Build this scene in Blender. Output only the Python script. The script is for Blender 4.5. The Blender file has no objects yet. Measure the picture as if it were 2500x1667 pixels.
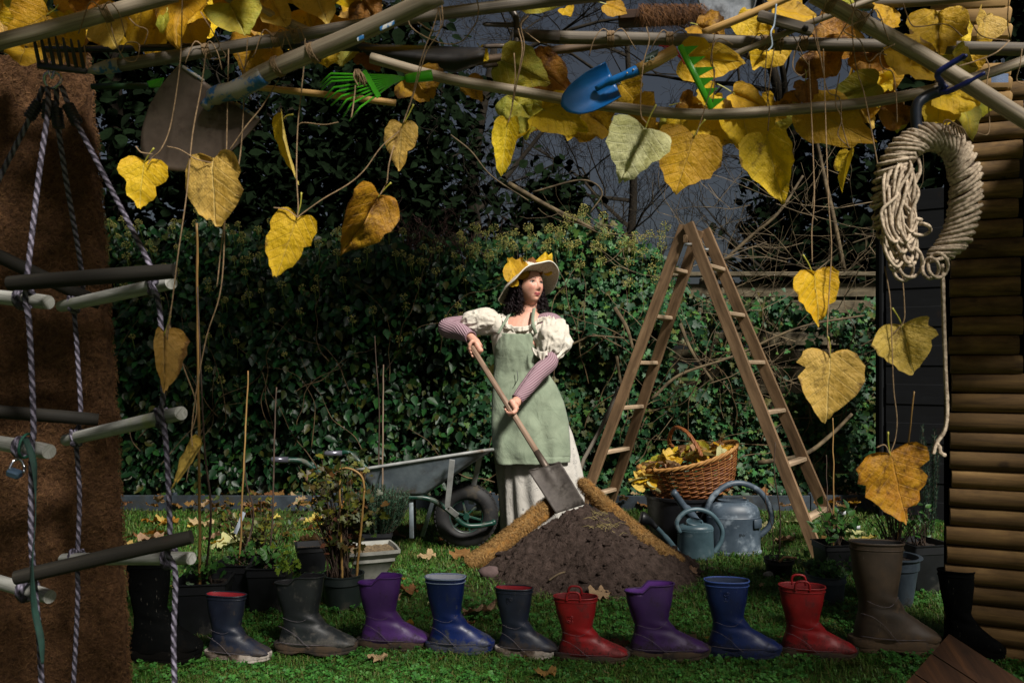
import bpy, math, random
import numpy as np
from mathutils import Vector, Matrix, noise

sc = bpy.context.scene
C = sc.collection
V = Vector
PI = math.pi
# ---------------------------------------------------------------- camera
CAMH, FPX, HOR = 1.055, 2000.0, 888.0
cam_d = bpy.data.cameras.new('camera')
cam = bpy.data.objects.new('camera', cam_d)
C.objects.link(cam)
cam.location = (0, 0, CAMH)
cam.rotation_euler = (PI / 2, 0, 0)
cam_d.sensor_width = 36.0
cam_d.lens = 36.0 * FPX / 2500.0
cam_d.shift_y = (HOR - 833.5) / 2500.0
cam_d.clip_start = 0.05
cam_d.clip_end = 500
cam_d.dof.use_dof = True
cam_d.dof.focus_distance = 4.4
cam_d.dof.aperture_fstop = 9.0
sc.camera = cam
# ---------------------------------------------------------------- light
SUN = V((0.54, -0.80, 0.98)).normalized()
world = bpy.data.worlds.new('World')
sc.world = world
world.use_nodes = True
wn, wl = world.node_tree.nodes, world.node_tree.links
bg = wn['Background']
sky = wn.new('ShaderNodeTexSky')
sky.sky_type = 'NISHITA'
sky.sun_disc = False
sky.sun_elevation = math.asin(SUN.z)
sky.sun_rotation = math.atan2(SUN.x, SUN.y)
sky.dust_density = 4.0
sky.ozone_density = 1.5
hsv = wn.new('ShaderNodeHueSaturation')
hsv.inputs['Saturation'].default_value = 0.6
wl.new(sky.outputs[0], hsv.inputs['Color'])
wl.new(hsv.outputs[0], bg.inputs[0])
bg.inputs[1].default_value = 0.012
sun_d = bpy.data.lights.new('sun', 'SUN')
sun_d.energy = 3.4
sun_d.angle = math.radians(9.0)
sun_d.color = (1.0, 0.95, 0.88)
sun = bpy.data.objects.new('sun', sun_d)
C.objects.link(sun)
sun.rotation_euler = SUN.to_track_quat('Z', 'Y').to_euler()
sc.view_settings.view_transform = 'Standard'
sc.view_settings.look = 'None'
sc.view_settings.gamma = 1.0
sc.view_settings.use_curve_mapping = False
sc.view_settings.exposure = 0.88


# ---------------------------------------------------------------- helpers
def P(px, py, d):
    return V(((px - 1250) / FPX * d, d, CAMH - (py - HOR) / FPX * d))


def gd(py):
    return CAMH * FPX / (py - HOR)


def G(px, py, z=0.0):
    d = (CAMH - z) * FPX / (py - HOR)
    return V(((px - 1250) / FPX * d, d, z))


def rnd(a, b):
    return random.uniform(a, b)


def fbm(p, o=4):
    return noise.fractal(p, 1.0, 2.0, o)


def lerp(a, b, t):
    return a + (b - a) * t


def interp(t, xs, ys):
    return float(np.interp(t, xs, ys))


def catmull(pts, n=6):
    pts = [V(p) for p in pts]
    q = [pts[0] * 2 - pts[1]] + pts + [pts[-1] * 2 - pts[-2]]
    out = []
    for i in range(1, len(q) - 2):
        p0, p1, p2, p3 = q[i - 1], q[i], q[i + 1], q[i + 2]
        for k in range(n):
            t = k / n
            out.append(0.5 * ((2 * p1) + (p2 - p0) * t + (2 * p0 - 5 * p1 + 4 * p2 - p3) * t * t + (3 * p1 - p0 - 3 * p2 + p3) * t ** 3))
    out.append(pts[-1].copy())
    return out


def origin(o):
    p = V((0, 0, 0))
    while o is not None:
        p += o.location
        o = o.parent
    return p


def tag(o, label=None, cat=None, group=None, kind=None):
    if label: o['label'] = label
    if cat: o['category'] = cat
    if group: o['group'] = group
    if kind: o['kind'] = kind
    return o


def thing(name, label, cat, loc=(0, 0, 0), group=None):
    o = bpy.data.objects.new(name, None)
    o.empty_display_size = 0.05
    C.objects.link(o)
    o.location = loc
    return tag(o, label, cat, group)


def link(name, me, mat, parent=None, loc=None):
    o = bpy.data.objects.new(name, me)
    C.objects.link(o)
    if mat is not None and not me.materials:
        me.materials.append(mat)
    if parent is not None: o.parent = parent
    if loc is not None: o.location = loc
    return o


def copy_tree(o, parent=None):
    c = o.copy()
    C.objects.link(c)
    c.parent = parent
    for ch in [x for x in bpy.data.objects if x.parent == o]:
        copy_tree(ch, c)
    return c


def np_mesh(name, verts, faces, uv=None, smooth=False):
    verts = np.asarray(verts, dtype=np.float32)
    faces = np.asarray(faces, dtype=np.int32)
    me = bpy.data.meshes.new(name)
    n, k = faces.shape
    me.vertices.add(len(verts))
    me.vertices.foreach_set('co', verts.ravel())
    me.loops.add(n * k)
    me.loops.foreach_set('vertex_index', faces.ravel())
    me.polygons.add(n)
    me.polygons.foreach_set('loop_start', np.arange(0, n * k, k, dtype=np.int32))
    me.polygons.foreach_set('loop_total', np.full(n, k, dtype=np.int32))
    me.polygons.foreach_set('use_smooth', np.full(n, smooth))
    if uv is not None:
        l = me.uv_layers.new(name='UVMap')
        l.data.foreach_set('uv', np.asarray(uv, dtype=np.float32)[faces.ravel()].ravel())
    me.update()
    return me


def scatter(T, F, pos, R, scale):
    """template verts T(k,3) faces F(m,j) put at pos(n,3) with matrices R(n,3,3) and scale(n)"""
    n, k = len(pos), len(T)
    Vt = np.einsum('nij,kj->nki', R, T) * np.asarray(scale).reshape(n, 1, 1) + np.asarray(pos).reshape(n, 1, 3)
    Ft = (np.asarray(F)[None] + (np.arange(n) * k)[:, None, None])
    return Vt.reshape(-1, 3), Ft.reshape(-1, len(F[0]))


def rots(normals, rng, spin=None):
    """matrices whose z is the normal and whose y is a spun tangent"""
    n = normals / np.linalg.norm(normals, axis=1, keepdims=True)
    N = len(n)
    a = rng.uniform(0, 2 * PI, N) if spin is None else spin
    up = np.tile(np.array([[0.0, 0.0, -1.0]]), (N, 1))
    up[np.abs(n[:, 2]) > 0.95] = [0, 1, 0]
    x = np.cross(up, n)
    x /= np.linalg.norm(x, axis=1, keepdims=True)
    y = np.cross(n, x)
    c, s = np.cos(a)[:, None], np.sin(a)[:, None]
    yy = y * c + x * s
    xx = np.cross(yy, n)
    return np.stack([xx, yy, n], axis=2)


class MB:
    def __init__(s):
        s.v, s.f, s.t = [], [], []

    def add(s, vs, fs, uv=None):
        b = len(s.v)
        s.v.extend([tuple(p) for p in vs])
        s.t.extend(uv if uv else [(p[0], p[1]) for p in vs])
        s.f.extend([tuple(b + i for i in f) for f in fs])
        return s

    def tube(s, path, r, seg=8, cap=True, closed=False, prof=None, sq=None):
        path = [V(p) for p in path]
        n = len(path)
        rr = r if isinstance(r, (list, tuple)) else [r] * n
        tg = []
        for i in range(n):
            if closed:
                t = path[(i + 1) % n] - path[i - 1]
            else:
                t = path[min(i + 1, n - 1)] - path[max(i - 1, 0)]
            tg.append(t.normalized() if t.length > 1e-9 else V((0, 0, 1)))
        u = tg[0].orthogonal().normalized()
        vs, uv, L = [], [], 0
        for i in range(n):
            if i:
                L += (path[i] - path[i - 1]).length
                u = (u - tg[i] * u.dot(tg[i]))
                u = u.normalized() if u.length > 1e-6 else tg[i].orthogonal().normalized()
            w = tg[i].cross(u)
            for j in range(seg + 1):
                a = 2 * PI * j / seg
                k = rr[i] * (prof(a, L) if prof else 1)
                vs.append(path[i] + (u * math.cos(a) + w * math.sin(a)) * k)
                uv.append((a * rr[i], L))
        fs = []
        m = seg + 1
        for i in range(n if closed else n - 1):
            for j in range(seg):
                a, b = i * m, ((i + 1) % n) * m
                fs.append((a + j, a + j + 1, b + j + 1, b + j))
        if cap and not closed:
            fs.append(tuple(range(seg - 1, -1, -1)))
            fs.append(tuple((n - 1) * m + j for j in range(seg)))
        return s.add(vs, fs, uv)

    def rope(s, path, r, pitch=None, lobes=3, seg=9):
        pitch = pitch or r * 7
        return s.tube(path, r, seg, prof=lambda a, L: 0.76 + 0.32 * abs(math.cos(lobes * a / 2 + L / pitch * PI * lobes)))

    def lathe(s, prof, c=(0, 0, 0), seg=24, ax=None, a0=0, a1=2 * PI, sx=1, sy=1):
        c = V(c)
        M = (V(ax).to_track_quat('Z', 'Y').to_matrix() if ax is not None else Matrix.Identity(3))
        vs, uv, L = [], [], 0
        for i, (r, z) in enumerate(prof):
            if i: L += math.hypot(r - prof[i - 1][0], z - prof[i - 1][1])
            for j in range(seg + 1):
                a = a0 + (a1 - a0) * j / seg
                vs.append(c + M @ V((r * math.cos(a) * sx, r * math.sin(a) * sy, z)))
                uv.append((a * 0.1, L))
        m = seg + 1
        fs = [(i * m + j, i * m + j + 1, (i + 1) * m + j + 1, (i + 1) * m + j) for i in range(len(prof) - 1) for j in range(seg)]
        return s.add(vs, fs, uv)

    def beam(s, a, b, w, h, up=(0, 0, 1), ch=0.15, bow=0):
        """chamfered bar from a to b; w across, h along up"""
        a, b = V(a), V(b)
        t = (b - a).normalized()
        up = V(up)
        x = t.cross(up)
        x = x.normalized() if x.length > 1e-6 else t.orthogonal().normalized()
        y = x.cross(t).normalized()
        c = min(w, h) * ch
        W, H = w / 2, h / 2
        o = [(W - c, -H), (W, -H + c), (W, H - c), (W - c, H), (-W + c, H), (-W, H - c), (-W, -H + c), (-W + c, -H)]
        vs, uv = [], []
        L = (b - a).length
        per = [0, .1, .5, .6, 1, 1.1, 1.5, 1.6]
        e = min(c, L * 0.2)
        for q, kk in ((0, 1 - c / max(W, H)), (e, 1), (L - e, 1), (L, 1 - c / max(W, H))):
            for i, (p, r) in enumerate(o):
                vs.append(a + t * q + x * p * kk + y * r * kk)
                uv.append((per[i] * (w + h) / 2, q))
        fs = []
        for k in range(3):
            for i in range(8):
                j = (i + 1) % 8
                fs.append((k * 8 + i, k * 8 + j, k * 8 + 8 + j, k * 8 + 8 + i))
        fs.append(tuple(range(7, -1, -1)))
        fs.append(tuple(range(24, 32)))
        return s.add(vs, fs, uv)

    def grid(s, nu, nv, fn, uvf=None, wrap=False):
        vs = [fn(i / nu, j / nv) for j in range(nv + 1) for i in range(nu + 1)]
        uv = [(uvf(i / nu, j / nv) if uvf else (i / nu, j / nv)) for j in range(nv + 1) for i in range(nu + 1)]
        m = nu + 1
        fs = [(j * m + i, j * m + i + 1, (j + 1) * m + i + 1, (j + 1) * m + i) for j in range(nv) for i in range(nu)]
        return s.add(vs, fs, uv)

    def ball(s, c, r, seg=12, rings=8, sc3=(1, 1, 1), M=None, fn=None):
        c = V(c)
        M = M or Matrix.Identity(3)

        def f(u, v):
            a, b = u * 2 * PI, v * PI
            d = V((math.sin(b) * math.cos(a), math.sin(b) * math.sin(a), math.cos(b)))
            k = r * (fn(d) if fn else 1)
            return c + M @ V((d.x * sc3[0] * k, d.y * sc3[1] * k, d.z * sc3[2] * k))
        return s.grid(seg, rings, f)

    def plate(s, pts, th, nrm):
        """flat polygon given as 3-D points, extruded by th along nrm"""
        n = V(nrm).normalized() * th / 2
        k = len(pts)
        vs = [V(p) + n for p in pts] + [V(p) - n for p in pts]
        fs = [tuple(range(k)), tuple(range(2 * k - 1, k - 1, -1))] + [(i, k + i, k + (i + 1) % k, (i + 1) % k) for i in range(k)]
        return s.add(vs, fs)

    def build(s, name, mat, parent=None, smooth=True, kind=None, sub=0, solid=0, auto=None):
        o0 = origin(parent)
        me = bpy.data.meshes.new(name)
        me.from_pydata([(p[0] - o0.x, p[1] - o0.y, p[2] - o0.z) for p in s.v], [], s.f)
        l = me.uv_layers.new(name='UVMap')
        idx = np.empty(len(me.loops), dtype=np.int32)
        me.loops.foreach_get('vertex_index', idx)
        l.data.foreach_set('uv', np.asarray(s.t, dtype=np.float32)[idx].ravel())
        me.polygons.foreach_set('use_smooth', [smooth] * len(me.polygons))
        if auto:
            me.set_sharp_from_angle(angle=math.radians(auto))
        me.update()
        o = link(name, me, mat, parent)
        if solid:
            m = o.modifiers.new('solid', 'SOLIDIFY'); m.thickness = solid; m.offset = 0
        if sub:
            m = o.modifiers.new('sub', 'SUBSURF'); m.levels = sub; m.render_levels = sub
        if kind: o['kind'] = kind
        return o

    def single(s, name, mat, label, cat, group=None, loc=None, kind=None, **k):
        """one-mesh thing with its origin at its base"""
        a = np.asarray(s.v)
        p = V(loc) if loc is not None else V((a[:, 0].mean(), a[:, 1].mean(), a[:, 2].min()))
        s.v = [(q[0] - p.x, q[1] - p.y, q[2] - p.z) for q in s.v]
        o = s.build(name, mat, None, **k)
        o.location = p
        return tag(o, label, cat, group, kind)


# ---------------------------------------------------------------- materials
def rgb(h):
    """sRGB hex to linear"""
    c = [int(h[i:i + 2], 16) / 255 for i in (0, 2, 4)]
    return tuple((x / 12.92 if x <= 0.04045 else ((x + 0.055) / 1.055) ** 2.4) for x in c) + (1,)


class NT:
    def __init__(s, name):
        s.m = bpy.data.materials.new(name)
        s.m.use_nodes = True
        s.n, s.l = s.m.node_tree.nodes, s.m.node_tree.links
        s.b = s.n['Principled BSDF']

    def node(s, t, **k):
        o = s.n.new(t)
        for a, b in k.items():
            setattr(o, a, b)
        return o

    def put(s, sock, val):
        if hasattr(val, 'is_linked') or isinstance(val, bpy.types.NodeSocket):
            s.l.new(val, sock)
        else:
            sock.default_value = val

    def math(s, op, a, b=0.5, c=None):
        o = s.node('ShaderNodeMath', operation=op)
        s.put(o.inputs[0], a); s.put(o.inputs[1], b)
        if c is not None: s.put(o.inputs[2], c)
        return o.outputs[0]

    def coord(s, kind='Object', stretch=(1, 1, 1)):
        t = s.node('ShaderNodeTexCoord')
        m = s.node('ShaderNodeMapping')
        s.l.new(t.outputs[kind], m.inputs[0])
        m.inputs['Scale'].default_value = stretch
        return m.outputs[0]

    def noise(s, co, scale, detail=5, rough=0.6, dist=0):
        o = s.node('ShaderNodeTexNoise')
        s.l.new(co, o.inputs['Vector'])
        o.inputs['Scale'].default_value = scale
        o.inputs['Detail'].default_value = detail
        o.inputs['Roughness'].default_value = rough
        o.inputs['Distortion'].default_value = dist
        return o.outputs['Fac']

    def ramp(s, fac, stops):
        o = s.node('ShaderNodeValToRGB')
        s.l.new(fac, o.inputs[0])
        e = o.color_ramp.elements
        while len(e) < len(stops): e.new(0.5)
        for q, (p, c) in zip(e, stops):
            q.position = p
            q.color = c if len(c) == 4 else tuple(c) + (1,)
        return o.outputs[0]

    def mix(s, fac, a, b, mode='MIX'):
        o = s.node('ShaderNodeMix', data_type='RGBA', blend_type=mode)
        s.put(o.inputs[0], fac); s.put(o.inputs[6], a); s.put(o.inputs[7], b)
        return o.outputs[2]

    def step(s, fac, lo, hi):
        o = s.node('ShaderNodeMapRange', interpolation_type='SMOOTHSTEP')
        s.put(o.inputs[0], fac)
        o.inputs[1].default_value = lo; o.inputs[2].default_value = hi
        return o.outputs[0]

    def bump(s, h, strength, dist=0.01, nrm=None):
        o = s.node('ShaderNodeBump')
        o.inputs['Strength'].default_value = strength
        o.inputs['Distance'].default_value = dist
        s.l.new(h, o.inputs['Height'])
        if nrm is not None: s.l.new(nrm, o.inputs['Normal'])
        s.l.new(o.outputs[0], s.b.inputs['Normal'])
        return o.outputs[0]

    def done(s, col=None, rough=0.6, spec=0.5, metal=0):
        if col is not None: s.put(s.b.inputs['Base Color'], col)
        s.put(s.b.inputs['Roughness'], rough)
        s.b.inputs['Specular IOR Level'].default_value = spec
        s.b.inputs['Metallic'].default_value = metal
        return s.m


def mat(name, c1, c2=None, scale=8, rough=0.6, bump=0.0, bd=0.004, spec=0.5, metal=0, coord='Object', stretch=(1, 1, 1),
        dirt=None, damt=0.5, dscale=5, lo=0.35, hi=0.65, vary=0, bscale=None):
    t = NT(name)
    c1 = rgb(c1) if isinstance(c1, str) else c1
    c2 = c1 if c2 is None else (rgb(c2) if isinstance(c2, str) else c2)
    co = t.coord(coord, stretch)
    n = t.noise(co, scale)
    col = t.ramp(n, [(lo, c1), (hi, c2)])
    r = rough
    if dirt:
        dm = t.step(t.noise(co, dscale, 6, 0.65), 0.62 - 0.3 * damt, 0.72 - 0.1 * damt)
        col = t.mix(dm, col, rgb(dirt))
        r = t.math('MULTIPLY_ADD', dm, 0.9 - rough, rough)
    if vary:
        oi = t.node('ShaderNodeObjectInfo')
        h = t.node('ShaderNodeHueSaturation')
        t.put(h.inputs['Value'], t.math('MULTIPLY_ADD', oi.outputs['Random'], vary * 2, 1 - vary))
        t.l.new(col, h.inputs['Color'])
        col = h.outputs[0]
    if bump:
        nb = t.noise(co, bscale, 6, 0.7) if bscale else n
        t.bump(nb, bump, bd)
    return t.done(col, r, spec, metal)


def wood(name, c1, c2, c3, rough=0.7, along=3, across=90, stain=0.5, bump=0.35, vary=0.12, coord='UV', green=None):
    """grain runs along v"""
    t = NT(name)
    co = t.coord(coord, (across, along, along))
    g = t.noise(co, 1.0, 6, 0.65, 0.4)
    co2 = t.coord('Object')
    big = t.noise(co2, 6, 4)
    col = t.ramp(g, [(0.3, rgb(c1)), (0.52, rgb(c2)), (0.72, rgb(c3))])
    col = t.mix(t.math('MULTIPLY', t.step(big, 0.5, 0.75), stain), col, rgb(c1))
    cr = t.step(t.noise(t.coord(coord, (across * .45, along * .55, along)), 1.0, 3, .6, .2), .66, .7)
    col = t.mix(t.math('MULTIPLY', cr, .55), col, rgb('1c140c'))
    vo = t.node('ShaderNodeTexVoronoi'); t.l.new(t.coord(coord, (across * .22, along * 2.4, 1)), vo.inputs['Vector']); vo.inputs['Scale'].default_value = 1
    kn = t.math('MULTIPLY', t.step(vo.outputs['Distance'], .17, .07), t.step(t.noise(co2, 5, 2), .5, .56))
    col = t.mix(t.math('MULTIPLY', kn, .7), col, rgb('24170c'))
    if green:
        gm = t.step(t.noise(co2, 4.5, 3), 0.56, 0.7)
        col = t.mix(t.math('MULTIPLY', gm, 0.7), col, rgb(green))
    oi = t.node('ShaderNodeObjectInfo')
    h = t.node('ShaderNodeHueSaturation')
    t.put(h.inputs['Value'], t.math('MULTIPLY_ADD', oi.outputs['Random'], vary * 2, 1 - vary))
    t.l.new(col, h.inputs['Color'])
    t.bump(g, bump, 0.003)
    return t.done(h.outputs[0], rough, 0.3)


def foliage(name, cols, rough=0.45, spec=0.5, trans=0.25, bump=0.0, patch=None):
    """leaf cards: one tint for each island"""
    t = NT(name)
    g = t.node('ShaderNodeNewGeometry')
    st = [(i / max(1, len(cols) - 1), rgb(c)) for i, c in enumerate(cols)]
    col = t.ramp(g.outputs['Random Per Island'], st)
    n = t.noise(t.coord('Object'), 40, 3)
    col = t.mix(t.math('MULTIPLY', t.step(n, 0.4, 0.7), 0.35), col, rgb('1a2a10'), 'MULTIPLY')
    if patch:
        pm = t.step(t.noise(t.coord('Object'), patch[1], 4, .65), .5, .72)
        col = t.mix(t.math('MULTIPLY', pm, patch[2]), col, rgb(patch[0]))
    t.done(col, rough, spec)
    if trans:
        tr = t.node('ShaderNodeBsdfTranslucent')
        t.l.new(col, tr.inputs[0])
        mx = t.node('ShaderNodeMixShader')
        mx.inputs[0].default_value = trans
        t.l.new(t.b.outputs[0], mx.inputs[1]); t.l.new(tr.outputs[0], mx.inputs[2])
        t.l.new(mx.outputs[0], t.n['Material Output'].inputs[0])
    return t.m


def leafmat(name, base, alt, spot='5a3a12', spotamt=0.35, vein='c9a850', under='c9c28a', trans=0.3, edge=0.3):
    """autumn leaf: u,v run over the blade, veins fan from the stalk"""
    t = NT(name)
    uvn = t.node('ShaderNodeTexCoord')
    sp = t.node('ShaderNodeSeparateXYZ')
    t.l.new(uvn.outputs['UV'], sp.inputs[0])
    x = t.math('SUBTRACT', sp.outputs[0], 0.5)
    ax = t.math('ABSOLUTE', x, 0)
    y = sp.outputs[1]
    co = t.coord('Object')
    n1 = t.noise(co, 14, 5)
    n2 = t.noise(co, 70, 5, 0.7)
    col = t.ramp(n1, [(0.32, rgb(base)), (0.68, rgb(alt))])
    # veins
    mid = t.step(ax, 0.016, 0.004)
    lat = t.math('FRACT', t.math('MULTIPLY', t.math('SUBTRACT', y, t.math('MULTIPLY', ax, 0.75)), 6.0), 0)
    lat = t.step(t.math('ABSOLUTE', t.math('SUBTRACT', lat, 0.5), 0), 0.06, 0.0)
    fine = t.math('FRACT', t.math('MULTIPLY', t.math('ADD', y, t.math('MULTIPLY', ax, 1.3)), 17.0), 0)
    fine = t.math('MULTIPLY', t.step(t.math('ABSOLUTE', t.math('SUBTRACT', fine, 0.5), 0), 0.12, 0.0), 0.3)
    vv = t.math('MAXIMUM', t.math('MAXIMUM', mid, t.math('MULTIPLY', lat, 0.7)), fine)
    col = t.mix(t.math('MULTIPLY', vv, 0.55), col, rgb(vein))
    # brown blotches and specks, heavier at the margin
    e = t.math('MULTIPLY', t.step(t.math('ADD', t.math('MULTIPLY', ax, 1.6), t.math('MULTIPLY', y, 0.45)), 0.75, 1.15), edge)
    sm = t.step(t.math('ADD', t.noise(co, 26, 5, 0.7), e), 0.70 - 0.3 * spotamt, 0.84 - 0.2 * spotamt)
    col = t.mix(t.math('MULTIPLY', sm, 0.85), col, rgb(spot))
    col = t.mix(t.math('MULTIPLY', t.step(n2, 0.64, 0.72), 0.6), col, rgb('3a2410'))
    g = t.node('ShaderNodeNewGeometry')
    col = t.mix(t.math('MULTIPLY', g.outputs['Backfacing'], 0.45), col, rgb(under))
    oi = t.node('ShaderNodeObjectInfo')
    h = t.node('ShaderNodeHueSaturation')
    t.put(h.inputs['Value'], t.math('MULTIPLY_ADD', oi.outputs['Random'], 0.4, 0.8))
    t.put(h.inputs['Hue'], t.math('MULTIPLY_ADD', oi.outputs['Random'], 0.03, 0.485))
    t.l.new(col, h.inputs['Color'])
    col = h.outputs[0]
    t.bump(t.math('ADD', t.math('ADD', t.math('MULTIPLY', vv, -0.5), n2), t.math('MULTIPLY', t.noise(co, 34, 4), 1.6)), 0.8, 0.004)
    t.done(col, 0.55, 0.35)
    tr = t.node('ShaderNodeBsdfTranslucent')
    t.l.new(col, tr.inputs[0])
    mx = t.node('ShaderNodeMixShader')
    mx.inputs[0].default_value = trans
    t.l.new(t.b.outputs[0], mx.inputs[1]); t.l.new(tr.outputs[0], mx.inputs[2])
    t.l.new(mx.outputs[0], t.n['Material Output'].inputs[0])
    return t.m


random.seed(7)
RNG = np.random.default_rng(11)
# ================================================================ SETTING
# ---- ground sheet
t = NT('lawn soil')
co = t.coord('Object')
n1 = t.noise(co, 3.5, 6, 0.65)
n2 = t.noise(co, 60, 5, 0.7)
col = t.ramp(n1, [(0.35, rgb('2c3a16')), (0.6, rgb('3c4e1e'))])
col = t.mix(t.step(n2, 0.5, 0.75), col, rgb('2a2212'))
t.bump(n2, 0.8, 0.02)
M_lawn = t.done(col, 0.9, 0.2)
mb = MB()
mb.grid(60, 60, lambda u, v: V(((u - 0.5) * 120, v * 120 - 50, 0)))
o = mb.build('lawn', M_lawn, smooth=True)
o['kind'] = 'structure'
# ---- bed of bare earth under the hedge
M_bed = mat('hedge bed earth', '2a1d12', '46331f', 25, 0.95, 0.9, 0.02, 0.2)
mb = MB()
mb.grid(120, 24, lambda u, v: V((-4 + u * 7.5, 5.93 + v * 1.2, 0.02 + 0.03 * v + 0.02 * fbm(V((u * 40, v * 7, 3))))))
o = mb.build('hedge_bed', M_bed)
o['kind'] = 'structure'


def mound_h(x, y):
    """height of the soil heap, world x,y"""
    cx, cy = 0.385, 4.22
    dx, dy = (x - cx) / (0.56 if x < cx else .62), (y - cy) / 0.62
    r = math.sqrt(dx * dx + dy * dy)
    r *= 1 + 0.07 * noise.noise(V((math.atan2(dy, dx) * 1.3, 0, 5)))
    if r > 1.25: return -0.05
    base = 0.355 * max(0, 1 - r) ** 1.12 + 0.03 * math.exp(-((r - 0.75) / 0.3) ** 2)
    p = V((x * 7, y * 7, 1))
    h = base + 0.03 * fbm(V((x * 3.1, y * 3.1, 8)), 2) * min(1, max(0, 1.15 - r) * 2) + 0.02 * fbm(p, 3) + 0.026 * abs(fbm(p * 2.6, 3)) + 0.015 * fbm(p * 8, 3)
    return h - 0.02 - max(0, r - 0.9) * 0.18


# ---- grass: blades laid thicker where they show larger
def grass():
    rng = np.random.default_rng(3)
    n = 150000
    py = rng.uniform(1236, 1720, n)
    d = CAMH * FPX / (py - HOR)
    px = rng.uniform(-150, 2650, n)
    x = (px - 1250) / FPX * d
    n2 = 22000
    x = np.concatenate([x, rng.uniform(-4.5, 4.5, n2)]); d = np.concatenate([d, rng.uniform(1.2, 5.9, n2)])
    ang_ = np.arctan2(d - 4.22, x - .385)
    keep = ~((((x - 0.385) / 0.55) ** 2 + ((d - 4.22) / 0.57) ** 2) < 1.0 + .16 * np.sin(ang_ * 5 + 1) * np.sin(ang_ * 3) + rng.normal(0, .06, len(x)))
    keep &= d < 5.88
    bare = np.array([noise.noise(V((a * 1.7, b * 1.7, 21))) for a, b in zip(x, d)])
    keep &= ~((bare > .32) & (rng.uniform(0, 1, len(x)) < .7))
    x, d = x[keep], d[keep]
    n = len(x)
    clump = np.array([noise.noise(V((a * 2.6, b * 2.6, 0))) for a, b in zip(x, d)])
    h = rng.uniform(0.018, 0.042, n) * (1 + 0.55 * clump)
    w = rng.uniform(0.0012, 0.0024, n) * np.clip(d / 3.2, 0.8, 2)
    a = rng.uniform(0, 2 * PI, n)
    lean = rng.uniform(0.2, 1.25, n)
    dx, dy = np.cos(a), np.sin(a)
    b = np.stack([x, d, np.zeros(n)], 1)
    side = np.stack([-dy, dx, np.zeros(n)], 1) * w[:, None]
    up = np.stack([dx * lean * h * 0.45, dy * lean * h * 0.45, h * 0.62], 1)
    tip = np.stack([dx * lean * h * 1.35, dy * lean * h * 1.35, h * (1 - 0.28 * lean)], 1)
    Vv = np.stack([b - side, b + side, b + up + side * 0.8, b + up - side * 0.8, b + tip], 1).reshape(-1, 3)
    i = (np.arange(n) * 5)[:, None]
    F = np.concatenate([i + np.array([[0, 1, 2]]), i + np.array([[0, 2, 3]]), i + np.array([[3, 2, 4]])])
    m = foliage('grass blades', ['2a5018', '3a6820', '487a28', '305a1a', '588238', '6a7038', '5a4c2c'], 0.55, 0.3, 0.3, patch=('5a5a2a', 2.2, .6))
    o = link('grass', np_mesh('grass', Vv, F), m)
    tag(o, 'short green lawn grass with clover round the boots', 'grass', kind='stuff')
    # clover and small weeds among the grass
    n = 9000
    py = rng.uniform(1390, 1690, n); d = CAMH * FPX / (py - HOR)
    x = (rng.uniform(-100, 2600, n) - 1250) / FPX * d
    cl = np.array([noise.noise(V((a * 3.4, b * 3.4, 9))) for a, b in zip(x, d)])
    keep = (cl > -0.22) & ~((((x - 0.375) / 0.62) ** 2 + ((d - 4.22) / 0.62) ** 2) < 1.0)
    x, d = x[keep], d[keep]
    n = len(x)
    T, F = [], []
    for k in range(3):
        a = k * 2 * PI / 3
        c = (math.cos(a) * 0.55, math.sin(a) * 0.55)
        base = len(T)
        T.append((0, 0, 0))
        for j in range(6):
            b = a - 1.25 + j * 0.5
            r = 0.62 if j not in (2, 3) else 0.56
            T.append((c[0] + math.cos(b) * r, c[1] + math.sin(b) * r, 0.18))
        for j in range(1, 6): F.append((base, base + j, base + j + 1))
    nr = np.stack([rng.normal(0, 0.3, n), rng.normal(-0.25, 0.3, n), np.ones(n)], 1)
    pos = np.stack([x, d, rng.uniform(0.012, 0.035, n)], 1)
    Vv, Ff = scatter(np.array(T), np.array(F), pos, rots(nr, rng), rng.uniform(0.006, 0.0125, n))
    m = foliage('clover leaves', ['285a20', '346a28', '407830', '4c8238', '285020'], 0.55, 0.3, 0.3, patch=('4a5a24', 3, .5))
    o = link('clover', np_mesh('clover', Vv, Ff), m)
    tag(o, 'low clover and weeds growing through the lawn', 'clover', kind='stuff')


grass()
# ---- grey-blue edging boards along the bed, with butt joints
M_edge = mat('edging board', '20272e', '333d46', 12, 0.6, 0.3, 0.003, dirt='2a2a22', damt=0.4)
ed = thing('lawn_edging', 'low blue-grey edging boards between lawn and hedge', 'edging', (0, 5.9, 0))
x = -3.6
while x < 3.2:
    L = 1.15
    MB().beam((x, 5.9 + rnd(-.006, .006), 0.045), (x + L - 0.006, 5.9 + rnd(-.006, .006), 0.045 + rnd(-.004, .004)), 0.022, 0.13).build('edging_board', M_edge, ed, auto=40)
    MB().beam((x + 0.01, 5.93, 0.0), (x + 0.01, 5.93, 0.125), 0.03, 0.03).build('peg', M_edge, ed, auto=40)
    x += L

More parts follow.
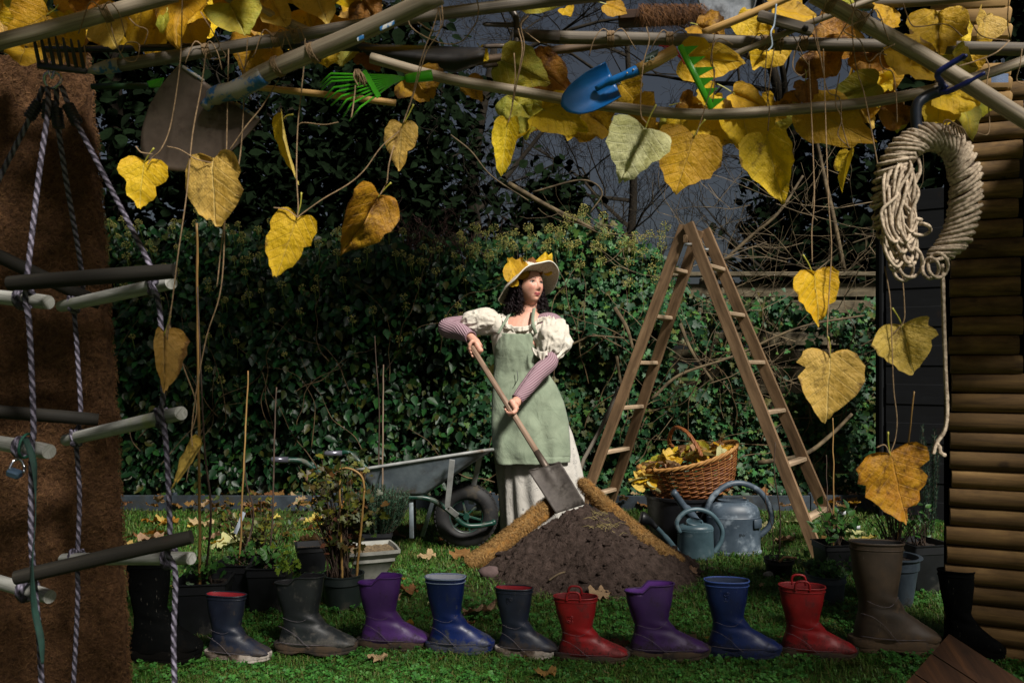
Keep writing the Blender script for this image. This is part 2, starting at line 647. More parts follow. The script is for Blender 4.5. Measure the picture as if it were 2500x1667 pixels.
# ================================================================ FENCE, HEDGES
M_fence = wood('weathered fence', '322c22', '665c48', '8a7f68', 0.85, 4, 60, 0.5)
fe = thing('slat_fence', 'weathered pale horizontal slat fence behind the ivy', 'fence', (1.3, 6.55, 0))
for k in range(13):
    z = 0.1 + k * 0.128
    MB().beam((0.45, 6.55, z), (3.1, 6.5, z + rnd(-.008, .008)), 0.02, 0.104 + rnd(-.006, .006)).build('slat', M_fence, fe, auto=40)
for xx in (0.6, 1.55, 2.5):
    MB().beam((xx, 6.6, 0), (xx, 6.6, 1.75), 0.07, 0.07, (0, 1, 0)).build('post', M_fence, fe, auto=40)
MB().beam((0.45, 6.5, 1.76), (3.1, 6.46, 1.76), 0.09, 0.035).build('top_rail', M_fence, fe, auto=40)
MB().beam((1.36, 6.47, 0.1), (1.66, 6.45, 1.65), 0.03, 0.05, (0, 1, 0)).build('brace', M_fence, fe, auto=40)

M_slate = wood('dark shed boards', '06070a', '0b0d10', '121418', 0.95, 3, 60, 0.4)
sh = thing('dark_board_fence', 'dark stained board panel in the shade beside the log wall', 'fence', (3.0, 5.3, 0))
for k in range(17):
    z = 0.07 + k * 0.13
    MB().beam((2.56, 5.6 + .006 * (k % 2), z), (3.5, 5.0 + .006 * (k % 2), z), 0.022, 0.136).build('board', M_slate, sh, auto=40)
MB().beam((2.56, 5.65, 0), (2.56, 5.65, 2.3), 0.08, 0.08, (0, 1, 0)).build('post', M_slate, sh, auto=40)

# leaf templates: stalk at origin, tip along +y, normal +z
OVAL = np.array([(0, 0, 0), (-.26, .2, .04), (-.33, .45, .05), (-.2, .75, 0), (0, 1.05, -.1), (.2, .75, 0), (.33, .45, .05), (.26, .2, .04), (0, .5, -.04)])
OVALF = np.array([(8, i, i + 1) for i in range(0, 7)] + [(8, 7, 0)])
IVY = np.array([(0, 0, 0), (-.3, -.12, .05), (-.5, .2, .03), (-.24, .38, .06), (-.34, .68, .0), (-.13, .66, .04), (0, 1.0, -.08), (.13, .66, .04), (.34, .68, 0), (.24, .38, .06), (.5, .2, .03), (.3, -.12, .05), (0, .35, -.03)])
IVYF = np.array([(12, i, i + 1) for i in range(0, 11)] + [(12, 11, 0)])


def hedge_y(x, z):
    """depth of the hedge face"""
    b = 6.24 + 0.2 * noise.noise(V((x * 0.9, z * 1.3, 2))) + 0.16 * noise.noise(V((x * 2.6, z * 2.6, 7)))
    return b + 0.16 * max(0, z - 1.4) - 0.05 * max(0, 0.4 - z)


def hedge_top(x):
    t = interp(x, [-4, -3, -2, -1.2, -0.5, 0.1, 0.5, 1.1, 1.5, 2.2, 3.2], [2.2, 2.15, 2.1, 2.05, 2.0, 2.02, 2.12, 1.98, 1.55, 1.5, 1.5])
    return t + 0.12 * noise.noise(V((x * 2.2, 0, 4)))


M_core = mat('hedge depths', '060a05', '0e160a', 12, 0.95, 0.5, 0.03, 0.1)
M_glossy = foliage('glossy hedge leaves', ['0d2410', '14321a', '1b4322', '0f2a14', '23512a', '2d5a26', '16381c', '0b1f0e', '3c5a22', '12301a', '4a4a1c', '1a3c1e'], 0.42, 0.32, 0.12)
M_ivy = foliage('ivy leaves', ['12301a', '1a4022', '244f2a', '183c22', '35663a', '44783a', '275634', '547430', '163820', '5a5424', '264c26'], 0.52, 0.28, 0.15)


def hedge(name, label, x0, x1, n, T, F, m, s0, s1, seed, thin=None, edge=None):
    rng = np.random.default_rng(seed)
    root = thing(name, label, 'hedge', ((x0 + x1) / 2, 6.3, 0))
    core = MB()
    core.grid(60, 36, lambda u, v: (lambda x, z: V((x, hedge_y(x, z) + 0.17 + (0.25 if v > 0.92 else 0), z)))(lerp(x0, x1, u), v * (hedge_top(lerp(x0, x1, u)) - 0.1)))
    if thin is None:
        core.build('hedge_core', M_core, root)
    pos, nr = [], []
    while len(pos) < n:
        x = rng.uniform(x0, x1); tp = hedge_top(x)
        z = tp * rng.uniform(0, 1) ** 0.92 + rng.normal(0, 0.04)
        if thin and rng.uniform() < thin(x, z): continue
        clump = noise.noise(V((x * 5, z * 5, 3)))
        if clump < -0.35 and rng.uniform() < 0.75: continue
        y = hedge_y(x, z) + rng.uniform(-0.09, 0.16) - 0.05 * clump
        pos.append((x, y, max(0.05, z)))
        nr.append((rng.normal(0, 0.5), -1.0 + rng.normal(0, 0.35), 0.55 + rng.normal(0, 0.5)))
    pos, nr = np.array(pos), np.array(nr)
    spin = rng.normal(0, 0.7, n)
    R = rots(nr, rng, spin)
    sz = s0 * .8 + (s1 * 1.12 - s0 * .8) * rng.uniform(0, 1, n) ** 1.6
    # the leaves that show largest are pieces of their own
    big = np.argsort(-(sz * 10 - pos[:, 1] * 1.2))[:140]
    me = np_mesh('leaf', T, F, smooth=True)
    me.materials.append(m)
    o0 = origin(root)
    for i in big:
        o = bpy.data.objects.new('leaf', me)
        C.objects.link(o)
        o.parent = root
        M4 = Matrix([list(R[i][k] * sz[i] * 1.08) + [pos[i][k] - o0[k]] for k in range(3)] + [[0, 0, 0, 1]])
        o.matrix_local = M4
    rest = np.setdiff1d(np.arange(n), big)
    Vv, Ff = scatter(T, F, pos[rest] - np.array(o0)[None], R[rest], sz[rest])
    o = link('foliage', np_mesh('foliage', Vv, Ff, smooth=True), m, root)
    o['kind'] = 'stuff'
    return root


def thin_right(x, z):
    # bare patches where the fence shows through
    k = 0.12
    for cx, cz, rx, rz in ((1.18, 1.2, .22, .17), (1.42, 1.02, .2, .14), (2.15, 1.15, .35, .2), (2.1, .95, .25, .12), (1.95, .82, .16, .1), (1.75, 1.28, .2, .1)):
        if ((x - cx) / rx) ** 2 + ((z - cz) / rz) ** 2 < 1: k = 0.93
    return k


H1 = hedge('evergreen_hedge', 'tall dark glossy evergreen hedge left of the person', -3.9, -0.25, 14500, OVAL, OVALF, M_glossy, 0.04, 0.088, 21)
H2 = hedge('ivy_hedge', 'ivy-covered hedge rising behind the person', -0.35, 1.2, 9000, IVY, IVYF, M_ivy, 0.035, 0.075, 22)
H3 = hedge('ivy_on_fence', 'thinner ivy creeping over the pale slat fence', 1.1, 3.0, 6500, IVY, IVYF, M_ivy, 0.035, 0.072, 23, thin_right)

# woody runners climbing over the hedge face
def runners(root, x0, x1, n, m, seed):
    rg = random.Random(seed)
    for k in range(n):
        x, z = rg.uniform(x0, x1), rg.uniform(.1, 1.2)
        pts, a = [], rg.uniform(.6, 2.5)
        for q in range(9):
            pts.append(V((x, hedge_y(x, z) - .1 - rg.uniform(0, .05), z)))
            a += rg.uniform(-.5, .5)
            x += math.cos(a) * .1; z += abs(math.sin(a)) * .11
        pp = catmull(pts, 3)
        MB().tube(pp, [.0045 * (1 - .7 * i / len(pp)) for i in range(len(pp))], 5).build('runner', m, root)


M_run = mat('brown runners', '3a2c1c', '6a5638', 16, .8)
runners(H1, -3.3, -.4, 26, M_run, 3)
runners(H2, -.3, 1.1, 20, M_run, 4)
runners(H3, 1.2, 2.5, 18, M_run, 5)

# umbels of ivy flower: a stalk, spokes and a ball of small fruits
M_umb = foliage('ivy flower heads', ['8a8648', 'b0a85c', '9a8a58', 'c0b868', '7a7640'], 0.7, 0.2, 0)
M_stalk = mat('flower stalks', '5b6a2c', '7b8a3c', 10, 0.6)


def umbel_cluster(root, spots):
    tb = MB(); balls = []
    for (x, z, r, off) in spots:
        y = hedge_y(x, z) - off
        c = V((x, y, z))
        tb.tube([c + V((rnd(-.03, .03), 0.08, -0.14)), c + V((0, .03, -0.06)), c], 0.0028, 4)
        for k in range(34):
            a, b = rnd(0, 2 * PI), math.acos(rnd(-0.75, 1))
            d = V((math.sin(b) * math.cos(a), math.sin(b) * math.sin(a), math.cos(b))) * r * rnd(0.85, 1.05)
            balls.append(tuple(c + d))
            if k % 2: tb.tube([c, c + d], 0.0009, 3, cap=False)
    tb.build('flower_stalk', M_stalk, root)
    OCT = np.array([(1, 0, 0), (-1, 0, 0), (0, 1, 0), (0, -1, 0), (0, 0, 1), (0, 0, -1)], float)
    OF = np.array([(0, 2, 4), (2, 1, 4), (1, 3, 4), (3, 0, 4), (2, 0, 5), (1, 2, 5), (3, 1, 5), (0, 3, 5)])
    b = np.array(balls) - np.array(origin(root))[None]
    R = np.tile(np.eye(3)[None], (len(b), 1, 1))
    Vv, Ff = scatter(OCT, OF, b, R, RNG.uniform(0.0036, 0.0058, len(b)))
    o = link('flower_heads', np_mesh('flower_heads', Vv, Ff), M_umb, root)
    o['kind'] = 'stuff'


sp1 = []
for k in range(130):
    x = rnd(-3.4, -0.3)
    z = hedge_top(x) - abs(random.gauss(0, 0.4)) + 0.06
    sp1.append((x, max(z, 0.7), rnd(0.02, 0.034), rnd(0.08, 0.15)))
umbel_cluster(H1, sp1)
sp2 = []
for k in range(60):
    x = rnd(-0.3, 1.15)
    z = hedge_top(x) - abs(random.gauss(0, 0.2)) + 0.1
    sp2.append((x, z, rnd(0.028, 0.045), rnd(0.08, 0.18)))
for (px, py) in ((1480, 560), (1462, 600), (1475, 630), (1560, 570), (1580, 610), (1640, 540), (1625, 565), (1370, 560), (1375, 545), (1420, 640), (1540, 690), (1600, 650), (1610, 680), (1508, 655)):
    q = P(px, py, 5.95)
    sp2.append((q.x, q.z, 0.042, 0.24))
umbel_cluster(H2, sp2)

# ================================================================ TREES
M_bark = mat('dark winter bark', '15120e', '2a241a', 20, 0.9, 0.5, 0.01, 0.2)
M_barkp = mat('pale shrub stems', '3a3022', '6e5f46', 14, 0.8, 0.4, 0.004, 0.3)
M_ever = foliage('dark evergreen foliage', ['0a1208', '0f1a0c', '131f10', '0c150a'], 0.95, 0.04, 0.0)


def branches(mb, p, d, L, r, lev, rng, curl=0.25, kids=(3, 6), up=0.1, seg=4):
    n = 5 if lev < 2 else 4
    pts, q = [p.copy()], p.copy()
    dd = d.normalized()
    for i in range(n):
        dd = (dd + V((rng.uniform(-curl, curl), rng.uniform(-curl, curl), rng.uniform(-curl, curl) + up * 0.3))).normalized()
        q = q + dd * (L / n)
        pts.append(q.copy())
    mb.tube(pts, [max(0.002, r * (1 - 0.62 * i / n)) for i in range(n + 1)], max(3, seg), cap=False)
    if lev == 0: return
    for k in range(rng.randint(*kids)):
        i = rng.randint(1, n)
        b = pts[i]
        t = (pts[i] - pts[i - 1]).normalized()
        o = V((rng.uniform(-1, 1), rng.uniform(-1, 1), rng.uniform(-0.5, 0.9)))
        nd = (t * rng.uniform(0.5, 1.0) + o.normalized() * rng.uniform(0.5, 0.9)).normalized()
        branches(mb, b, nd, L * rng.uniform(0.42, 0.7), r * (1 - 0.6 * i / n) * rng.uniform(0.4, 0.65), lev - 1, rng, curl * 1.15, kids, up, max(3, seg - 1))


def bare_tree(label, base, trunk_pts, r, seed, lev=4, L=1.7, nl=9, kids=(3, 5), grp='bare trees behind the hedge'):
    rng = random.Random(seed)
    root = thing('bare_tree', label, 'tree', base, grp)
    tp = catmull([V(base) + V(p) for p in trunk_pts], 5)
    tr = MB().tube(tp, [r * (1 - 0.75 * i / len(tp)) for i in range(len(tp))], 8)
    tr.build('trunk', M_bark, root)
    mb = MB()
    for k in range(nl):
        i = int(len(tp) * (0.25 + 0.72 * k / nl))
        i = min(i, len(tp) - 1)
        a = rng.uniform(0, 2 * PI)
        branches(mb, tp[i], V((math.cos(a), 0.5 * math.sin(a), rng.uniform(0.15, 0.8))), L * rng.uniform(0.7, 1.1), r * 0.45 * (1 - 0.5 * k / nl), lev - 1, rng, 0.28, kids)
    mb.build('crown', M_bark, root)
    return root


bare_tree('bare tree with dark trunk left of the ladder top', (-0.35, 9.2, 0), [(0, 0, 0), (.1, 0, 1.6), (-.1, 0, 3.0), (.15, 0, 4.6)], 0.13, 5, 5, 2.1, 10)
bare_tree('bare tree with spreading twigs behind the ladder top', (1.5, 10.8, 0), [(0, 0, 0), (-.1, 0, 1.6), (.1, 0, 3.2), (.0, 0, 5.6)], 0.1, 8, 5, 2.2, 11)
bare_tree('leaning bare tree behind the hanging rope coil', (3.75, 8.6, 0), [(0, 0, 0), (-.15, 0, 1.4), (-.45, 0, 2.4), (-.95, 0, 3.9), (-1.2, 0, 5)], 0.12, 12, 5, 1.9, 12)
bare_tree('thin bare tree standing in front of the dark evergreens', (-2.5, 8.8, 0), [(0, 0, 0), (.1, 0, 1.6), (-.05, 0, 3.0), (.1, 0, 4.4)], 0.09, 17, 4, 1.8, 9)


def evergreen(label, base, h, rx, n, seed, z0=0.8, grp='dark evergreens behind the hedge', size=0.12):
    rng = np.random.default_rng(seed)
    root = thing('evergreen_tree', label, 'tree', base, grp)
    b = V(base)
    MB().tube([b, b + V((.05, 0, h * .5)), b + V((0, 0, h * .95))], [0.16, 0.1, 0.02], 7).build('trunk', M_bark, root)
    lb = MB()
    pos, nr = [], []
    cl = []
    for k in range(60):
        z = z0 + (h - z0) * rng.uniform(0, 1) ** 0.9
        rr = rx * (0.35 + 0.75 * math.sin(PI * min(1, (z / h) * 0.9 + 0.12))) * rng.uniform(0.3, 1)
        a = rng.uniform(0, 2 * PI)
        c = V((math.cos(a) * rr, math.sin(a) * rr, z))
        cl.append(c)
        if k % 3 == 0: lb.tube([b + V((0, 0, z * 0.85)), b + c], [0.03, 0.008], 4)
    for k in range(n):
        c = cl[rng.integers(0, 60)]
        o = rng.normal(0, 0.26, 3) * (rx / 1.3)
        pos.append((c.x + o[0], c.y + o[1], max(0.1, c.z + o[2])))
        nr.append((rng.normal(0, .6), -0.4 + rng.normal(0, .6), 0.7 + rng.normal(0, .5)))
    lb.build('limbs', M_bark, root)
    Vv, Ff = scatter(OVAL, OVALF, np.array(pos), rots(np.array(nr), rng), rng.uniform(size * .6, size * 1.2, n))
    o = link('crown', np_mesh('crown', Vv, Ff), M_ever, root)
    return root


evergreen('tall black evergreen at the far left above the hedge', (-4.0, 8.2, 0), 5.6, 1.6, 9000, 31, size=.15)
evergreen('broad black evergreen behind the big hanging spade', (-2.6, 9.4, 0), 6.2, 1.9, 10000, 32, size=.16)
evergreen('dark evergreen behind the green fan rake', (-1.35, 8.6, 0), 4.6, 1.25, 7500, 33, size=.13)
evergreen('dark evergreen behind the rope coil', (4.5, 7.8, 0), 4.8, 1.4, 7500, 34, size=.15)
evergreen('dark evergreen behind the brambles right of the ladder', (3.1, 8.3, 0), 3.3, .95, 5200, 36, .4, size=.12)
evergreen('low dark shrubby evergreen behind the ivy hedge', (0.35, 8.0, 0), 2.7, 0.8, 2400, 35, 0.4)
# an unseen tree, added so its crown shades the left part of the hedge
ot = thing('added_shade_tree', 'unseen tree added to shade the left part of the hedge', 'tree', (3.6, 2.5, 0))
b_ = V((3.6, 2.5, 0))
MB().tube(catmull([b_, b_ + V((-.1, 0, 2.5)), b_ + V((-.7, -.1, 4.6)), b_ + V((-1.5, -.1, 6.0)), b_ + V((-2.9, -.1, 6.5))], 6), [.2 * (1 - .8 * i / 24) for i in range(25)], 8).build('trunk', M_bark, ot)
rg = np.random.default_rng(77)
cl_ = np.concatenate([np.array([(.4, 2.45, 6.3)]) + rg.uniform(-1, 1, (30, 3)) * np.array([[1.75, .42, .3]]), np.array([(-.1, 1.85, 6.2)]) + rg.uniform(-1, 1, (14, 3)) * np.array([[1.0, .3, .3]])])
n_ = 3900
pos = cl_[rg.integers(0, 44, n_)] + rg.normal(0, .2, (n_, 3))
Vv, Ff = scatter(OVAL, OVALF, pos - np.array([[3.6, 2.5, 0]]), rots(rg.normal(0, .6, (n_, 3)) + np.array([[.3, -.3, .8]]), rg), rg.uniform(.1, .2, n_))
link('crown', np_mesh('crown', Vv, Ff), M_ever, ot)
mb = MB()
for c in cl_[::2]: mb.tube([b_ + V((-1.6, -.3, 5.9)), V(c)], [.04, .01], 4)
mb.build('limbs', M_bark, ot)

# brown dead shrub mass above the hedge, left of the hat
rng = random.Random(91)
mb = MB()
for k in range(34):
    q = P(rnd(960, 1180), rnd(640, 680), 6.3)
    branches(mb, q, V((rng.uniform(-.6, .6), rng.uniform(-.4, .1), 1)), rng.uniform(.2, .42), 0.006, 2, rng, 0.35, (2, 4))
M_dead = mat('dead reddish twigs', '2a1a16', '4a3028', 20, 0.9)
mb.single('dead_shrub', M_dead, 'reddish brown tangle of dead twigs above the hedge left of the hat', 'shrub', kind=None)

# brambles: long arching stems over the fence on the right
br = thing('bramble_thicket', 'tangle of pale bare bramble stems above the slat fence', 'bramble', (1.9, 6.2, 1.2))
mb = MB()
rng = random.Random(55)
for k in range(52):
    a = P(rng.uniform(1690, 2150), rng.uniform(480, 960), rng.uniform(5.9, 6.4))
    ang = rng.gauss(0.45, 0.6) + (PI if rng.random() < 0.4 else 0)
    d = V((math.cos(ang), rng.uniform(-.25, .2), math.sin(ang) * 0.8))
    branches(mb, a, d, rng.uniform(0.4, 1.1), rng.uniform(0.002, 0.0062), 2, rng, 0.3, (1, 4), 0.25)
mb.build('stem', M_barkp, br)
for pts, d, r in (([(1240, 448), (1330, 500), (1400, 535), (1455, 563)], 6.3, .022), ([(1590, 975), (1660, 915), (1790, 870), (1950, 800), (2110, 770)], 5.75, .013),
                  ([(1330, 870), (1420, 830), (1450, 820), (1540, 828), (1560, 840)], 5.85, .009), ([(1660, 790), (1690, 860), (1740, 930)], 5.9, .014), ([(1500, 750), (1530, 800), (1545, 850)], 5.9, .016),
                  ([(1850, 1130), (1960, 1110), (2030, 1060), (2080, 1010)], 5.5, .018), ([(1765, 640), (1830, 580), (1900, 520), (1960, 430)], 6.3, .016), ([(2060, 660), (2032, 520), (2005, 400), (1985, 290), (1990, 180)], 6.9, .022),
                  ([(1100, 330), (1150, 370), (1200, 430), (1290, 490)], 6.6, .008), ([(1505, 870), (1515, 930), (1530, 980)], 5.85, .012), ([(1300, 470), (1420, 440), (1470, 470), (1440, 520)], 6.4, .009)):
    pp = catmull([P(x, y, d + rnd(-.05, .05)) for x, y in pts], 6)
    MB().tube(pp, [r * (1 - 0.4 * i / len(pp)) for i in range(len(pp))], 6).build('branch', M_barkp, br)
# ================================================================ ARBOUR SIDES
M_coir = mat('coir matting', '3e2a1b', '664830', 60, 0.95, 1.0, 0.012, 0.15, bscale=130)
M_fib = foliage('coir fibres', ['432d1c', '60432a', '785838', '503722', '6c4d33'], 0.8, 0.2, 0)


def fibres(root, surf, n, L, rng, name='fibres', mt=None, w=0.0006, lift=0.012, gens=None):
    """curved hairs lying on surf(u,v)->(point, normal)"""
    Vv, Ff = [], []
    o0 = origin(root)
    for k in range(n):
        p, nn = surf(rng.uniform(0, 1), rng.uniform(0, 1))
        t = nn.orthogonal().normalized()
        t = Matrix.Rotation(rng.uniform(0, 2 * PI), 3, nn) @ t
        b = nn.cross(t)
        l = L * rng.uniform(0.5, 1.4)
        c = rng.uniform(-0.8, 0.8)
        h = lift * rng.uniform(0.1, 1)
        p0 = p - o0
        q = [p0 - t * l * .5, p0 + nn * h + b * c * l * .25, p0 + t * l * .5 + nn * h * rng.uniform(-.3, 1.2)]
        i = len(Vv)
        ww = w * rng.uniform(0.7, 1.6)
        for x in q: Vv += [x - b * ww, x + b * ww]
        Ff += [(i, i + 1, i + 3, i + 2), (i + 2, i + 3, i + 5, i + 4)]
    o = link(name, np_mesh(name, [tuple(x) for x in Vv], Ff), mt or M_fib, root)
    o['kind'] = 'stuff'
    return o


rng = random.Random(4)


def mat_slab(name, label, f_right, y0, y1, dd, lx, n, top=None):
    """hanging coir mat; f_right(py) gives its right edge in the photograph at depth dd"""
    root = thing(name, label, 'coir mat', P(100, 1660, dd))

    def surf(u, v, off=0):
        py = lerp(top(u) if top else y0, y1, v)
        px = lerp(lx, f_right(py), u)
        bul = 0.03 * math.sin(u * PI) + 0.03 * fbm(V((u * 3, v * 4, dd * 7)), 3) - 0.05 * max(0, u - 0.9) * 10 * (u - 0.9)
        return P(px, py, dd - bul + off + 0.05 * max(0, (u - .93) / .07) ** 2)
    mb = MB()
    mb.grid(36, 60, lambda u, v: surf(u, v))
    mb.grid(36, 60, lambda u, v: surf(1 - u, v, 0.045 - 0.05 * max(0, ((1 - u) - .93) / .07) ** 2))
    mb.build('matting', M_coir, root)

    def sn(u, v):
        p = surf(u, v)
        a, b = surf(min(1, u + .01), v) - p, surf(u, min(1, v + .01)) - p
        if a.length < 1e-6 or b.length < 1e-6: return p, V((0, -1, 0))
        m = a.cross(b).normalized()
        return p, (m if m.y < 0 else -m)
    fibres(root, sn, int(n * 1.6), 0.02, rng, lift=0.009, w=.0004)
    fibres(root, lambda u, v: (surf(1, v), V((1, -0.3, 0)).normalized()), 900, 0.02, rng, name='edge_fibres', lift=0.01)
    return root


fr = lambda py: interp(py, [100, 140, 600, 1000, 1560, 1800], [212, 216, 258, 285, 312, 322]) + 9 * noise.noise(V((py * .016, 0, 0))) + 4 * noise.noise(V((py * .06, 0, 0)))
mat_slab('coir_mat', 'tall brown coir mat hanging behind the rope ladder', fr, 135, 1080, 2.42, -260, 8500)
mat_slab('coir_mat', 'lower coir mat standing at the foot of the rope ladder', fr, 1010, 1810, 2.34, -260, 7500, top=lambda u: interp(u, [0, .5, .62, .8, .93, 1], [1080, 1052, 1040, 1022, 1010, 1014]) + 4 * noise.noise(V((u * 9, 1, 0))))

# ---- log wall on the right: round-faced logs, each its own piece
M_log = wood('log wall', '3a2a17', '644c2c', '82673e', 0.85, 3, 40, 0.6, 0.5, 0.28)
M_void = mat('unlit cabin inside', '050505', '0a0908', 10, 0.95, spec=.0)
lw = thing('log_wall', 'wall of round brown logs at the right edge', 'log wall', P(2400, 1605, 2.85))
n = 30
pitch = 0.0683
for k in range(n):
    z = -0.005 + pitch * (k + 0.5) + rnd(-.002, .002)
    pyl = HOR - (z - CAMH) / 2.95 * FPX
    xl = 2308 + rnd(-6, 6) + (4 if pyl > 1300 else 14)
    a = P(xl, pyl, 2.95)
    long = z < 1.02
    # the wall comes towards the camera to the right
    b = a + (V((0.62, -0.27, 0)) if long else V((0.2, -0.087, 0))) * (1.0 + rnd(-.02, .02))
    tl = (b - a).normalized()
    nrm = V((tl.y, -tl.x, 0)); nrm = nrm if nrm.y < 0 else -nrm
    mb = MB()
    sec = []
    for j in range(9):
        an = -PI / 2 + PI * j / 8
        sec.append((math.cos(an) * 0.026, math.sin(an) * pitch * 0.497))
    sec += [(-0.03, pitch * 0.46), (-0.03, -pitch * 0.46)]
    vs, uv = [], []
    for i in range(13):
        p = a.lerp(b, i / 12)
        rr = 1 + 0.12 * noise.noise(V((i * .45, k * 3.1, 0)))
        e = 0.82 if i in (0, 12) else 1
        for (q, h) in sec:
            vs.append(p + nrm * q * rr * e + V((0, 0, h * (0.94 if i in (0, 12) else 1))))
            uv.append((h + q + k * .37, i / 12 * 0.5))
    m = len(sec)
    fs = [(i * m + j, i * m + (j + 1) % m, (i + 1) * m + (j + 1) % m, (i + 1) * m + j) for i in range(12) for j in range(m)]
    fs += [tuple(range(m - 1, -1, -1)), tuple(12 * m + j for j in range(m))]
    mb.add(vs, fs, uv)
    mb.build('log', M_log, lw, auto=50)
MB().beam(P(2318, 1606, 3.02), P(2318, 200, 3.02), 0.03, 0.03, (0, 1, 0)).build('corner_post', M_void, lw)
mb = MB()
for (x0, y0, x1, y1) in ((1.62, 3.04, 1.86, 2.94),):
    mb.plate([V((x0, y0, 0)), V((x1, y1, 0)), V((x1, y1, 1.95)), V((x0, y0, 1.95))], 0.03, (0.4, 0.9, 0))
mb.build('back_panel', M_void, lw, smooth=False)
# upper planks under the roof of poles, nearer and paler
M_plank = wood('pale roof planks', '6b4f2e', '9a7b4c', 'b89a68', 0.75, 3, 40, 0.4, 0.4, 0.15)
up = thing('plank_bundle', 'pale planks stacked under the pole roof at upper right', 'planks', P(2380, 270, 2.5))
for (x0, x1, yl, yr, h) in ((2275, 2465, 14, 4, 36), (2270, 2468, 48, 38, 38), (2262, 2470, 84, 78, 34), (2290, 2468, 178, 172, 32), (2282, 2470, 210, 205, 32), (2285, 2470, 243, 240, 30), (2296, 2472, 262, 258, 18)):
    a, b = P(x0, yl, 2.5), P(x1, yr, 2.38)
    MB().beam(a, b, 0.03, h / FPX * 2.44, ch=.2).build('plank', M_plank, up, auto=40)

# ---- tilted dark boards at lower right
M_dboard = wood('dark brown boards', '22140a', '3a2414', '54361e', 0.7, 3, 40, 0.4)
dbs = thing('tilted_boards', 'dark brown boards leaning at the lower right corner', 'boards', P(2400, 1660, 2.3))
for k in range(4):
    x, y = 2320 - 43 * k, 1552 + 49 * k
    q = [P(x, y, 2.5 - .03 * k), P(x + 330, y + 215, 2.1 - .03 * k), P(x + 288, y + 262, 2.08 - .03 * k), P(x - 41, y + 47, 2.48 - .03 * k)]
    nn = (q[1] - q[0]).cross(q[3] - q[0])
    MB().plate(q, .022, nn).build('board', M_dboard, dbs, smooth=False)
# eave planks added out of view to shade the upper logs
ev = thing('added_shade_planks', 'plank eave added out of view to shade the log wall', 'sunshade', (2.2, 2.4, 2.0))
for k in range(5):
    y = 2.1 + k * .132
    MB().beam((1.86, y, 2.02), (2.8, y - .1, 2.02), .125, .022).build('plank', M_plank, ev, auto=40)
for x in (1.95, 2.6):
    MB().beam((x, 2.0, 1.985), (x, 2.6, 1.985), .045, .045).build('rafter', M_plank, ev, auto=40)

# ================================================================ POLE ROOF AND TOOLS
M_pole = wood('pale worn handle', '564a3e', '8a7e6c', 'aea28e', 0.6, 2.5, 120, 0.35, 0.2, 0.1)
M_pole2 = wood('grey weathered handle', '3c3630', '6a6258', '8a8072', 0.65, 2.5, 120, 0.4, 0.25, 0.1)
M_cane = wood('yellow new handle', '8a6a3c', 'b8935a', 'd0ae78', 0.5, 2.5, 120, 0.3, 0.15, 0.08)
M_steel = mat('dull tool steel', '3a3633', '5a544d', 14, 0.45, 0.3, 0.002, 0.5, 0.7, dirt='4a3a2c', damt=0.5)
M_blk = mat('black painted metal', '0e0e10', '1b1b1e', 10, 0.45, 0.2, 0.002, dirt='2c241c', damt=0.35)
M_twine = mat('jute twine', '6b573e', '93795a', 120, 0.9, 0.5, 0.001)
M_gplas = mat('bright green plastic', '3fae1c', '58c82a', 6, 0.35, 0, dirt='3a6a1a', damt=0.1)
M_bluep = mat('blue enamelled steel', '05508c', '0a66ad', 10, 0.35, 0.15, 0.002, dirt='0a2a44', damt=0.3)
M_redt = mat('red twine', '9a1018', 'c01822', 30, 0.6)
# blue paint that flakes off grey steel
t = NT('flaking blue paint')
fl = t.step(t.noise(t.coord('Object'), 38, 5, 0.7), 0.5, 0.56)
M_flake = t.done(t.mix(fl, rgb('8f8a80'), rgb('2c5f92')), 0.55, 0.4)


def pole(label, pts, r, d, m, name='wooden_handle', cat='pole', seg=12, lash=()):
    """long handle through photo points at depths d (scalar or list); lashings of twine are its parts"""
    ds = d if isinstance(d, (list, tuple)) else [d] * len(pts)
    path = [P(x, y, q) for (x, y), q in zip(pts, ds)]
    path = catmull(path, 8) if len(path) > 2 else [path[0].lerp(path[1], k / 12) for k in range(13)]
    root = thing(name, label, cat, path[0])
    MB().tube(path, [r * (1 + 0.035 * noise.noise(V((i * .5, r * 999, 0)))) for i in range(len(path))], seg).build('shaft', m, root)
    for f in lash:
        i = f * (len(path) - 1)
        k = int(i)
        k = min(k, len(path) - 2)
        c = path[k].lerp(path[k + 1], i - k)
        tg = (path[k + 1] - path[k]).normalized()
        u = tg.orthogonal().normalized(); w = tg.cross(u)
        pts2 = [c + tg * (q / 60 - .5) * 0.018 + (u * math.cos(q * .52) + w * math.sin(q * .52)) * (r + 0.0016) for q in range(61)]
        tw = MB().tube(pts2, 0.0015, 5)
        for s in (-1, 1):
            e = c + V((0, -r - .002, 0))
            x = rnd(.02, .05)
            tw.tube(catmull([e, e + V((s * x * .5, -.01, .012)), e + V((s * x, -.008, -.01 - rnd(0, .03))), e + V((s * x * 1.25, 0, -.03 - rnd(0, .03)))], 4), 0.0013, 5)
        tw.build('lashing', M_twine, root)
    return root


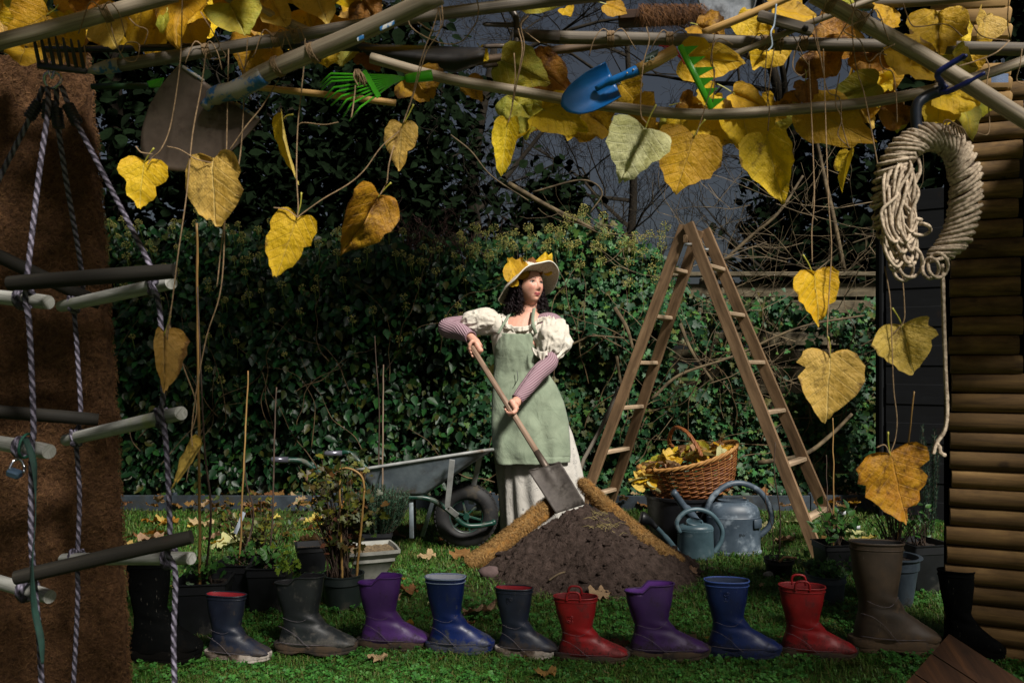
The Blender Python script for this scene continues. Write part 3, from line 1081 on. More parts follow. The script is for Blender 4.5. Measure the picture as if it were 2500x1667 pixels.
pole('pale thick pole crossing the top left corner', [(-60, 118), (180, 55), (430, -14)], 0.0165, [1.72, 1.75, 1.8], M_pole, lash=(.66,))
pole('long grey fork handle running from the blue socket', [(285, 161), (640, 103), (880, 62), (1240, 14), (1760, -40)], 0.0145, [1.9, 1.92, 1.95, 1.98, 2.05], M_pole2, lash=(.15, .28, .33))
MB().tube([P(212, 176, 1.89), P(235, 170, 1.89), P(262, 164, 1.9), P(292, 159, 1.9)], [0.004, 0.012, 0.0155, 0.0165], 12).single('tool_socket', M_flake, 'blue flaking metal socket on the left end of the grey handle', 'tool socket')
pole('stub of pale pole behind the top left leaves', [(555, -8), (660, 38), (760, 84)], 0.0135, [2.05, 2.05, 2.05], M_pole)
MB().tube([P(-80, 121, 1.99), P(250, 120, 2.0), P(760, 108, 2.06)], 0.0085, 10).single('metal_tube', mat('glossy black tube', '08090c', '0d0e12', 5, 0.18), 'thin glossy black tube across the top of the coir mat', 'tube')
pole('short yellow handle below the green fan rake', [(620, 213), (800, 232), (966, 252)], 0.0085, [2.15, 2.15, 2.15], M_cane)
pole('long curved pole carrying the yellow leaves', [(905, 142), (1080, 190), (1260, 222), (1500, 262), (1720, 280), (1960, 266), (2150, 246), (2330, 205), (2530, 140)], 0.0125, [1.95, 1.95, 1.93, 1.9, 1.88, 1.88, 1.88, 1.9, 1.95], M_pole)
pole('grey handle running right from the fork head', [(1362, 92), (1600, 96), (1900, 106), (2200, 114), (2540, 122)], 0.0155, [2.02, 2.0, 2.0, 2.0, 2.0], M_pole2, lash=(.14, .28, .47, .5, .55))
pole('brown handle sloping behind the fork head', [(985, 172), (1150, 152), (1320, 128), (1560, 98)], 0.011, [2.12, 2.12, 2.12, 2.12], wood('brown handle', '3d3025', '62503f', '7d6a54', 0.65, 2.5, 120))
pole('yellow broom handle at the top right', [(1715, 82), (1820, 40), (1960, -22)], 0.0095, [2.0, 1.97, 1.95], M_cane)
pole('thick pale pole slanting down through the top right', [(1985, -12), (2080, 40), (2250, 135), (2400, 228), (2560, 330)], 0.0175, [1.8, 1.8, 1.78, 1.75, 1.72], M_pole, lash=(.12, .29))
pole('thin pale handle crossing under the slanting pole', [(1690, 176), (1830, 118), (1990, 52), (2160, -12)], 0.0075, [1.98, 1.98, 1.95, 1.95], M_pole)
pole('grey pole at the very top right', [(2090, 8), (2250, 2), (2420, -14)], 0.0145, [2.1, 2.1, 2.1], M_pole2)
# handle with a hanging hole
rt = thing('flat_handle', 'flat grey tool handle with a hanging hole at top right', 'handle', P(1930, 60, 1.93))
MB().beam(P(1850, 38, 1.95), P(1985, 76, 1.93), 0.03, 0.016, (0, -1, 0.3), ch=.3).build('grip', M_pole2, rt, auto=40)
MB().tube([P(1966, 70, 1.915), P(1966, 70, 1.935)], 0.0075, 12).build('hole_rim', M_blk, rt)

# ---- garden fork head
fk = thing('fork_head', 'dark garden fork head at the top centre', 'garden fork', P(1300, 90, 2.02))
MB().tube([P(1366, 92, 2.02), P(1300, 88, 2.02), P(1256, 84, 2.02)], [0.0165, 0.015, 0.012], 12).build('socket', M_steel, fk)
MB().tube(catmull([P(1240, 18, 2.02), P(1258, 40, 2.02), P(1262, 85, 2.02), P(1258, 130, 2.02), P(1238, 156, 2.02)], 5), 0.008, 8).build('crossbar', M_steel, fk)
for (ya, yb) in ((18, 10), (62, 60), (112, 114), (156, 162)):
    MB().tube(catmull([P(1242 if ya in (18, 156) else 1260, ya, 2.02), P(1212, (ya + yb) / 2, 2.0), P(1178, yb, 1.99)], 4), [0.006] * 5 + [0.0055] * 3 + [0.002], 7).build('tine', M_steel, fk)

# ---- big hanging spade
spd = thing('hanging_spade', 'big rusty brown spade hanging blade-down at the upper left', 'spade', P(470, 420, 1.75))
pole_pts = [P(x, y, d) for x, y, d in ((590, 212, 1.72), (660, 172, 1.7), (860, 88, 1.66), (1075, -12, 1.62))]
MB().tube(catmull(pole_pts, 6), 0.0185, 14).build('shaft', M_pole, spd)
MB().tube(catmull([P(500, 262, 1.745), P(530, 232, 1.735), P(570, 222, 1.725), P(612, 203, 1.715), P(645, 183, 1.705)], 4), [0.012] * 3 + [0.019] * 6 + [0.0205] * 8, 14).build('socket', M_flake, spd)
c0 = V((545, 225))
out = [(438, 158), (395, 205), (362, 262), (345, 320), (343, 365), (358, 398), (395, 415), (450, 420), (505, 408), (560, 375), (600, 335), (636, 293)]


def spade_surf(u, v):
    # v 0 at the shoulder line, 1 at the tip outline
    i = u * (len(out) - 1); k = min(int(i), len(out) - 2); f = i - k
    e = V((lerp(out[k][0], out[k + 1][0], f), lerp(out[k][1], out[k + 1][1], f)))
    s = V((lerp(438, 636, u), lerp(158, 293, u)))
    q = s.lerp(e, v)
    dish = 0.022 * math.sin(u * PI) * (1 - (v - .4) ** 2) - 0.016 * math.exp(-((u - .5) / .1) ** 2) * (1 - v)
    return P(q.x, q.y, 1.75 + dish)


M_rust = mat('worn brown blade', '4a3f36', '6d6055', 8, 0.5, 0.3, 0.003, 0.5, 0.5, dirt='32251a', damt=0.5, dscale=9)
MB().grid(28, 18, spade_surf).build('blade', M_rust, spd, solid=0.0035)
MB().tube([spade_surf(.04, .0), spade_surf(.3, .0)], 0.004, 6).build('tread', M_flake, spd)
MB().tube([spade_surf(.7, .0), spade_surf(.97, .0)], 0.004, 6).build('tread', M_flake, spd)
for f in (0.12, 0.16, 0.2):
    pass
for (x, y, d) in ((678, 163, 1.695), (765, 130, 1.675)):
    c = P(x, y, d)
    tg = (pole_pts[2] - pole_pts[1]).normalized(); u_ = tg.orthogonal().normalized(); w_ = tg.cross(u_)
    MB().tube([c + tg * (q / 40 - .5) * 0.012 + (u_ * math.cos(q * .6) + w_ * math.sin(q * .6)) * 0.0205 for q in range(41)], 0.0016, 5).build('lashing', M_twine, spd)
M_paint = mat('blue and white paint chips', '2a72b0', 'd8dcdc', 60, 0.6, lo=.48, hi=.52)
for (x, y, d, a) in ((945, 62, 1.637, 26), (880, 92, 1.65, 12)):
    c = P(x, y, d - 0.0188)
    tg = (pole_pts[3] - pole_pts[2]).normalized()
    MB().grid(4, 2, lambda u, v: c + tg * (u - .5) * a / FPX * d * 1.5 + V((0, 0.002 * (v - .5) ** 2 * 4, 0)) + V((-.1, 0, 1)) * (v - .5) * 0.008).build('paint_chip', M_paint, spd)

# ---- black shovel blade
bs = thing('black_shovel', 'black shovel blade among the poles above the green rake', 'shovel', P(1020, 170, 2.02))


def shv(u, v):
    top = V((lerp(862, 1185, u), lerp(108, 118, u)))
    bot = V((lerp(905, 1180, u), interp(u, [0, .4, .75, 1], [140, 162, 178, 152])))
    q = top.lerp(bot, v)
    return P(q.x, q.y, 2.03 - 0.03 * math.sin(v * PI) - 0.02 * u)


MB().grid(16, 8, shv).build('blade', M_blk, bs, solid=0.003)
MB().tube([P(925, 118, 2.02), P(868, 112, 2.02), P(800, 108, 2.03), P(690, 104, 2.04)], [0.006, 0.014, 0.016, 0.016], 10).build('socket', M_blk, bs)

# ---- green fan rake
fr_ = thing('fan_rake', 'bright green plastic fan rake tied above the yellow handle', 'rake', P(920, 250, 1.85))
MB().tube([P(1056, 184, 1.85), P(1050, 185, 1.85), P(1000, 191, 1.85), P(990, 192, 1.85)], [0.0115, 0.0125, 0.0105, 0.008], 12).build('ferrule', M_gplas, fr_)
tips = [(782, 204), (783, 212), (785, 220), (793, 238), (798, 246), (808, 258), (824, 274), (838, 286), (853, 295)]
bends = [(808, 180), (809, 190), (810, 199), (815, 214), (824, 224), (835, 235), (847, 244), (858, 254), (880, 262)]
for k in range(9):
    MB().tube([P(994, 191, 1.85), P(960, 185 + k * 2.3, 1.845), P(*bends[k], 1.835), P(*tips[k], 1.86)], [0.0016, 0.0022, 0.0022, 0.0018], 6).build('tine', M_gplas, fr_)
MB().beam(P(888, 174, 1.836), P(925, 238, 1.836), 0.012, 0.004, (0, -1, 0), ch=.3).build('spreader', M_gplas, fr_, auto=40)
tw = MB()
for k in range(9):
    a = P(872 + rnd(-5, 5), 170, 1.82); b = P(872 + k * 3 + rnd(-4, 8), 205 + rnd(-8, 8), 1.82)
    tw.tube(catmull([a, a.lerp(b, .5) + V((rnd(-.008, .008), -.008, 0)), b, b.lerp(a, .6) + V((rnd(-.01, .01), -.012, 0)), a], 4), 0.0015, 5)
tw.tube(catmull([P(868, 208, 1.82), P(866, 230, 1.82), P(862, 262, 1.82), P(858, 288, 1.82)], 5), 0.0015, 5)
tw.build('twine', M_twine, fr_)

# ---- blue trowel
tr = thing('blue_trowel', 'blue hand trowel with a short wooden handle', 'trowel', P(1450, 260, 1.78))
ax0, ax1 = V((1497, 198)), V((1372, 248))
oute = [(1478, 152), (1428, 178), (1390, 208), (1372, 232), (1368, 258), (1385, 274), (1416, 280), (1450, 272), (1485, 255), (1517, 236)]


def trw(u, v):
    i = u * (len(oute) - 1); k = min(int(i), len(oute) - 2); f = i - k
    e = V((lerp(oute[k][0], oute[k + 1][0], f), lerp(oute[k][1], oute[k + 1][1], f)))
    s = V((lerp(1478, 1517, u), lerp(152, 236, u)))
    q = s.lerp(e, v)
    return P(q.x, q.y, 1.79 + 0.02 * math.sin(u * PI) * (1 - .5 * v * v) - 0.008 * math.exp(-((u - .5) / .09) ** 2) * (1 - v))


MB().grid(26, 16, trw).build('blade', M_bluep, tr, solid=0.0025)
MB().tube(catmull([P(1455, 218, 1.795), P(1490, 200, 1.78), P(1530, 183, 1.77), P(1560, 170, 1.77)], 4), [0.006] * 4 + [0.009] * 5 + [0.011] * 4, 10).build('neck', M_bluep, tr)
MB().tube([P(1556, 172, 1.77), P(1600, 150, 1.77), P(1648, 123, 1.77)], [0.0125, 0.014, 0.0125], 12).build('handle', M_cane, tr)
M_glab = mat('dark green label', '0f2418', '15301f', 5, 0.5)
MB().grid(6, 4, lambda u, v: P(lerp(1572, 1604, u), lerp(152, 135, u), 1.77) + V((0.008 * (v - .5) * 0.6, -0.0142 * math.cos((v - .5) * 1.6) - .0004, 0.0142 * math.sin((v - .5) * 1.6)))).build('label', M_glab, tr)
M_mark = mat('pale label print', '6a7a74', '7d8d86', 5, .6)
lc_ = P(1592, 143, 1.75)
MB().tube([lc_ + V((math.cos(a) * .0042, -.001, math.sin(a) * .0042)) for a in [q * PI / 8 for q in range(16)]], .0012, 5, closed=True).build('label_mark', M_mark, tr)
MB().beam(P(1576, 153, 1.75), P(1582, 149, 1.75), .004, .002).build('label_mark', M_mark, tr)
for (x, y) in ((1531, 179), (1546, 171)):
    MB().ball(P(x, y, 1.758), 0.0022, 8, 5).build('rivet', mat('rivet', 'b8a070', 'c0a878', 5, .4, metal=.8) if 'rivet' not in bpy.data.materials else bpy.data.materials['rivet'], tr)

# ---- green toothed rake with red twine
gr = thing('toothed_rake', 'small green toothed rake bound with red twine', 'rake', P(1700, 260, 1.82))
MB().beam(P(1660, 112, 1.82), P(1738, 266, 1.82), 0.013, 0.009, (0, -1, 0), ch=.2).build('bar', M_gplas, gr, auto=40)
for k in range(6):
    f = 0.1 + k * 0.165
    a = P(lerp(1660, 1738, f), lerp(112, 266, f), 1.82)
    l = (34, 38, 50, 34, 30, 34)[k]
    MB().plate([a + V((0, 0, .011)), a + V((l / FPX * 1.82, -.012, .008)), a + V((0.006, 0, -.011))], 0.006, (0, 1, 0)).build('tooth', M_gplas, gr, smooth=False)
tw = MB()
for k in range(5):
    a, b = P(1608 + k * 8, 113, 1.8), P(1650 + k * 5, 122 + k * 8, 1.8)
    tw.tube(catmull([a, a.lerp(b, .5) + V((0, -.006, rnd(-.008, .008))), b], 4), 0.0013, 5)
tw.tube([P(1648, 115, 1.8), P(1672, 158, 1.8)], 0.0018, 5)
tw.build('red_twine', M_redt, gr)

# ---- iron rake head with seven tines, rope ladder ring below it
rk = thing('iron_rake_head', 'small iron rake head with seven upright tines at the left', 'rake', P(150, 175, 1.78))
MB().beam(P(92, 160, 1.78), P(212, 174, 1.78), 0.01, 0.014, ch=.25).build('bar', M_blk, rk, auto=40)
for k in range(7):
    x0 = lerp(96, 206, k / 6); y0 = lerp(158, 172, k / 6)
    x1 = lerp(80, 191, k / 6); y1 = lerp(80, 98, k / 6)
    MB().tube(catmull([P(x0, y0, 1.78), P(lerp(x0, x1, .3), lerp(y0, y1, .3), 1.77), P(x1, y1, 1.75)], 4), [.0042] * 6 + [.0035, .003, .002], 7).build('tine', M_blk, rk)
# ---- dark green hoe handle
hg = thing('green_hoe', 'dark hoe with a green blade tip behind the hanging spade', 'hoe', P(300, 210, 2.3))
MB().tube([P(225, 212, 2.3), P(360, 210, 2.28)], 0.009, 8).build('handle', mat('dark green handle', '0c2410', '143618', 8, .5), hg)
MB().plate([P(360, 200, 2.27), P(400, 190, 2.25), P(392, 212, 2.25), P(365, 214, 2.27)], 0.006, (0, 1, 0)).build('blade', M_gplas, hg, smooth=False)
# ---- broom head and pan among the roof
bh = thing('broom_head', 'brown bristle broom head tucked under the roof poles', 'broom', P(1630, 60, 2.15))
MB().beam(P(1510, 48, 2.18), P(1680, 38, 2.15), 0.06, 0.03, ch=.2).build('block', M_dboard, bh, auto=40)
rng = random.Random(9)
M_brist = foliage('brown bristles', ['3a2414', '5a3a20', '6e4a28', '4a3018'], .8, .2, 0)
Vv, Ff = [], []
for k in range(1400):
    u = rng.uniform(0, 1)
    a = P(lerp(1560, 1720, u), rng.uniform(8, 45), 2.14 + rng.uniform(-.03, .03))
    b = a + V((rng.uniform(-.02, .05), rng.uniform(-.03, .03), -rng.uniform(.015, .05)))
    i = len(Vv); Vv += [a + V((-.0007, 0, 0)), a + V((.0007, 0, 0)), b]; Ff.append((i, i + 1, i + 2))
o0 = origin(bh)
o = link('bristles', np_mesh('bristles', [tuple(x - o0) for x in Vv], Ff), M_brist, bh); o['kind'] = 'stuff'
pan = thing('grey_pan', 'round grey metal pan lid under the roof at top right', 'pan', P(1770, 0, 2.2))
MB().lathe([(0, 0), (.06, .002), (.078, .008), (.084, .016), (.08, .018)], P(1770, -8, 2.2), 28, ax=(.15, -1, -.25)).build('disc', mat('grey speckled metal', '5a6068', '9aa0a8', 24, .5, .2, .003, metal=.3, dirt='2a2a2c', damt=.5), pan)

# ---- blue three-prong cultivator that serves as a hook for the coil
M_dblue = mat('dark blue enamel', '0a1650', '142a80', 20, 0.4, 0.2, 0.002, dirt='4a5058', damt=0.4, dscale=14)
hk = thing('blue_cultivator', 'dark blue cultivator hook hanging from the slanting pole', 'cultivator', P(2240, 320, 1.74))
MB().tube(catmull([P(2240, 330, 1.74), P(2236, 285, 1.74), P(2240, 255, 1.74), P(2262, 236, 1.74), P(2292, 224, 1.73)], 5), 0.0115, 12).build('shank', mat('blue black handle', '10141e', '2a3444', 12, .35, .2, .002), hk)
MB().tube(catmull([P(2286, 226, 1.73), P(2300, 205, 1.72), P(2288, 186, 1.71), P(2300, 170, 1.7), P(2350, 140, 1.68), P(2358, 137, 1.67)], 5), [.006] * 22 + [.004] * 4, 8).build('prong', M_dblue, hk)
MB().tube(catmull([P(2290, 228, 1.73), P(2320, 222, 1.71), P(2355, 205, 1.69), P(2405, 178, 1.67)], 5), [.006] * 12 + [.004] * 4, 8).build('prong', M_dblue, hk)
MB().tube(catmull([P(2300, 226, 1.73), P(2296, 200, 1.72), P(2312, 216, 1.715)], 5), .005, 8).build('prong', M_dblue, hk)
lbl = thing('paper_tag', 'small blue-white paper tag on the planks at upper right', 'tag', P(2440, 202, 2.3))
t = NT('printed tag')
br_ = t.node('ShaderNodeTexBrick'); t.l.new(t.coord('UV', (3, 6, 1)), br_.inputs[0])
br_.inputs['Color1'].default_value = rgb('46587a'); br_.inputs['Color2'].default_value = rgb('2c3a56'); br_.inputs['Mortar'].default_value = rgb('6f88aa')
MB().grid(8, 4, lambda u, v: P(lerp(2420, 2462, u), lerp(180, 202, v), 2.33 - .004 * math.sin(u * PI))).build('sheet', t.done(br_.outputs[0], .6), lbl)

# ================================================================ ROPE LADDER
t = NT('purple-grey braided rope')
sp_ = t.node('ShaderNodeSeparateXYZ'); t.l.new(t.node('ShaderNodeTexCoord').outputs['UV'], sp_.inputs[0])
an_ = t.math('MULTIPLY', sp_.outputs[0], 2 / .0058); ln_ = t.math('MULTIPLY', sp_.outputs[1], 2 * PI / .024)
b1_ = t.math('SINE', t.math('ADD', an_, ln_), 0); b2_ = t.math('SINE', t.math('SUBTRACT', an_, ln_), 0)
br1 = t.step(t.math('ADD', b1_, t.math('MULTIPLY', b2_, .2)), -.9, .7)
M_rope = t.done(t.mix(t.math('MULTIPLY', br1, t.step(t.noise(t.coord('Object'), 60), .2, .7)), rgb('2e2a34'), rgb('8c8698')), .75, .3)
t.bump(br1, .8, .003)
M_rung = wood('pale weathered rung', '5e5c54', '9a9a94', 'bcbcb8', 0.7, 3, 60, 0.3, 0.3, 0.05, green='7d8438')
M_rung_shade = wood('shade-dark rung', '12100c', '1f1c16', '2e2b24', 0.8, 3, 60, 0.5, 0.4, 0.08)  # rungs lying in shadow, with that shadow put into their wood colour
rl = thing('rope_ladder', 'braided rope ladder with round log rungs hanging at the left', 'rope ladder', P(130, 1660, 1.9))
chrome = mat('shiny steel ring', 'a8acb4', 'c4c8d0', 5, 0.15, metal=1.0)
MB().tube([P(129, 196, 1.88) + V((math.cos(a) * .019, .004 * math.sin(a * 2), math.sin(a) * .019)) for a in [k * PI / 12 for k in range(24)]], 0.0035, 8, closed=True).build('ring', chrome, rl)
MB().tube(catmull([P(128, 150, 1.86), P(134, 165, 1.86), P(127, 192, 1.86), P(120, 172, 1.86), P(127, 152, 1.86)], 5), 0.0028, 7).build('hook', chrome, rl)
ropes = {
    'A': [(106, 212, 1.89), (80, 275, 1.9), (0, 432, 1.93), (-70, 580, 1.96), (-80, 730, 2.0)],
    'B': [(116, 214, 1.88), (117, 270, 1.86), (95, 430, 1.82), (66, 680, 1.77), (62, 735, 1.76), (72, 800, 1.76), (82, 1040, 1.75), (78, 1095, 1.75), (76, 1300, 1.75), (84, 1420, 1.75), (96, 1560, 1.75), (104, 1720, 1.75)],
    'C': [(138, 214, 1.9), (140, 290, 1.92), (160, 430, 1.97), (202, 690, 2.13), (182, 740, 2.15), (188, 850, 2.14), (197, 1010, 2.13), (186, 1070, 2.15), (194, 1200, 2.14), (190, 1340, 2.12), (186, 1365, 2.12), (190, 1450, 2.12), (178, 1700, 2.12)],
    'D': [(150, 212, 1.89), (180, 285, 1.88), (255, 430, 1.86), (372, 660, 1.8), (374, 700, 1.79), (390, 760, 1.79), (398, 960, 1.8), (392, 1005, 1.8), (405, 1080, 1.8), (415, 1290, 1.79), (410, 1350, 1.78), (428, 1400, 1.79), (424, 1560, 1.79), (428, 1720, 1.79)]}
for k, pts in ropes.items():
    pp = catmull([P(*q) for q in pts], 52)
    MB().rope(pp, 0.0058, pitch=0.05, lobes=4, seg=16).build('rope', M_rope, rl)
M_sleeve = mat('black ribbed sleeve', '08090c', '12141a', 20, .5)
for (a, b) in (((96, 250), (70, 290)), ((118, 246), (116, 290)), ((138, 266), (143, 312)), ((166, 258), (188, 300))):
    pa, pb = P(*a, 1.885), P(*b, 1.885)
    MB().tube([pa.lerp(pb, i / 24) for i in range(25)], [0.0115 + 0.0022 * (i % 4 < 2) for i in range(25)], 12).build('sleeve', M_sleeve, rl)


def rung(a, b, r, m, grey=None):
    pa, pb = P(*a), P(*b)
    path = [pa.lerp(pb, i / 10) for i in range(11)]
    r *= .82
    rr = [r * (0.93 if i in (0, 10) else 1 + 0.04 * noise.noise(V((i * .7, a[0] * .1, a[1]))))for i in range(11)]
    MB().tube(path, rr, 16).build('rung', m, rl, auto=50)


rung((-90, 585, 2.0), (245, 742, 2.16), .021, M_rung_shade)
rung((22, 692, 1.74), (426, 662, 1.74), .0205, M_rung_shade)
rung((150, 748, 2.16), (418, 690, 1.82), .0195, M_rung)
rung((-90, 716, 1.95), (118, 738, 1.8), .02, M_rung)
rung((-90, 998, 2.0), (240, 1024, 2.14), .0205, M_rung_shade)
rung((162, 1074, 2.16), (442, 1008, 1.82), .0205, M_rung)
rung((-90, 1066, 1.95), (120, 1102, 1.78), .021, M_rung)
rung((38, 1410, 1.72), (468, 1310, 1.76), .0195, M_rung_shade)
rung((155, 1364, 2.14), (466, 1362, 1.82), .0185, M_rung)
rung((-90, 1395, 1.95), (122, 1456, 1.78), .019, M_rung)
# knots: turns of rope round each rung
for (x, y, d, dx, dy) in ((58, 730, 1.8, .2, .05), (180, 742, 2.13, .25, -.1), (374, 700, 1.86, .25, -.1), (56, 1092, 1.8, .2, .05), (186, 1068, 2.13, .25, -.1), (394, 1020, 1.85, .25, -.1), (186, 1362, 2.12, .2, 0), (412, 1362, 1.86, .2, 0), (66, 1440, 1.8, .2, .05)):
    c = P(x, y, d)
    ax = V((1, -dy * 4, -dy)).normalized(); u_ = ax.orthogonal().normalized(); w_ = ax.cross(u_)
    MB().rope([c + ax * ((q / 36) - .5) * .022 + (u_ * math.cos(q * .36) + w_ * math.sin(q * .36)) * .0205 for q in range(37)], 0.005, pitch=.04, seg=9).build('knot', M_rope, rl)
    MB().ball(c + V((0.004, -.021, -.014)), .0085, 10, 7).build('knot', M_rope, rl)
st = thing('green_strap', 'dark green strap hanging down over the rope ladder', 'strap', P(90, 1600, 1.7))
sp_ = catmull([P(62, 1070, 1.74), P(80, 1120, 1.725), P(86, 1180, 1.72), P(86, 1280, 1.715), P(78, 1380, 1.7), P(84, 1480, 1.7), P(100, 1560, 1.7), P(104, 1620, 1.7)], 8)
mb = MB()
mb.grid(3, len(sp_) - 1, lambda u, v: sp_[min(len(sp_) - 1, int(round(v * (len(sp_) - 1))))] + V(((u - .5) * .013 * (0.6 + .4 * math.cos(v * 9)), (u - .5) * .01 * math.sin(v * 9), 0)))
mb.build('webbing', mat('green webbing', '06221c', '0e362c', 40, .8), st, solid=.0015)
MB().tube([P(64, 1088, 1.79) + V((math.cos(a) * .004, math.sin(a) * .026, math.cos(a) * .026)) for a in [k * PI / 9 for k in range(18)]], .003, 6, closed=True).build('loop', mat('green cord', '0e4434', '185a46', 30, .7), st)
pl = thing('small_padlock', 'small blue-grey buckle dangling from the left rung', 'buckle', P(38, 1165, 1.72))
MB().beam(P(20, 1150, 1.72), P(50, 1160, 1.72), .02, .016, (0, -.3, 1), ch=.2).build('body', mat('blue grey metal', '34465a', '4e6478', 8, .35, metal=.5), pl, auto=40)
MB().tube(catmull([P(22, 1146, 1.72), P(34, 1124, 1.73), P(50, 1122, 1.74), P(60, 1140, 1.74), P(58, 1152, 1.73)], 5), .0028, 7).build('shackle', chrome, pl)

# ================================================================ COIL OF SISAL ROPE
M_sisal = mat('sisal cord', '7a6a58', 'c8b69e', 130, .9, .6, .002)
cl = thing('rope_coil', 'thick coil of pale jute cord hanging from the blue hook', 'rope coil', P(2260, 660, 1.74))
D0 = 1.74
arc = catmull([P(x, y, D0 + z) for x, y, z in ((2202, 606, .0), (2170, 530, .0), (2176, 432, .0), (2212, 366, .0), (2268, 338, .01), (2326, 362, .01), (2354, 430, .0), (2354, 508, .0), (2332, 580, .0), (2292, 632, .0))], 16)
mr = [0.030 + 0.005 * math.sin(i * .3) for i in range(len(arc))]
N = len(arc)


def coil_pt(s, ang, k):
    i = s * (N - 1); j = min(int(i), N - 2)
    c = arc[j].lerp(arc[j + 1], i - j)
    tg = (arc[j + 1] - arc[j]).normalized()
    u_ = V((0, -1, 0)); w_ = tg.cross(u_).normalized()
    r = interp(s, [0, .08, .3, .5, .7, .92, 1], [.02, .029, .029, .026, .029, .027, .018]) * k
    return c + (u_ * math.cos(ang) + w_ * math.sin(ang)) * r + tg * (0.01 if k < 1 else .026) * math.sin(ang)


MB().tube(arc, [interp(i / (N - 1), [0, .08, .3, .5, .7, .92, 1], [.02, .029, .029, .026, .029, .027, .018]) * .86 for i in range(N)], 14).build('gap_shade', mat('shaded cord core', '2a2018', '4a3a2c', 90, .95, .8, .004), cl)  # dark tube whose colour gives the shaded gaps between the windings
for lay, (turns, k0) in enumerate(((60, .93), (44, 1.05))):
    mb = MB()
    pts = []
    n = turns * 12
    for i in range(n + 1):
        s = i / n
        if lay == 2: s = 0.02 + 0.96 * s
        pts.append(coil_pt(min(1, max(0, s + .012 * noise.noise(V((i * .05, lay * 5, 3))))), 2 * PI * i / 12 * (1 if lay != 1 else -1), k0 + .13 * noise.noise(V((i * .12, lay * 9, 0)))))
    mb.tube(pts, .0041, 7)
    mb.build('cord_winding', M_sisal, cl)
rng = random.Random(3)
mb = MB()
for k in range(17):
    x = 2164 + rng.uniform(-6, 44); y0 = 385 + rng.uniform(-25, 120)
    yb = rng.uniform(560, 655); w = rng.uniform(14, 30)
    dz = -0.035 - rng.uniform(0, .02)
    mb.tube(catmull([P(x + rng.uniform(-10, 40), y0 - 20, D0 - .01), P(x + rng.uniform(-14, 30), y0 + 12, D0 + dz * .9), P(x - w * .3, (y0 + yb) / 2 + rng.uniform(-30, 30), D0 + dz), P(x - w * .2 + 8, yb - 22, D0 + dz), P(x + w * .5 + 10, yb, D0 + dz), P(x + w + 12, yb - 26, D0 + dz + .012), P(x + w + rng.uniform(-6, 24), (y0 + yb) / 2, D0 + dz + .01), P(x + 24 + rng.uniform(-22, 26), y0 + 24, D0 + dz + .01), P(x + 30 + rng.uniform(-22, 20), y0 - 10, D0 - .01)], 6), .0036, 6)
for (x, y, w) in ((2205, 655, 24), (2222, 640, 30), (2190, 640, 18), (2272, 655, 20), (2290, 648, 24), (2246, 560, 26)):
    mb.tube([P(x + math.cos(a) * w, y + math.sin(a) * w * (1.25 if w != 26 else .55), D0 - .03 + .01 * math.sin(a * 2)) for a in [q * PI / 10 for q in range(20)]], .0036, 6, closed=True)
mb.build('loose_loops', M_sisal, cl)
mb = MB()
for k in range(5):
    x = 2300 + k * 7
    mb.tube(catmull([P(x, 320, D0 - .03), P(x + 6, 296 + k * 3, D0 - .03), P(x + 22, 298 + k * 4, D0 - .03), P(x + 32, 330, D0 - .02)], 5), .0015, 5)
mb.build('loose_ends', M_twine, cl)
for nm, pts in (('hanging_cord', [(2300, 645, 1.72), (2302, 700, 1.72), (2308, 900, 1.71), (2312, 1000, 1.71), (2306, 1050, 1.71), (2286, 1082, 1.71), (2278, 1108, 1.71)]),):
    MB().rope(catmull([P(*q) for q in pts], 10), .0042, pitch=.03, seg=8).build(nm, M_sisal, cl)
MB().rope(catmull([P(2287, 1082, 1.71), P(2294, 1092, 1.71), P(2296, 1104, 1.71), P(2308, 1112, 1.71)], 5), .0042, pitch=.03, seg=8).build('frayed_end', M_sisal, cl)
# ================================================================ AUTUMN LEAVES
LM = {
    'y': leafmat('yellow leaf', 'b88c0a', 'd8ae1c', spotamt=.5),
    'b': leafmat('bright yellow leaf', 'd8a810', 'ecc61e', spotamt=.32, vein='f0dc70'),
    't': leafmat('tan yellow leaf', 'b08830', 'd2ac58', spot='6a4a1c', spotamt=.6, vein='e4c880'),
    'g': leafmat('greenish yellow leaf', 'b8a020', '98a038', spotamt=.2, vein='d8d080'),
    'p': leafmat('pale green leaf', 'b0b06a', 'd4d4a0', spot='8a8a30', spotamt=.15, vein='e0e0b8'),
    'o': leafmat('orange brown leaf', '945a10', 'b88a18', spot='4a240c', spotamt=.85, vein='c89040', under='a87838'),
    'r': leafmat('brown leaf', '7a4a1c', '9a6a30', spot='3a1e0c', spotamt=.6, vein='b08850', under='8a6a44'),
    'd': leafmat('dry pale brown leaf', '9a7450', 'b8946c', spot='5a3a22', spotamt=.4, vein='c8a880', under='b8a080'),
}
M_stem = mat('leaf stalk', '8a8a2c', 'b0a848', 10, .5)


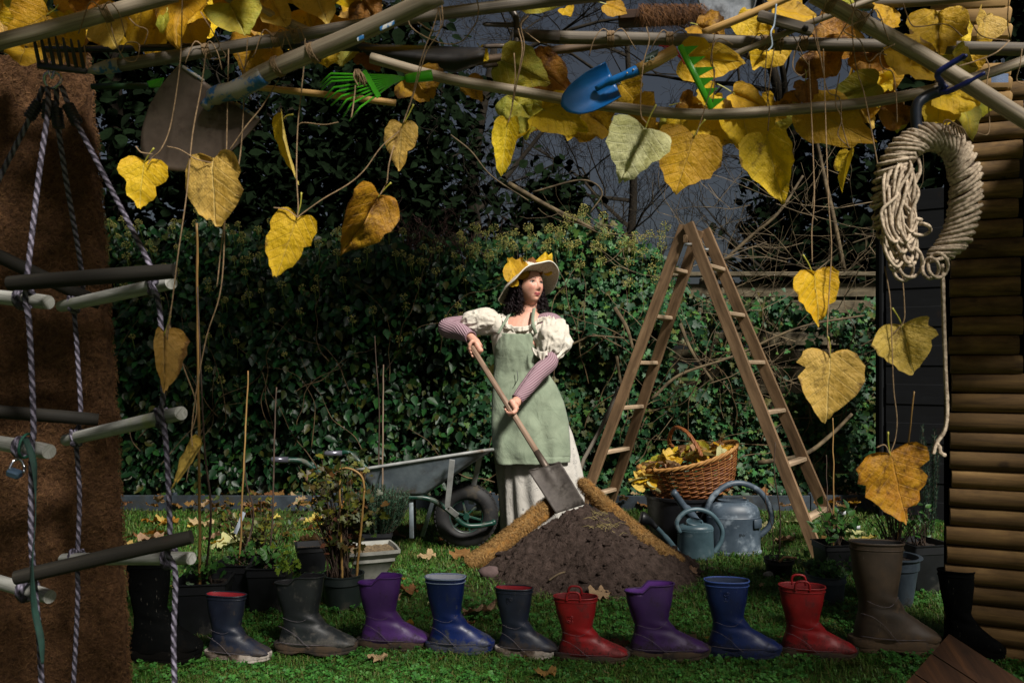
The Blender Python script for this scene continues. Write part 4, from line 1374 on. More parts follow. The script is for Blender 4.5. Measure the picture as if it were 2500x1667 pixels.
def leaf_mesh(mb, base, tip, width, twist=0, fold=.25, curl=.15, side=0.0, wr=.06, seed=0, teeth=.035, n=40, K=5, front=None, asym=0):
    """heart-shaped blade from stalk point to tip; all in world space"""
    base, tip = V(base), V(tip)
    Y = (tip - base)
    L = Y.length
    Y = Y / L
    f = front or V((0, -1, 0))
    Z = (f - Y * f.dot(Y)).normalized()
    Z = Matrix.Rotation(math.radians(twist), 3, Y) @ Z
    X = Y.cross(Z)
    vs, uv = [], []
    rb_ = random.Random(int(seed * 97))
    bites = [(rb_.uniform(.7, 5.6), rb_.uniform(.05, .14), rb_.uniform(.08, .3)) for q in range(rb_.randint(1, 4))]
    ec, ep = rb_.uniform(-.25, .35), rb_.uniform(0, 6.28)
    sk = rb_.uniform(-.12, .12)
    for k in range(K + 1):
        for j in range(n):
            a = 2 * PI * j / n
            sa = math.sin(a)
            hx = .5 * sa ** 3 + .5 * sa * abs(sa) ** .25
            hy = (13 * math.cos(a) - 5 * math.cos(2 * a) - 2 * math.cos(3 * a) - math.cos(4 * a))
            hy = (5 - hy) / 22.0
            hy = .55 * hy + .45 * (.47 - .5 * math.cos(a))
            if hy < 0: hy *= 0.8
            te = 1 + teeth * math.sin(j * 2.9 + seed) + 0.16 * noise.noise(V((math.cos(a) * 1.6, math.sin(a) * 1.6, seed))) + .07 * noise.noise(V((math.cos(a) * 5, math.sin(a) * 5, seed)))
            for (q0, qw, qd) in bites:
                te *= 1 - qd * math.exp(-((a - q0) / qw) ** 2)
            hx *= te
            my = min(max(hy * 0.85 + 0.06, 0.0), 0.97)
            q = k / K
            x = hx * q * (1 + asym * (1 if hx > 0 else -1))
            y = my + (hy * (1 + (te - 1) * .5) - my) * q
            wz = wr * 1.5 * (fbm(V((x * 2.0, y * 3.0, seed * 7.7)), 3) + 0.5 * math.sin((y - abs(x) * .5) * 20 + seed) * abs(x) * .5)
            z = fold * abs(x) ** 1.2 * .5 - curl * (y - .15) ** 2 + side * x * x * (1 if hx > 0 else -.4) + wz + ec * q ** 3 * math.sin(a * 2.5 + ep) * .5
            x += sk * y * (1 - y) * 2
            vs.append(base + X * x * width / 2 + Y * y * L + Z * z * width * .6)
            uv.append((0.5 + x * .5, y))
    fs = []
    for k in range(K):
        for j in range(n):
            fs.append((k * n + j, (k + 1) * n + j, (k + 1) * n + (j + 1) % n, k * n + (j + 1) % n))
    fs.append(tuple(range(n)))
    mb.add(vs, fs, uv)
    return X, Y, Z


def hang(label, base, tip, w, d, m, twist=0, fold=.25, curl=.15, side=0, wr=.06, string=None, stalk=None, seed=None, group='leaves hanging on twine', asym=0, extra=None):
    seed = seed if seed is not None else rnd(0, 50)
    b, t_ = P(*base, d), P(*tip, d)
    root = thing('hanging_leaf', label, 'leaf', b, group)
    mb = MB()
    leaf_mesh(mb, b, t_, w / FPX * d, twist, fold, curl, side, wr, seed, asym=asym)
    mb.build('blade', LM[m], root)
    if stalk:
        pp = catmull([b + (t_ - b) * .04, P((base[0] + stalk[0]) / 2 + rnd(-3, 3), (base[1] + stalk[1]) / 2, d - .006), P(*stalk, d - .01)], 4)
        MB().tube(pp, [.0014] * (len(pp) - 2) + [.0018, .0022], 6).build('stalk', M_stem, root)
    for s in (string or []):
        pts = []
        for (x, y) in s: pts.append(P(x, y, d - .008 + rnd(-.003, .003)))
        MB().tube(catmull(pts, 7) if len(pts) > 2 else pts, .00125, 5).build('twine', M_twine, root)
    if extra: extra(root)
    return root


hang('small yellow leaf hanging nearest the coir mat', (352, 395), (338, 512), 112, 1.72, 'b', -12, .2, .1, string=[[(445, 0), (440, 150), (418, 300), (395, 362), (372, 385), (360, 402)], [(332, 358), (345, 372), (372, 376)]], stalk=(376, 362), seed=3)
hang('large tan crinkled leaf hanging in front of the spade blade', (520, 388), (528, 565), 158, 1.68, 't', 8, .3, .15, wr=.1, string=[[(503, 130), (490, 220), (470, 330), (455, 480), (435, 620), (420, 740), (408, 830)], [(408, 358), (440, 366), (478, 388), (515, 398)]], seed=8)
hang('narrow folded bright yellow leaf at the twine fork', (690, 285), (722, 456), 70, 1.75, 'b', 62, .8, .3, string=[[(745, 95), (742, 160), (735, 230), (727, 310), (724, 420), (728, 500), (726, 528)], [(724, 312), (740, 300), (790, 305), (826, 299)]], stalk=(716, 280), seed=12)
hang('pale yellow leaf hanging below the green fan rake', (982, 305), (972, 418), 84, 1.75, 't', 10, .3, .12, string=[[(1075, 0), (1060, 60), (1030, 140), (1005, 240), (985, 300)], [(1068, 0), (1075, 70), (1040, 130), (1010, 230), (988, 290)], [(975, 320), (930, 360), (890, 415), (850, 450), (790, 485), (740, 520), (728, 530)], [(962, 355), (950, 400), (945, 445)]], stalk=(1010, 255), seed=14)
hang('heart-shaped yellow leaf with pointed tip under the folded leaf', (726, 530), (672, 680), 118, 1.75, 'y', -6, .25, .1, string=[[(728, 532), (700, 512), (668, 507)]], stalk=(736, 470), seed=18)
hang('curled brown leaf hanging right of the yellow heart leaf', (925, 478), (838, 628), 140, 1.76, 'o', -28, .7, .35, .35, wr=.14, string=[[(945, 445), (938, 458), (928, 476)]], stalk=(955, 446), seed=25)
hang('slim yellow leaf hanging alone left of the trowel', (1240, 296), (1222, 432), 74, 1.76, 'b', 18, .5, .15, string=[[(1265, 70), (1275, 120), (1262, 200), (1248, 270), (1241, 300)], [(1290, 40), (1272, 62), (1280, 110), (1272, 160), (1250, 250)], [(1255, 130), (1258, 190), (1250, 260)]], seed=30)
hang('pale green leaf folded open below the curved pole', (1576, 316), (1512, 442), 152, 1.74, 'p', 10, .55, .25, .3, wr=.09, string=[[(1578, 66), (1585, 100), (1572, 150), (1565, 220), (1565, 280), (1578, 300)]], stalk=(1602, 256), seed=33)
hang('broad dull yellow leaf below the curved pole', (1694, 330), (1648, 478), 168, 1.78, 'y', -4, .2, .1, string=[[(1745, 80), (1735, 150), (1745, 180), (1722, 260), (1700, 330)], [(1790, 110), (1755, 95), (1738, 130), (1745, 200), (1740, 250)]], stalk=(1722, 292), seed=36)
hang('yellow leaf with a curled pale edge right of the broad one', (1872, 330), (1910, 502), 118, 1.77, 'y', 34, .6, .2, .4, string=[[(1872, 120), (1868, 200), (1878, 260), (1875, 320)], [(1890, 118), (1880, 190), (1872, 260)]], seed=40)
hang('tiny folded yellow leaf with a white edge', (2072, 372), (2052, 470), 44, 1.78, 'b', 60, .9, .3, string=[[(1985, 40), (2000, 120), (2020, 220), (2050, 240), (2055, 300), (2072, 360)], [(2050, 180), (2040, 250), (2055, 290), (2046, 330), (2076, 362)]], seed=44)
hang('orange-yellow leaf hanging right of the ladder', (1985, 668), (2004, 802), 136, 1.74, 'b', -16, .45, .12, .1, string=[[(1975, 150), (1982, 300), (1988, 480), (1982, 560), (1983, 640)], [(2010, 120), (2016, 300), (2022, 480), (2030, 600), (2024, 720), (2020, 800), (2022, 850)]], stalk=(1960, 622), seed=48)
hang('large blotched heart-shaped leaf low right of the ladder', (2026, 866), (2018, 1034), 162, 1.72, 't', 4, .15, .08, string=[[(2022, 830), (2026, 868)]], stalk=(2021, 822), seed=50)
hang('grey-yellow leaf hanging below the rope coil', (2203, 794), (2232, 915), 166, 1.72, 't', 8, .2, .08, .15, string=[[(2160, 650), (2172, 720), (2176, 790), (2178, 850), (2182, 950), (2190, 1020), (2186, 1070), (2172, 1110)], [(2202, 660), (2208, 740), (2206, 785), (2180, 815)]], stalk=(2178, 752), seed=55)
hang('large orange-brown leaf hanging low beside the log wall', (2172, 1108), (2218, 1280), 205, 1.7, 'o', -6, .2, .1, .1, wr=.09, string=[[(2140, 1092), (2160, 1086), (2172, 1108)]], stalk=(2168, 1054), seed=60)
hang('narrow tan leaf in front of the right ladder rope', (400, 812), (402, 968), 84, 1.7, 't', -52, .45, .1, string=[[(420, 740), (408, 800), (404, 822)]], stalk=(416, 772), seed=63, asym=-.3)
hang('folded pale yellow leaf beside the tall bamboo cane', (492, 1086), (412, 1196), 72, 1.74, 't', 50, .7, .2, string=[[(558, 120), (550, 500), (540, 700), (505, 820), (480, 950), (468, 1050), (470, 1090)], [(412, 790), (450, 900), (480, 990), (466, 1060)]], seed=66)

# ---- leaves lying along the roof of poles; (stalk x,y, tip x,y, width, depth, colour, words)
CAN = [
    (118, 36, 10, 100, 130, 1.85, 'y', 'in the top left corner above the thick pole'),
    (60, -30, 110, 40, 120, 1.95, 'g', 'at the upper edge of the top left corner'),
    (150, 50, 205, 118, 100, 1.9, 'y', 'behind the iron rake head'),
    (60, 118, 45, 158, 100, 1.98, 'y', 'peeping below the black tube at the coir mat'),
    (250, 40, 285, 120, 120, 1.88, 't', 'between the thick pole and the grey handle'),
    (345, 30, 330, 124, 92, 1.86, 'y', 'hanging below the thick pole lashing'),
    (230, -25, 190, 45, 110, 1.97, 'o', 'tucked above the thick pole near its lashing'),
    (455, -30, 425, 120, 140, 1.9, 'y', 'hanging large between two poles at top left'),
    (400, 40, 398, 88, 40, 1.87, 'g', 'small and green-yellow beside the large top leaf'),
    (560, 10, 600, 92, 130, 2.0, 'g', 'dull green-yellow behind the pale pole stub'),
    (650, -20, 690, 60, 120, 2.05, 't', 'behind the pole stub near the top edge'),
    (760, -40, 800, 62, 130, 2.05, 't', 'crumpled above the long grey handle'),
    (880, 0, 925, 62, 100, 2.12, 'r', 'dark brown left of the spade shaft top'),
    (660, 128, 695, 155, 52, 2.0, 'y', 'small below the black tube end'),
    (790, 128, 800, 165, 76, 2.0, 'y', 'small beneath the spade shaft'),
    (895, 130, 930, 175, 78, 2.05, 'r', 'curled red-brown above the green fan rake'),
    (1010, 190, 1060, 246, 130, 1.98, 'o', 'below the curved pole near the rake ferrule'),
    (1140, 196, 1178, 248, 70, 1.98, 'o', 'pointed below the curved pole'),
    (1170, 120, 1190, 150, 40, 2.05, 'b', 'small bright one beside the fork tines'),
    (1225, 150, 1345, 205, 120, 2.0, 'g', 'green-yellow left of the blue trowel above the pole'),
    (1290, 150, 1400, 230, 110, 2.02, 'o', 'orange left of the blue trowel tip'),
    (1240, 232, 1300, 285, 110, 1.98, 'g', 'green-yellow below the pole left of the trowel'),
    (1325, 268, 1440, 318, 120, 1.95, 'y', 'below the trowel tip'),
    (1430, 275, 1500, 330, 130, 1.96, 'y', 'below the trowel blade'),
    (1515, 205, 1560, 258, 100, 1.96, 'y', 'right of the trowel blade'),
    (1530, 290, 1600, 330, 150, 1.95, 'y', 'behind the pale green hanging leaf'),
    (1660, 250, 1720, 262, 60, 1.94, 'o', 'folded on the curved pole by the toothed rake'),
    (1745, 232, 1700, 262, 80, 1.95, 'y', 'on the curved pole right of the toothed rake'),
    (1790, 228, 1876, 268, 80, 1.94, 'b', 'arched on top of the curved pole'),
    (1670, 140, 1825, 152, 110, 1.98, 'b', 'broad bright behind the green toothed rake'),
    (1680, 290, 1780, 345, 150, 1.96, 'y', 'behind the broad hanging leaf'),
    (1810, 280, 1850, 400, 150, 1.97, 'y', 'hanging wide below the curved pole'),
    (1700, 60, 1770, 90, 110, 2.08, 'o', 'under the broom bristles'),
    (1800, 40, 1850, 92, 90, 2.06, 'y', 'right of the broom handle'),
    (1890, 20, 1990, 45, 110, 2.02, 'y', 'at the top beside the flat handle'),
    (2000, 60, 2110, 120, 140, 2.08, 'o', 'dark behind the slanting pole'),
    (1990, 120, 2040, 190, 130, 2.03, 'o', 'brownish below the grey handle'),
    (2130, 125, 2120, 195, 120, 2.02, 'o', 'curled with a white edge left of the slanting pole'),
    (2170, 20, 2150, 70, 90, 2.1, 'y', 'small at the top right behind the pole'),
    (2290, 30, 2300, 140, 160, 1.95, 'y', 'large crinkled above the slanting pole'),
    (2190, 110, 2290, 215, 130, 1.9, 'y', 'crumpled below the slanting pole'),
    (2330, 140, 2390, 168, 80, 1.95, 'g', 'between the grey handle and the curved pole'),
    (2300, 225, 2395, 250, 120, 1.9, 'b', 'bright on the planks below the slanting pole'),
    (2140, 205, 2010, 250, 90, 1.93, 'g', 'speckled lying along the curved pole'),
    (1970, 262, 2140, 355, 140, 1.92, 'y', 'broad below the curved pole right of the ladder top'),
    (2010, 280, 1990, 330, 130, 1.96, 'g', 'half hidden behind the broad right leaf'),
    (2150, 262, 2220, 300, 120, 1.92, 'o', 'orange below the curved pole by the blue hook'),
    (2190, 270, 2190, 325, 80, 1.95, 'g', 'green-yellow left of the blue hook shank'),
    (2290, 250, 2290, 318, 110, 1.92, 'y', 'spotted right of the blue hook shank'),
    (1955, 250, 1890, 262, 60, 1.93, 'o', 'small orange lying on the curved pole'),
    (1965, 200, 1975, 258, 62, 1.9, 'r', 'folded red-brown standing on the curved pole'),
    (1270, 0, 1400, 10, 60, 2.1, 'g', 'thin strip above the grey handle at top centre'),
    (1480, 10, 1530, 35, 60, 2.12, 'y', 'small under the grey handle at top centre'),
    (1380, 20, 1395, 40, 40, 2.15, 'y', 'tiny one above the dark fork socket'),
]
WORD = {'y': 'yellow leaf', 'b': 'bright yellow leaf', 't': 'tan leaf', 'g': 'greenish leaf', 'o': 'orange-brown leaf', 'r': 'brown leaf', 'p': 'pale leaf', 'd': 'dry leaf'}
for i, (bx, by, tx, ty, w, d, m, words) in enumerate(CAN):
    b, q = P(bx, by, d), P(tx, ty, d - rnd(-.03, .05))
    root = thing('roof_leaf', WORD[m] + ' ' + words, 'leaf', b, 'leaves along the roof of poles')
    mb = MB()
    leaf_mesh(mb, b, q, w / FPX * d, rnd(-22, 22), rnd(.1, .5), rnd(-.2, .3), rnd(-.2, .3), rnd(.06, .13), i * 1.7, n=34, K=4)
    mb.build('blade', LM[m], root)
    if i % 2 == 0:
        e = b + (b - q).normalized() * rnd(.02, .04) + V((rnd(-.01, .01), -.004, rnd(-.015, .005)))
        MB().tube(catmull([b + (q - b) * .05, b.lerp(e, .6) + V((.003, 0, 0)), e], 4), .0013, 5).build('stalk', M_stem, root)

# ---- a second layer of leaves half hidden behind the poles
rng = random.Random(404)
for i in range(64):
    if i < 30: x, y = rng.uniform(-20, 960), rng.uniform(-30, 95)
    elif i < 48: x, y = rng.uniform(1880, 2440), rng.uniform(-20, 250)
    else: x, y = rng.uniform(1230, 1900), rng.uniform(225, 300)
    d = rng.uniform(2.12, 2.3)
    b = P(x, y, d); a = rng.uniform(-2.2, -.9)
    q = b + V((math.cos(a), rng.uniform(-.3, .1), math.sin(a))) * rng.uniform(.07, .12)
    m = rng.choice('yyybtog')
    root = thing('roof_leaf', 'half-hidden autumn leaf in the second layer behind the roof poles', 'leaf', b, 'second layer of roof leaves')
    mb = MB()
    leaf_mesh(mb, b, q, rng.uniform(.09, .14), rng.uniform(-35, 35), rng.uniform(.1, .6), rng.uniform(-.3, .4), rng.uniform(-.3, .4), rng.uniform(.08, .15), i * 3.1 + 200, n=26, K=3)
    mb.build('blade', LM[m], root)
# ---- unseen leaf cover added above the poles to shade boots and foreground
la_ = thing('added_leaf_shade', 'unseen poles and leaves added overhead to shade the foreground', 'arbour', (.8, 1.65, 2.0))
for (y, z) in ((1.38, 2.0), (1.56, 2.03), (1.74, 2.05)):
    MB().tube([(-1.6, y, z), (.8, y + rnd(-.05, .05), z + .02), (3.6, y, z)], .014, 8).build('pole', M_pole2, la_)
n_ = 670
rg = np.random.default_rng(8)
T_ = np.array([(0, 0, 0), (-.42, .12, .05), (-.5, .42, .03), (-.3, .8, 0), (0, 1.05, -.08), (.3, .8, 0), (.5, .42, .03), (.42, .12, .05), (0, .45, -.05)])
xx_ = np.concatenate([rg.uniform(-1.2, 3.5, 220), rg.uniform(1.3, 3.2, 190), rg.uniform(-1.5, .1, 130), rg.uniform(-1.35, .25, 90), rg.uniform(1.35, 2.2, 40)]); yy_ = np.concatenate([rg.uniform(1.36, 1.76, 220), rg.uniform(.9, 1.4, 190), rg.uniform(.5, 1.08, 130), rg.uniform(1.76, 2.12, 90), rg.uniform(1.76, 2.1, 40)])
pos = np.stack([xx_, yy_, rg.uniform(2.02, 2.08, n_)], 1) - np.array([[.8, 1.65, 2.0]])
Vv, Ff = scatter(T_, OVALF, pos, rots(rg.normal(0, .25, (n_, 3)) + np.array([[0, 0, 1]]), rg), rg.uniform(.08, .14, n_))
o = link('leaf_cover', np_mesh('leaf_cover', Vv, Ff, [(.5 + p[0] * .5, p[1]) for p in T_] * n_), LM['y'], la_)
o['kind'] = 'stuff'
# ---- loose twine loops over the roof poles
TW = [([(1010, 0), (1000, 60), (1060, 100), (1120, 105), (1160, 60), (1168, 20), (1160, -10)], 1.7, 'wide loop of twine hanging from the top centre'),
      ([(1078, 0), (1080, 60), (1060, 78), (1020, 55)], 1.7, 'short twine end beside the top centre loop'),
      ([(1282, 38), (1268, 62), (1285, 80), (1318, 105)], 1.9, 'forked twine end at the fork head'),
      ([(1940, 125), (1936, 165), (1955, 185), (1975, 165), (1950, 130)], 1.8, 'small dangling twine loop right of the toothed rake'),
      ([(2105, 50), (2060, 75), (2100, 100), (2120, 150), (2145, 132), (2165, 135)], 1.72, 'curled twine under the slanting pole'),
      ([(2185, 108), (2150, 130), (2155, 165), (2180, 180), (2188, 240), (2190, 300)], 1.72, 'twine dropping past the curved pole by the coil'),
      ([(2090, 0), (2080, 60), (2090, 160), (2110, 230), (2130, 330), (2148, 430)], 1.74, 'long straight twine left of the rope coil'),
      ([(2205, 10), (2225, 60), (2250, 65), (2310, 60), (2350, 90)], 1.74, 'loose twine across the large crinkled leaf'),
      ([(2468, 100), (2460, 60), (2462, 0)], 1.9, 'upright twine at the right end of the grey handle'),
      ([(2465, 100), (2430, 130), (2380, 150), (2340, 162)], 1.72, 'taut twine from the grey handle to the blue hook'),
      ([(2465, 100), (2400, 90), (2375, 60), (2380, 55)], 1.75, 'short looped twine over the upper planks'),
      ([(2500, 205), (2482, 195), (2490, 160), (2495, 120)], 1.75, 'twine at the far right edge beside the pole'),
      ([(2405, 140), (2415, 165), (2410, 205), (2415, 320), (2385, 326)], 1.75, 'twine dropping in front of the dark logs'),
      ([(268, 18), (275, 80), (300, 140), (330, 150), (340, 110), (310, 105), (295, 130)], 1.78, 'tangled twine below the thick pole'),
      ([(300, 25), (330, 60), (360, 75), (352, 110)], 1.78, 'arched twine over the tan leaf'),
      ([(205, 112), (212, 150), (216, 165)], 1.76, 'short twine right of the iron rake head'),
      ([(490, 30), (520, 80), (535, 115), (505, 128), (510, 145), (550, 140), (540, 118)], 1.78, 'knotted twine on the grey handle'),
      ([(580, 130), (600, 180), (612, 195)], 1.74, 'twine crossing to the spade socket'),
      ([(605, 90), (600, 150), (590, 200), (595, 250), (585, 390), (560, 480), (545, 560), (530, 700)], 1.74, 'long twine falling past the spade blade'),
      ([(680, 195), (640, 260), (600, 310), (562, 365)], 1.72, 'slanting twine from the spade socket'),
      ([(1895, 10), (1890, 60), (1882, 80), (1885, 110), (1875, 125)], 1.85, 'pale blue cord over the grey handle')]
M_bcord = mat('pale blue cord', '7a8898', 'a0b0c0', 40, .6)
for pts, d, label in TW:
    pp = catmull([P(x, y, d + rnd(-.012, .012)) for x, y in pts], 8)
    MB().tube(pp, .0022 if 'blue cord' in label else .00125, 5).single('twine', M_bcord if 'blue cord' in label else M_twine, label, 'twine', 'loose twine on the roof poles')

# ---- fallen leaves on the ground: lobed maple outline and ovals
def maple_mesh(seed, lob=5):
    r = random.Random(seed)
    n = 40
    vs, uv, fs = [(0, 0, 0)], [(.5, .3)], []
    for ring in (0.5, 1.0):
        for j in range(n):
            a = 2 * PI * j / n
            s = 0.62 + 0.38 * abs(math.cos(a * lob / 2)) ** 1.5 + r.uniform(-.05, .05)
            s *= 0.8 + .25 * math.cos(a)
            x, y = math.sin(a) * s * ring * .62, math.cos(a) * s * ring * .62
            z = 0.26 * ring * ring * noise.noise(V((x * 3, y * 3, seed))) + 0.16 * ring ** 2 * (r.random() - .2)
            vs.append((x, y, z)); uv.append((.5 + x * .7, .4 + y * .6))
    for j in range(n):
        fs.append((0, 1 + j, 1 + (j + 1) % n))
        fs.append((1 + j, 1 + n + j, 1 + n + (j + 1) % n)); fs.append((1 + j, 1 + n + (j + 1) % n, 1 + (j + 1) % n))
    vs += [(-.012, -.45, 0), (.012, -.45, 0), (.03, -.95, .14)]
    uv += [(.5, .2)] * 3
    k = len(vs)
    fs.append((k - 3, k - 2, k - 1))
    me = np_mesh('fallen_leaf', vs, fs, uv, True)
    return me


FM = {}
def fallen(px, py, size, m, label, group, spin=None, z=.02, tilt=.25, i=0):
    key = (m, i % 5)
    if key not in FM:
        FM[key] = maple_mesh(i % 5 + 3)
        FM[key] = FM[key].copy(); FM[key].materials.append(LM[m])
    o = bpy.data.objects.new('fallen_leaf', FM[key])
    C.objects.link(o)
    o.location = G(px, py, z)
    k = size / FPX * o.location.y
    o.scale = (k, k, k)
    o.rotation_euler = (rnd(-tilt, tilt), rnd(-tilt, tilt), spin if spin is not None else rnd(0, 6.28))
    return tag(o, label, 'leaf', group)


NAMED = [(1158, 1490, 78, 'd', 'flat orange-brown maple leaf right of the blue boot with white lining', -1.4), (1690, 1575, 62, 'd', 'brown leaf between the right purple boot and blue boot', .2), (1520, 1572, 40, 'r', 'torn brown leaf beside the toe of the red boot', 1.), (1478, 1570, 30, 'd', 'small orange leaf behind the toe of the red boot', 2.), (1335, 1640, 52, 'r', 'brown leaf in front of the navy boot toe', .5), (1472, 1450, 48, 'd', 'tan leaf at the front foot of the soil heap', 1.2), (958, 1455, 50, 'd', 'orange-brown leaf right of the left purple boot top', .8), (1000, 1440, 52, 'r', 'curled brown leaf between purple and blue boots', 2.), (995, 1538, 54, 'o', 'orange leaf above the purple boot toe', .1), (1045, 1355, 42, 'd', 'pale curled leaf in front of the barrow wheel', 1.), (1135, 1350, 50, 'r', 'dark brown leaf under the barrow wheel', 2.), (1690, 1395, 30, 'd', 'pale brown leaf at the right foot of the heap', .3), (560, 1325, 80, 'p', 'large pale cream leaf behind the left pots', .2), (600, 1312, 50, 'd', 'pale tan leaf behind the left pots', 1.), (490, 1275, 50, 'd', 'orange leaf standing by the tall bamboo cane', .4), (380, 1310, 60, 'd', 'orange leaf half hidden by the rope ladder', 1.4), (625, 1250, 60, 'r', 'big red-brown leaf caught by the black pots', .9), (1140, 1525, 34, 'r', 'dark curled leaf behind the blue boot', .1), (930, 1605, 42, 'd', 'thin rolled leaf in front of the purple boot', 1.57), (1060, 1468, 24, 'p', 'white scrap of leaf left of the blue boot', 1.2), (1135, 1265, 40, 'b', 'bright yellow leaf seen through the barrow wheel', .4), (2200, 1520, 30, 'r', 'small brown leaf right of the tall brown boot', .3)]
for i, (px, py, s, m, lab, sp_) in enumerate(NAMED):
    fallen(px, py, s * 1.22, m, lab, 'fallen leaves on the lawn', sp_, .035, .3, i)
rng = random.Random(14)
for i in range(60):
    fallen(rng.uniform(320, 2140), rng.uniform(1262, 1330), rng.uniform(28, 60), rng.choice('ydddoorpb'), 'fallen autumn leaf on the far lawn near the edging', 'leaves along the far lawn', None, .02, .45, i)
for i in range(150):
    fallen(rng.uniform(280, 2150), rng.uniform(1200, 1236), rng.uniform(18, 40), rng.choice('rrrrdod'), 'dead brown leaf in the litter under the hedge', 'leaf litter under the hedge', None, rng.uniform(.05, .1), .6, i)
for i in range(40):
    px, py = rng.uniform(420, 2250), rng.uniform(1330, 1650)
    g = G(px, py)
    if ((g.x - .375) / .65) ** 2 + ((g.y - 4.22) / .65) ** 2 < 1: continue
    fallen(px, py, rng.uniform(10, 22), rng.choice('rdoy'), 'small scrap of dry leaf in the near grass', 'leaf scraps in the near grass', None, .03, .5, i)
# ================================================================ SOIL HEAP
M_soil = mat('dark crumbly soil', '392e28', '5a4b44', 30, 0.95, 1.0, 0.03, 0.15, bscale=110)
heap = thing('soil_heap', 'heap of dark crumbly soil in front of the person', 'soil heap', (0.375, 4.22, 0))
mb = MB()
mb.grid(150, 150, lambda u, v: (lambda x, y: V((x, y, mound_h(x, y))))(0.375 + (u - .5) * 1.55, 4.22 + (v - .5) * 1.55))
mb.build('soil', M_soil, heap)
rng = random.Random(2)
mb = MB()
for k in range(2600):
    a, r = rng.uniform(0, 2 * PI), 0.66 * math.sqrt(rng.uniform(.0, 1.25)) * (1.25 if rng.random() < .06 else 1)
    x, y = .375 + math.cos(a) * r, 4.22 + math.sin(a) * r
    s = rng.uniform(.002, .006) * (2.4 if rng.random() < .05 else 1)
    z = max(mound_h(x, y), 0.005)
    mb.ball((x, y, z - s * .1), s, 6, 4, (1.1, 1, .7), None, lambda d: 1 + .7 * noise.noise(d * 1.7 + V((x * 30, y * 30, 0))))
for k in range(70):
    a, r = rng.uniform(0, 2 * PI), rng.uniform(.2, .72)
    x, y = .385 + math.cos(a) * r, 4.22 + math.sin(a) * r
    s = rng.uniform(.008, .021)
    mb.ball((x, y, max(mound_h(x, y), .004) + s * .05), s, 10, 7, (1.2, 1, .62), None, lambda d: 1 + .5 * noise.noise(d * 1.4 + V((x * 30, y * 30, 0))) + .3 * noise.noise(d * 4 + V((x * 9, y * 30, 5))))
mb.build('clods', M_soil, heap, smooth=True, kind='stuff')
M_stone = mat('pinkish stone', '463634', '5e4c4a', 14, .85, .4, .004)
for (px, py, s, lab) in ((1195, 1400, .05, 'dull pink stone at the left foot of the soil heap'), (1648, 1394, .033, 'small pink-grey stone at the right foot of the soil heap')):
    c = G(px, py, .03)
    MB().ball(c, s, 12, 8, (1, .8, .75), None, lambda d: 1 + .35 * noise.noise(d * 1.3 + V((px, 0, 0)))).single('stone', M_stone, lab, 'stone')
MB().tube(catmull([G(1340, 1416, .06), G(1365, 1400, .08), G(1392, 1393, .09), G(1400, 1385, .1)], 5), [.005] * 8 + [.003] * 8, 6).single('twig', M_barkp, 'short curved twig lying on the soil heap', 'twig')
tf = MB()
for k in range(60):
    x, y = .46 + rnd(-.05, .07), 4.1 + rnd(-.06, .08)
    z = mound_h(x, y)
    a = rnd(0, 6.28); l = rnd(.03, .07)
    tf.tube([V((x, y, z)), V((x + math.cos(a) * l * .5, y + math.sin(a) * l * .5, z + .015)), V((x + math.cos(a) * l, y + math.sin(a) * l, z + .006))], .0009, 3)
tf.single('dry_grass_tuft', mat('dry grass', '7a6c3c', '9a8c58', 20, .8), 'wisp of dry grass on top of the soil heap', 'grass', kind=None)

# ---- two coir rolls lying over the heap
M_coirg = mat('golden coir', '6a4622', '9a7038', 50, 0.95, 1.0, 0.01, 0.15, bscale=120)
M_fibg = foliage('golden coir fibres', ['6a4a28', '8c6a3c', 'a4804c', '74542e', 'b08e5c'], 0.8, 0.2, 0)
rng = random.Random(6)
for lab, pts, rr in (('golden coir roll sloping left from under the spade', [(1400, 1205, 4.5), (1345, 1232, 4.45), (1270, 1292, 4.35), (1195, 1350, 4.25), (1140, 1376, 4.22)], [.055, .058, .062, .058, .045]),
                     ('golden coir roll sloping right towards the watering cans', [(1418, 1176, 4.6), (1480, 1238, 4.36), (1545, 1296, 4.2), (1610, 1344, 4.12), (1664, 1374, 4.1)], [.042, .05, .055, .046, .032])):
    pp = catmull([P(*q) for q in pts], 10)
    root = thing('coir_roll', lab, 'coir roll', pp[-1])
    rad = [interp(i / (len(pp) - 1), [0, .25, .5, .75, 1], rr) for i in range(len(pp))]
    rad = [q * .86 for q in rad]; rad[-1] *= .55; rad[-2] *= .8; rad[0] *= .7
    MB().tube(pp, rad, 22, prof=lambda a, L: 1 + .3 * noise.noise(V((math.cos(a) * 1.2, math.sin(a) * 1.2, L * 7))) + .1 * noise.noise(V((math.cos(a) * 4, math.sin(a) * 4, L * 30))) - .12 * abs(math.sin(a))).build('roll', M_coirg, root)

    def sf(u, v, pp=pp, rad=rad):
        i = u * (len(pp) - 1.001); k = int(i)
        c = pp[k].lerp(pp[k + 1], i - k)
        tg = (pp[k + 1] - pp[k]).normalized()
        x = tg.cross(V((0, 0, 1))).normalized(); y = x.cross(tg)
        a = v * 2 * PI
        nn = x * math.cos(a) + y * math.sin(a)
        return c + nn * rad[k] * .93, nn
    fibres(root, sf, 8500, .026, rng, mt=M_fibg, w=.0006, lift=.014)

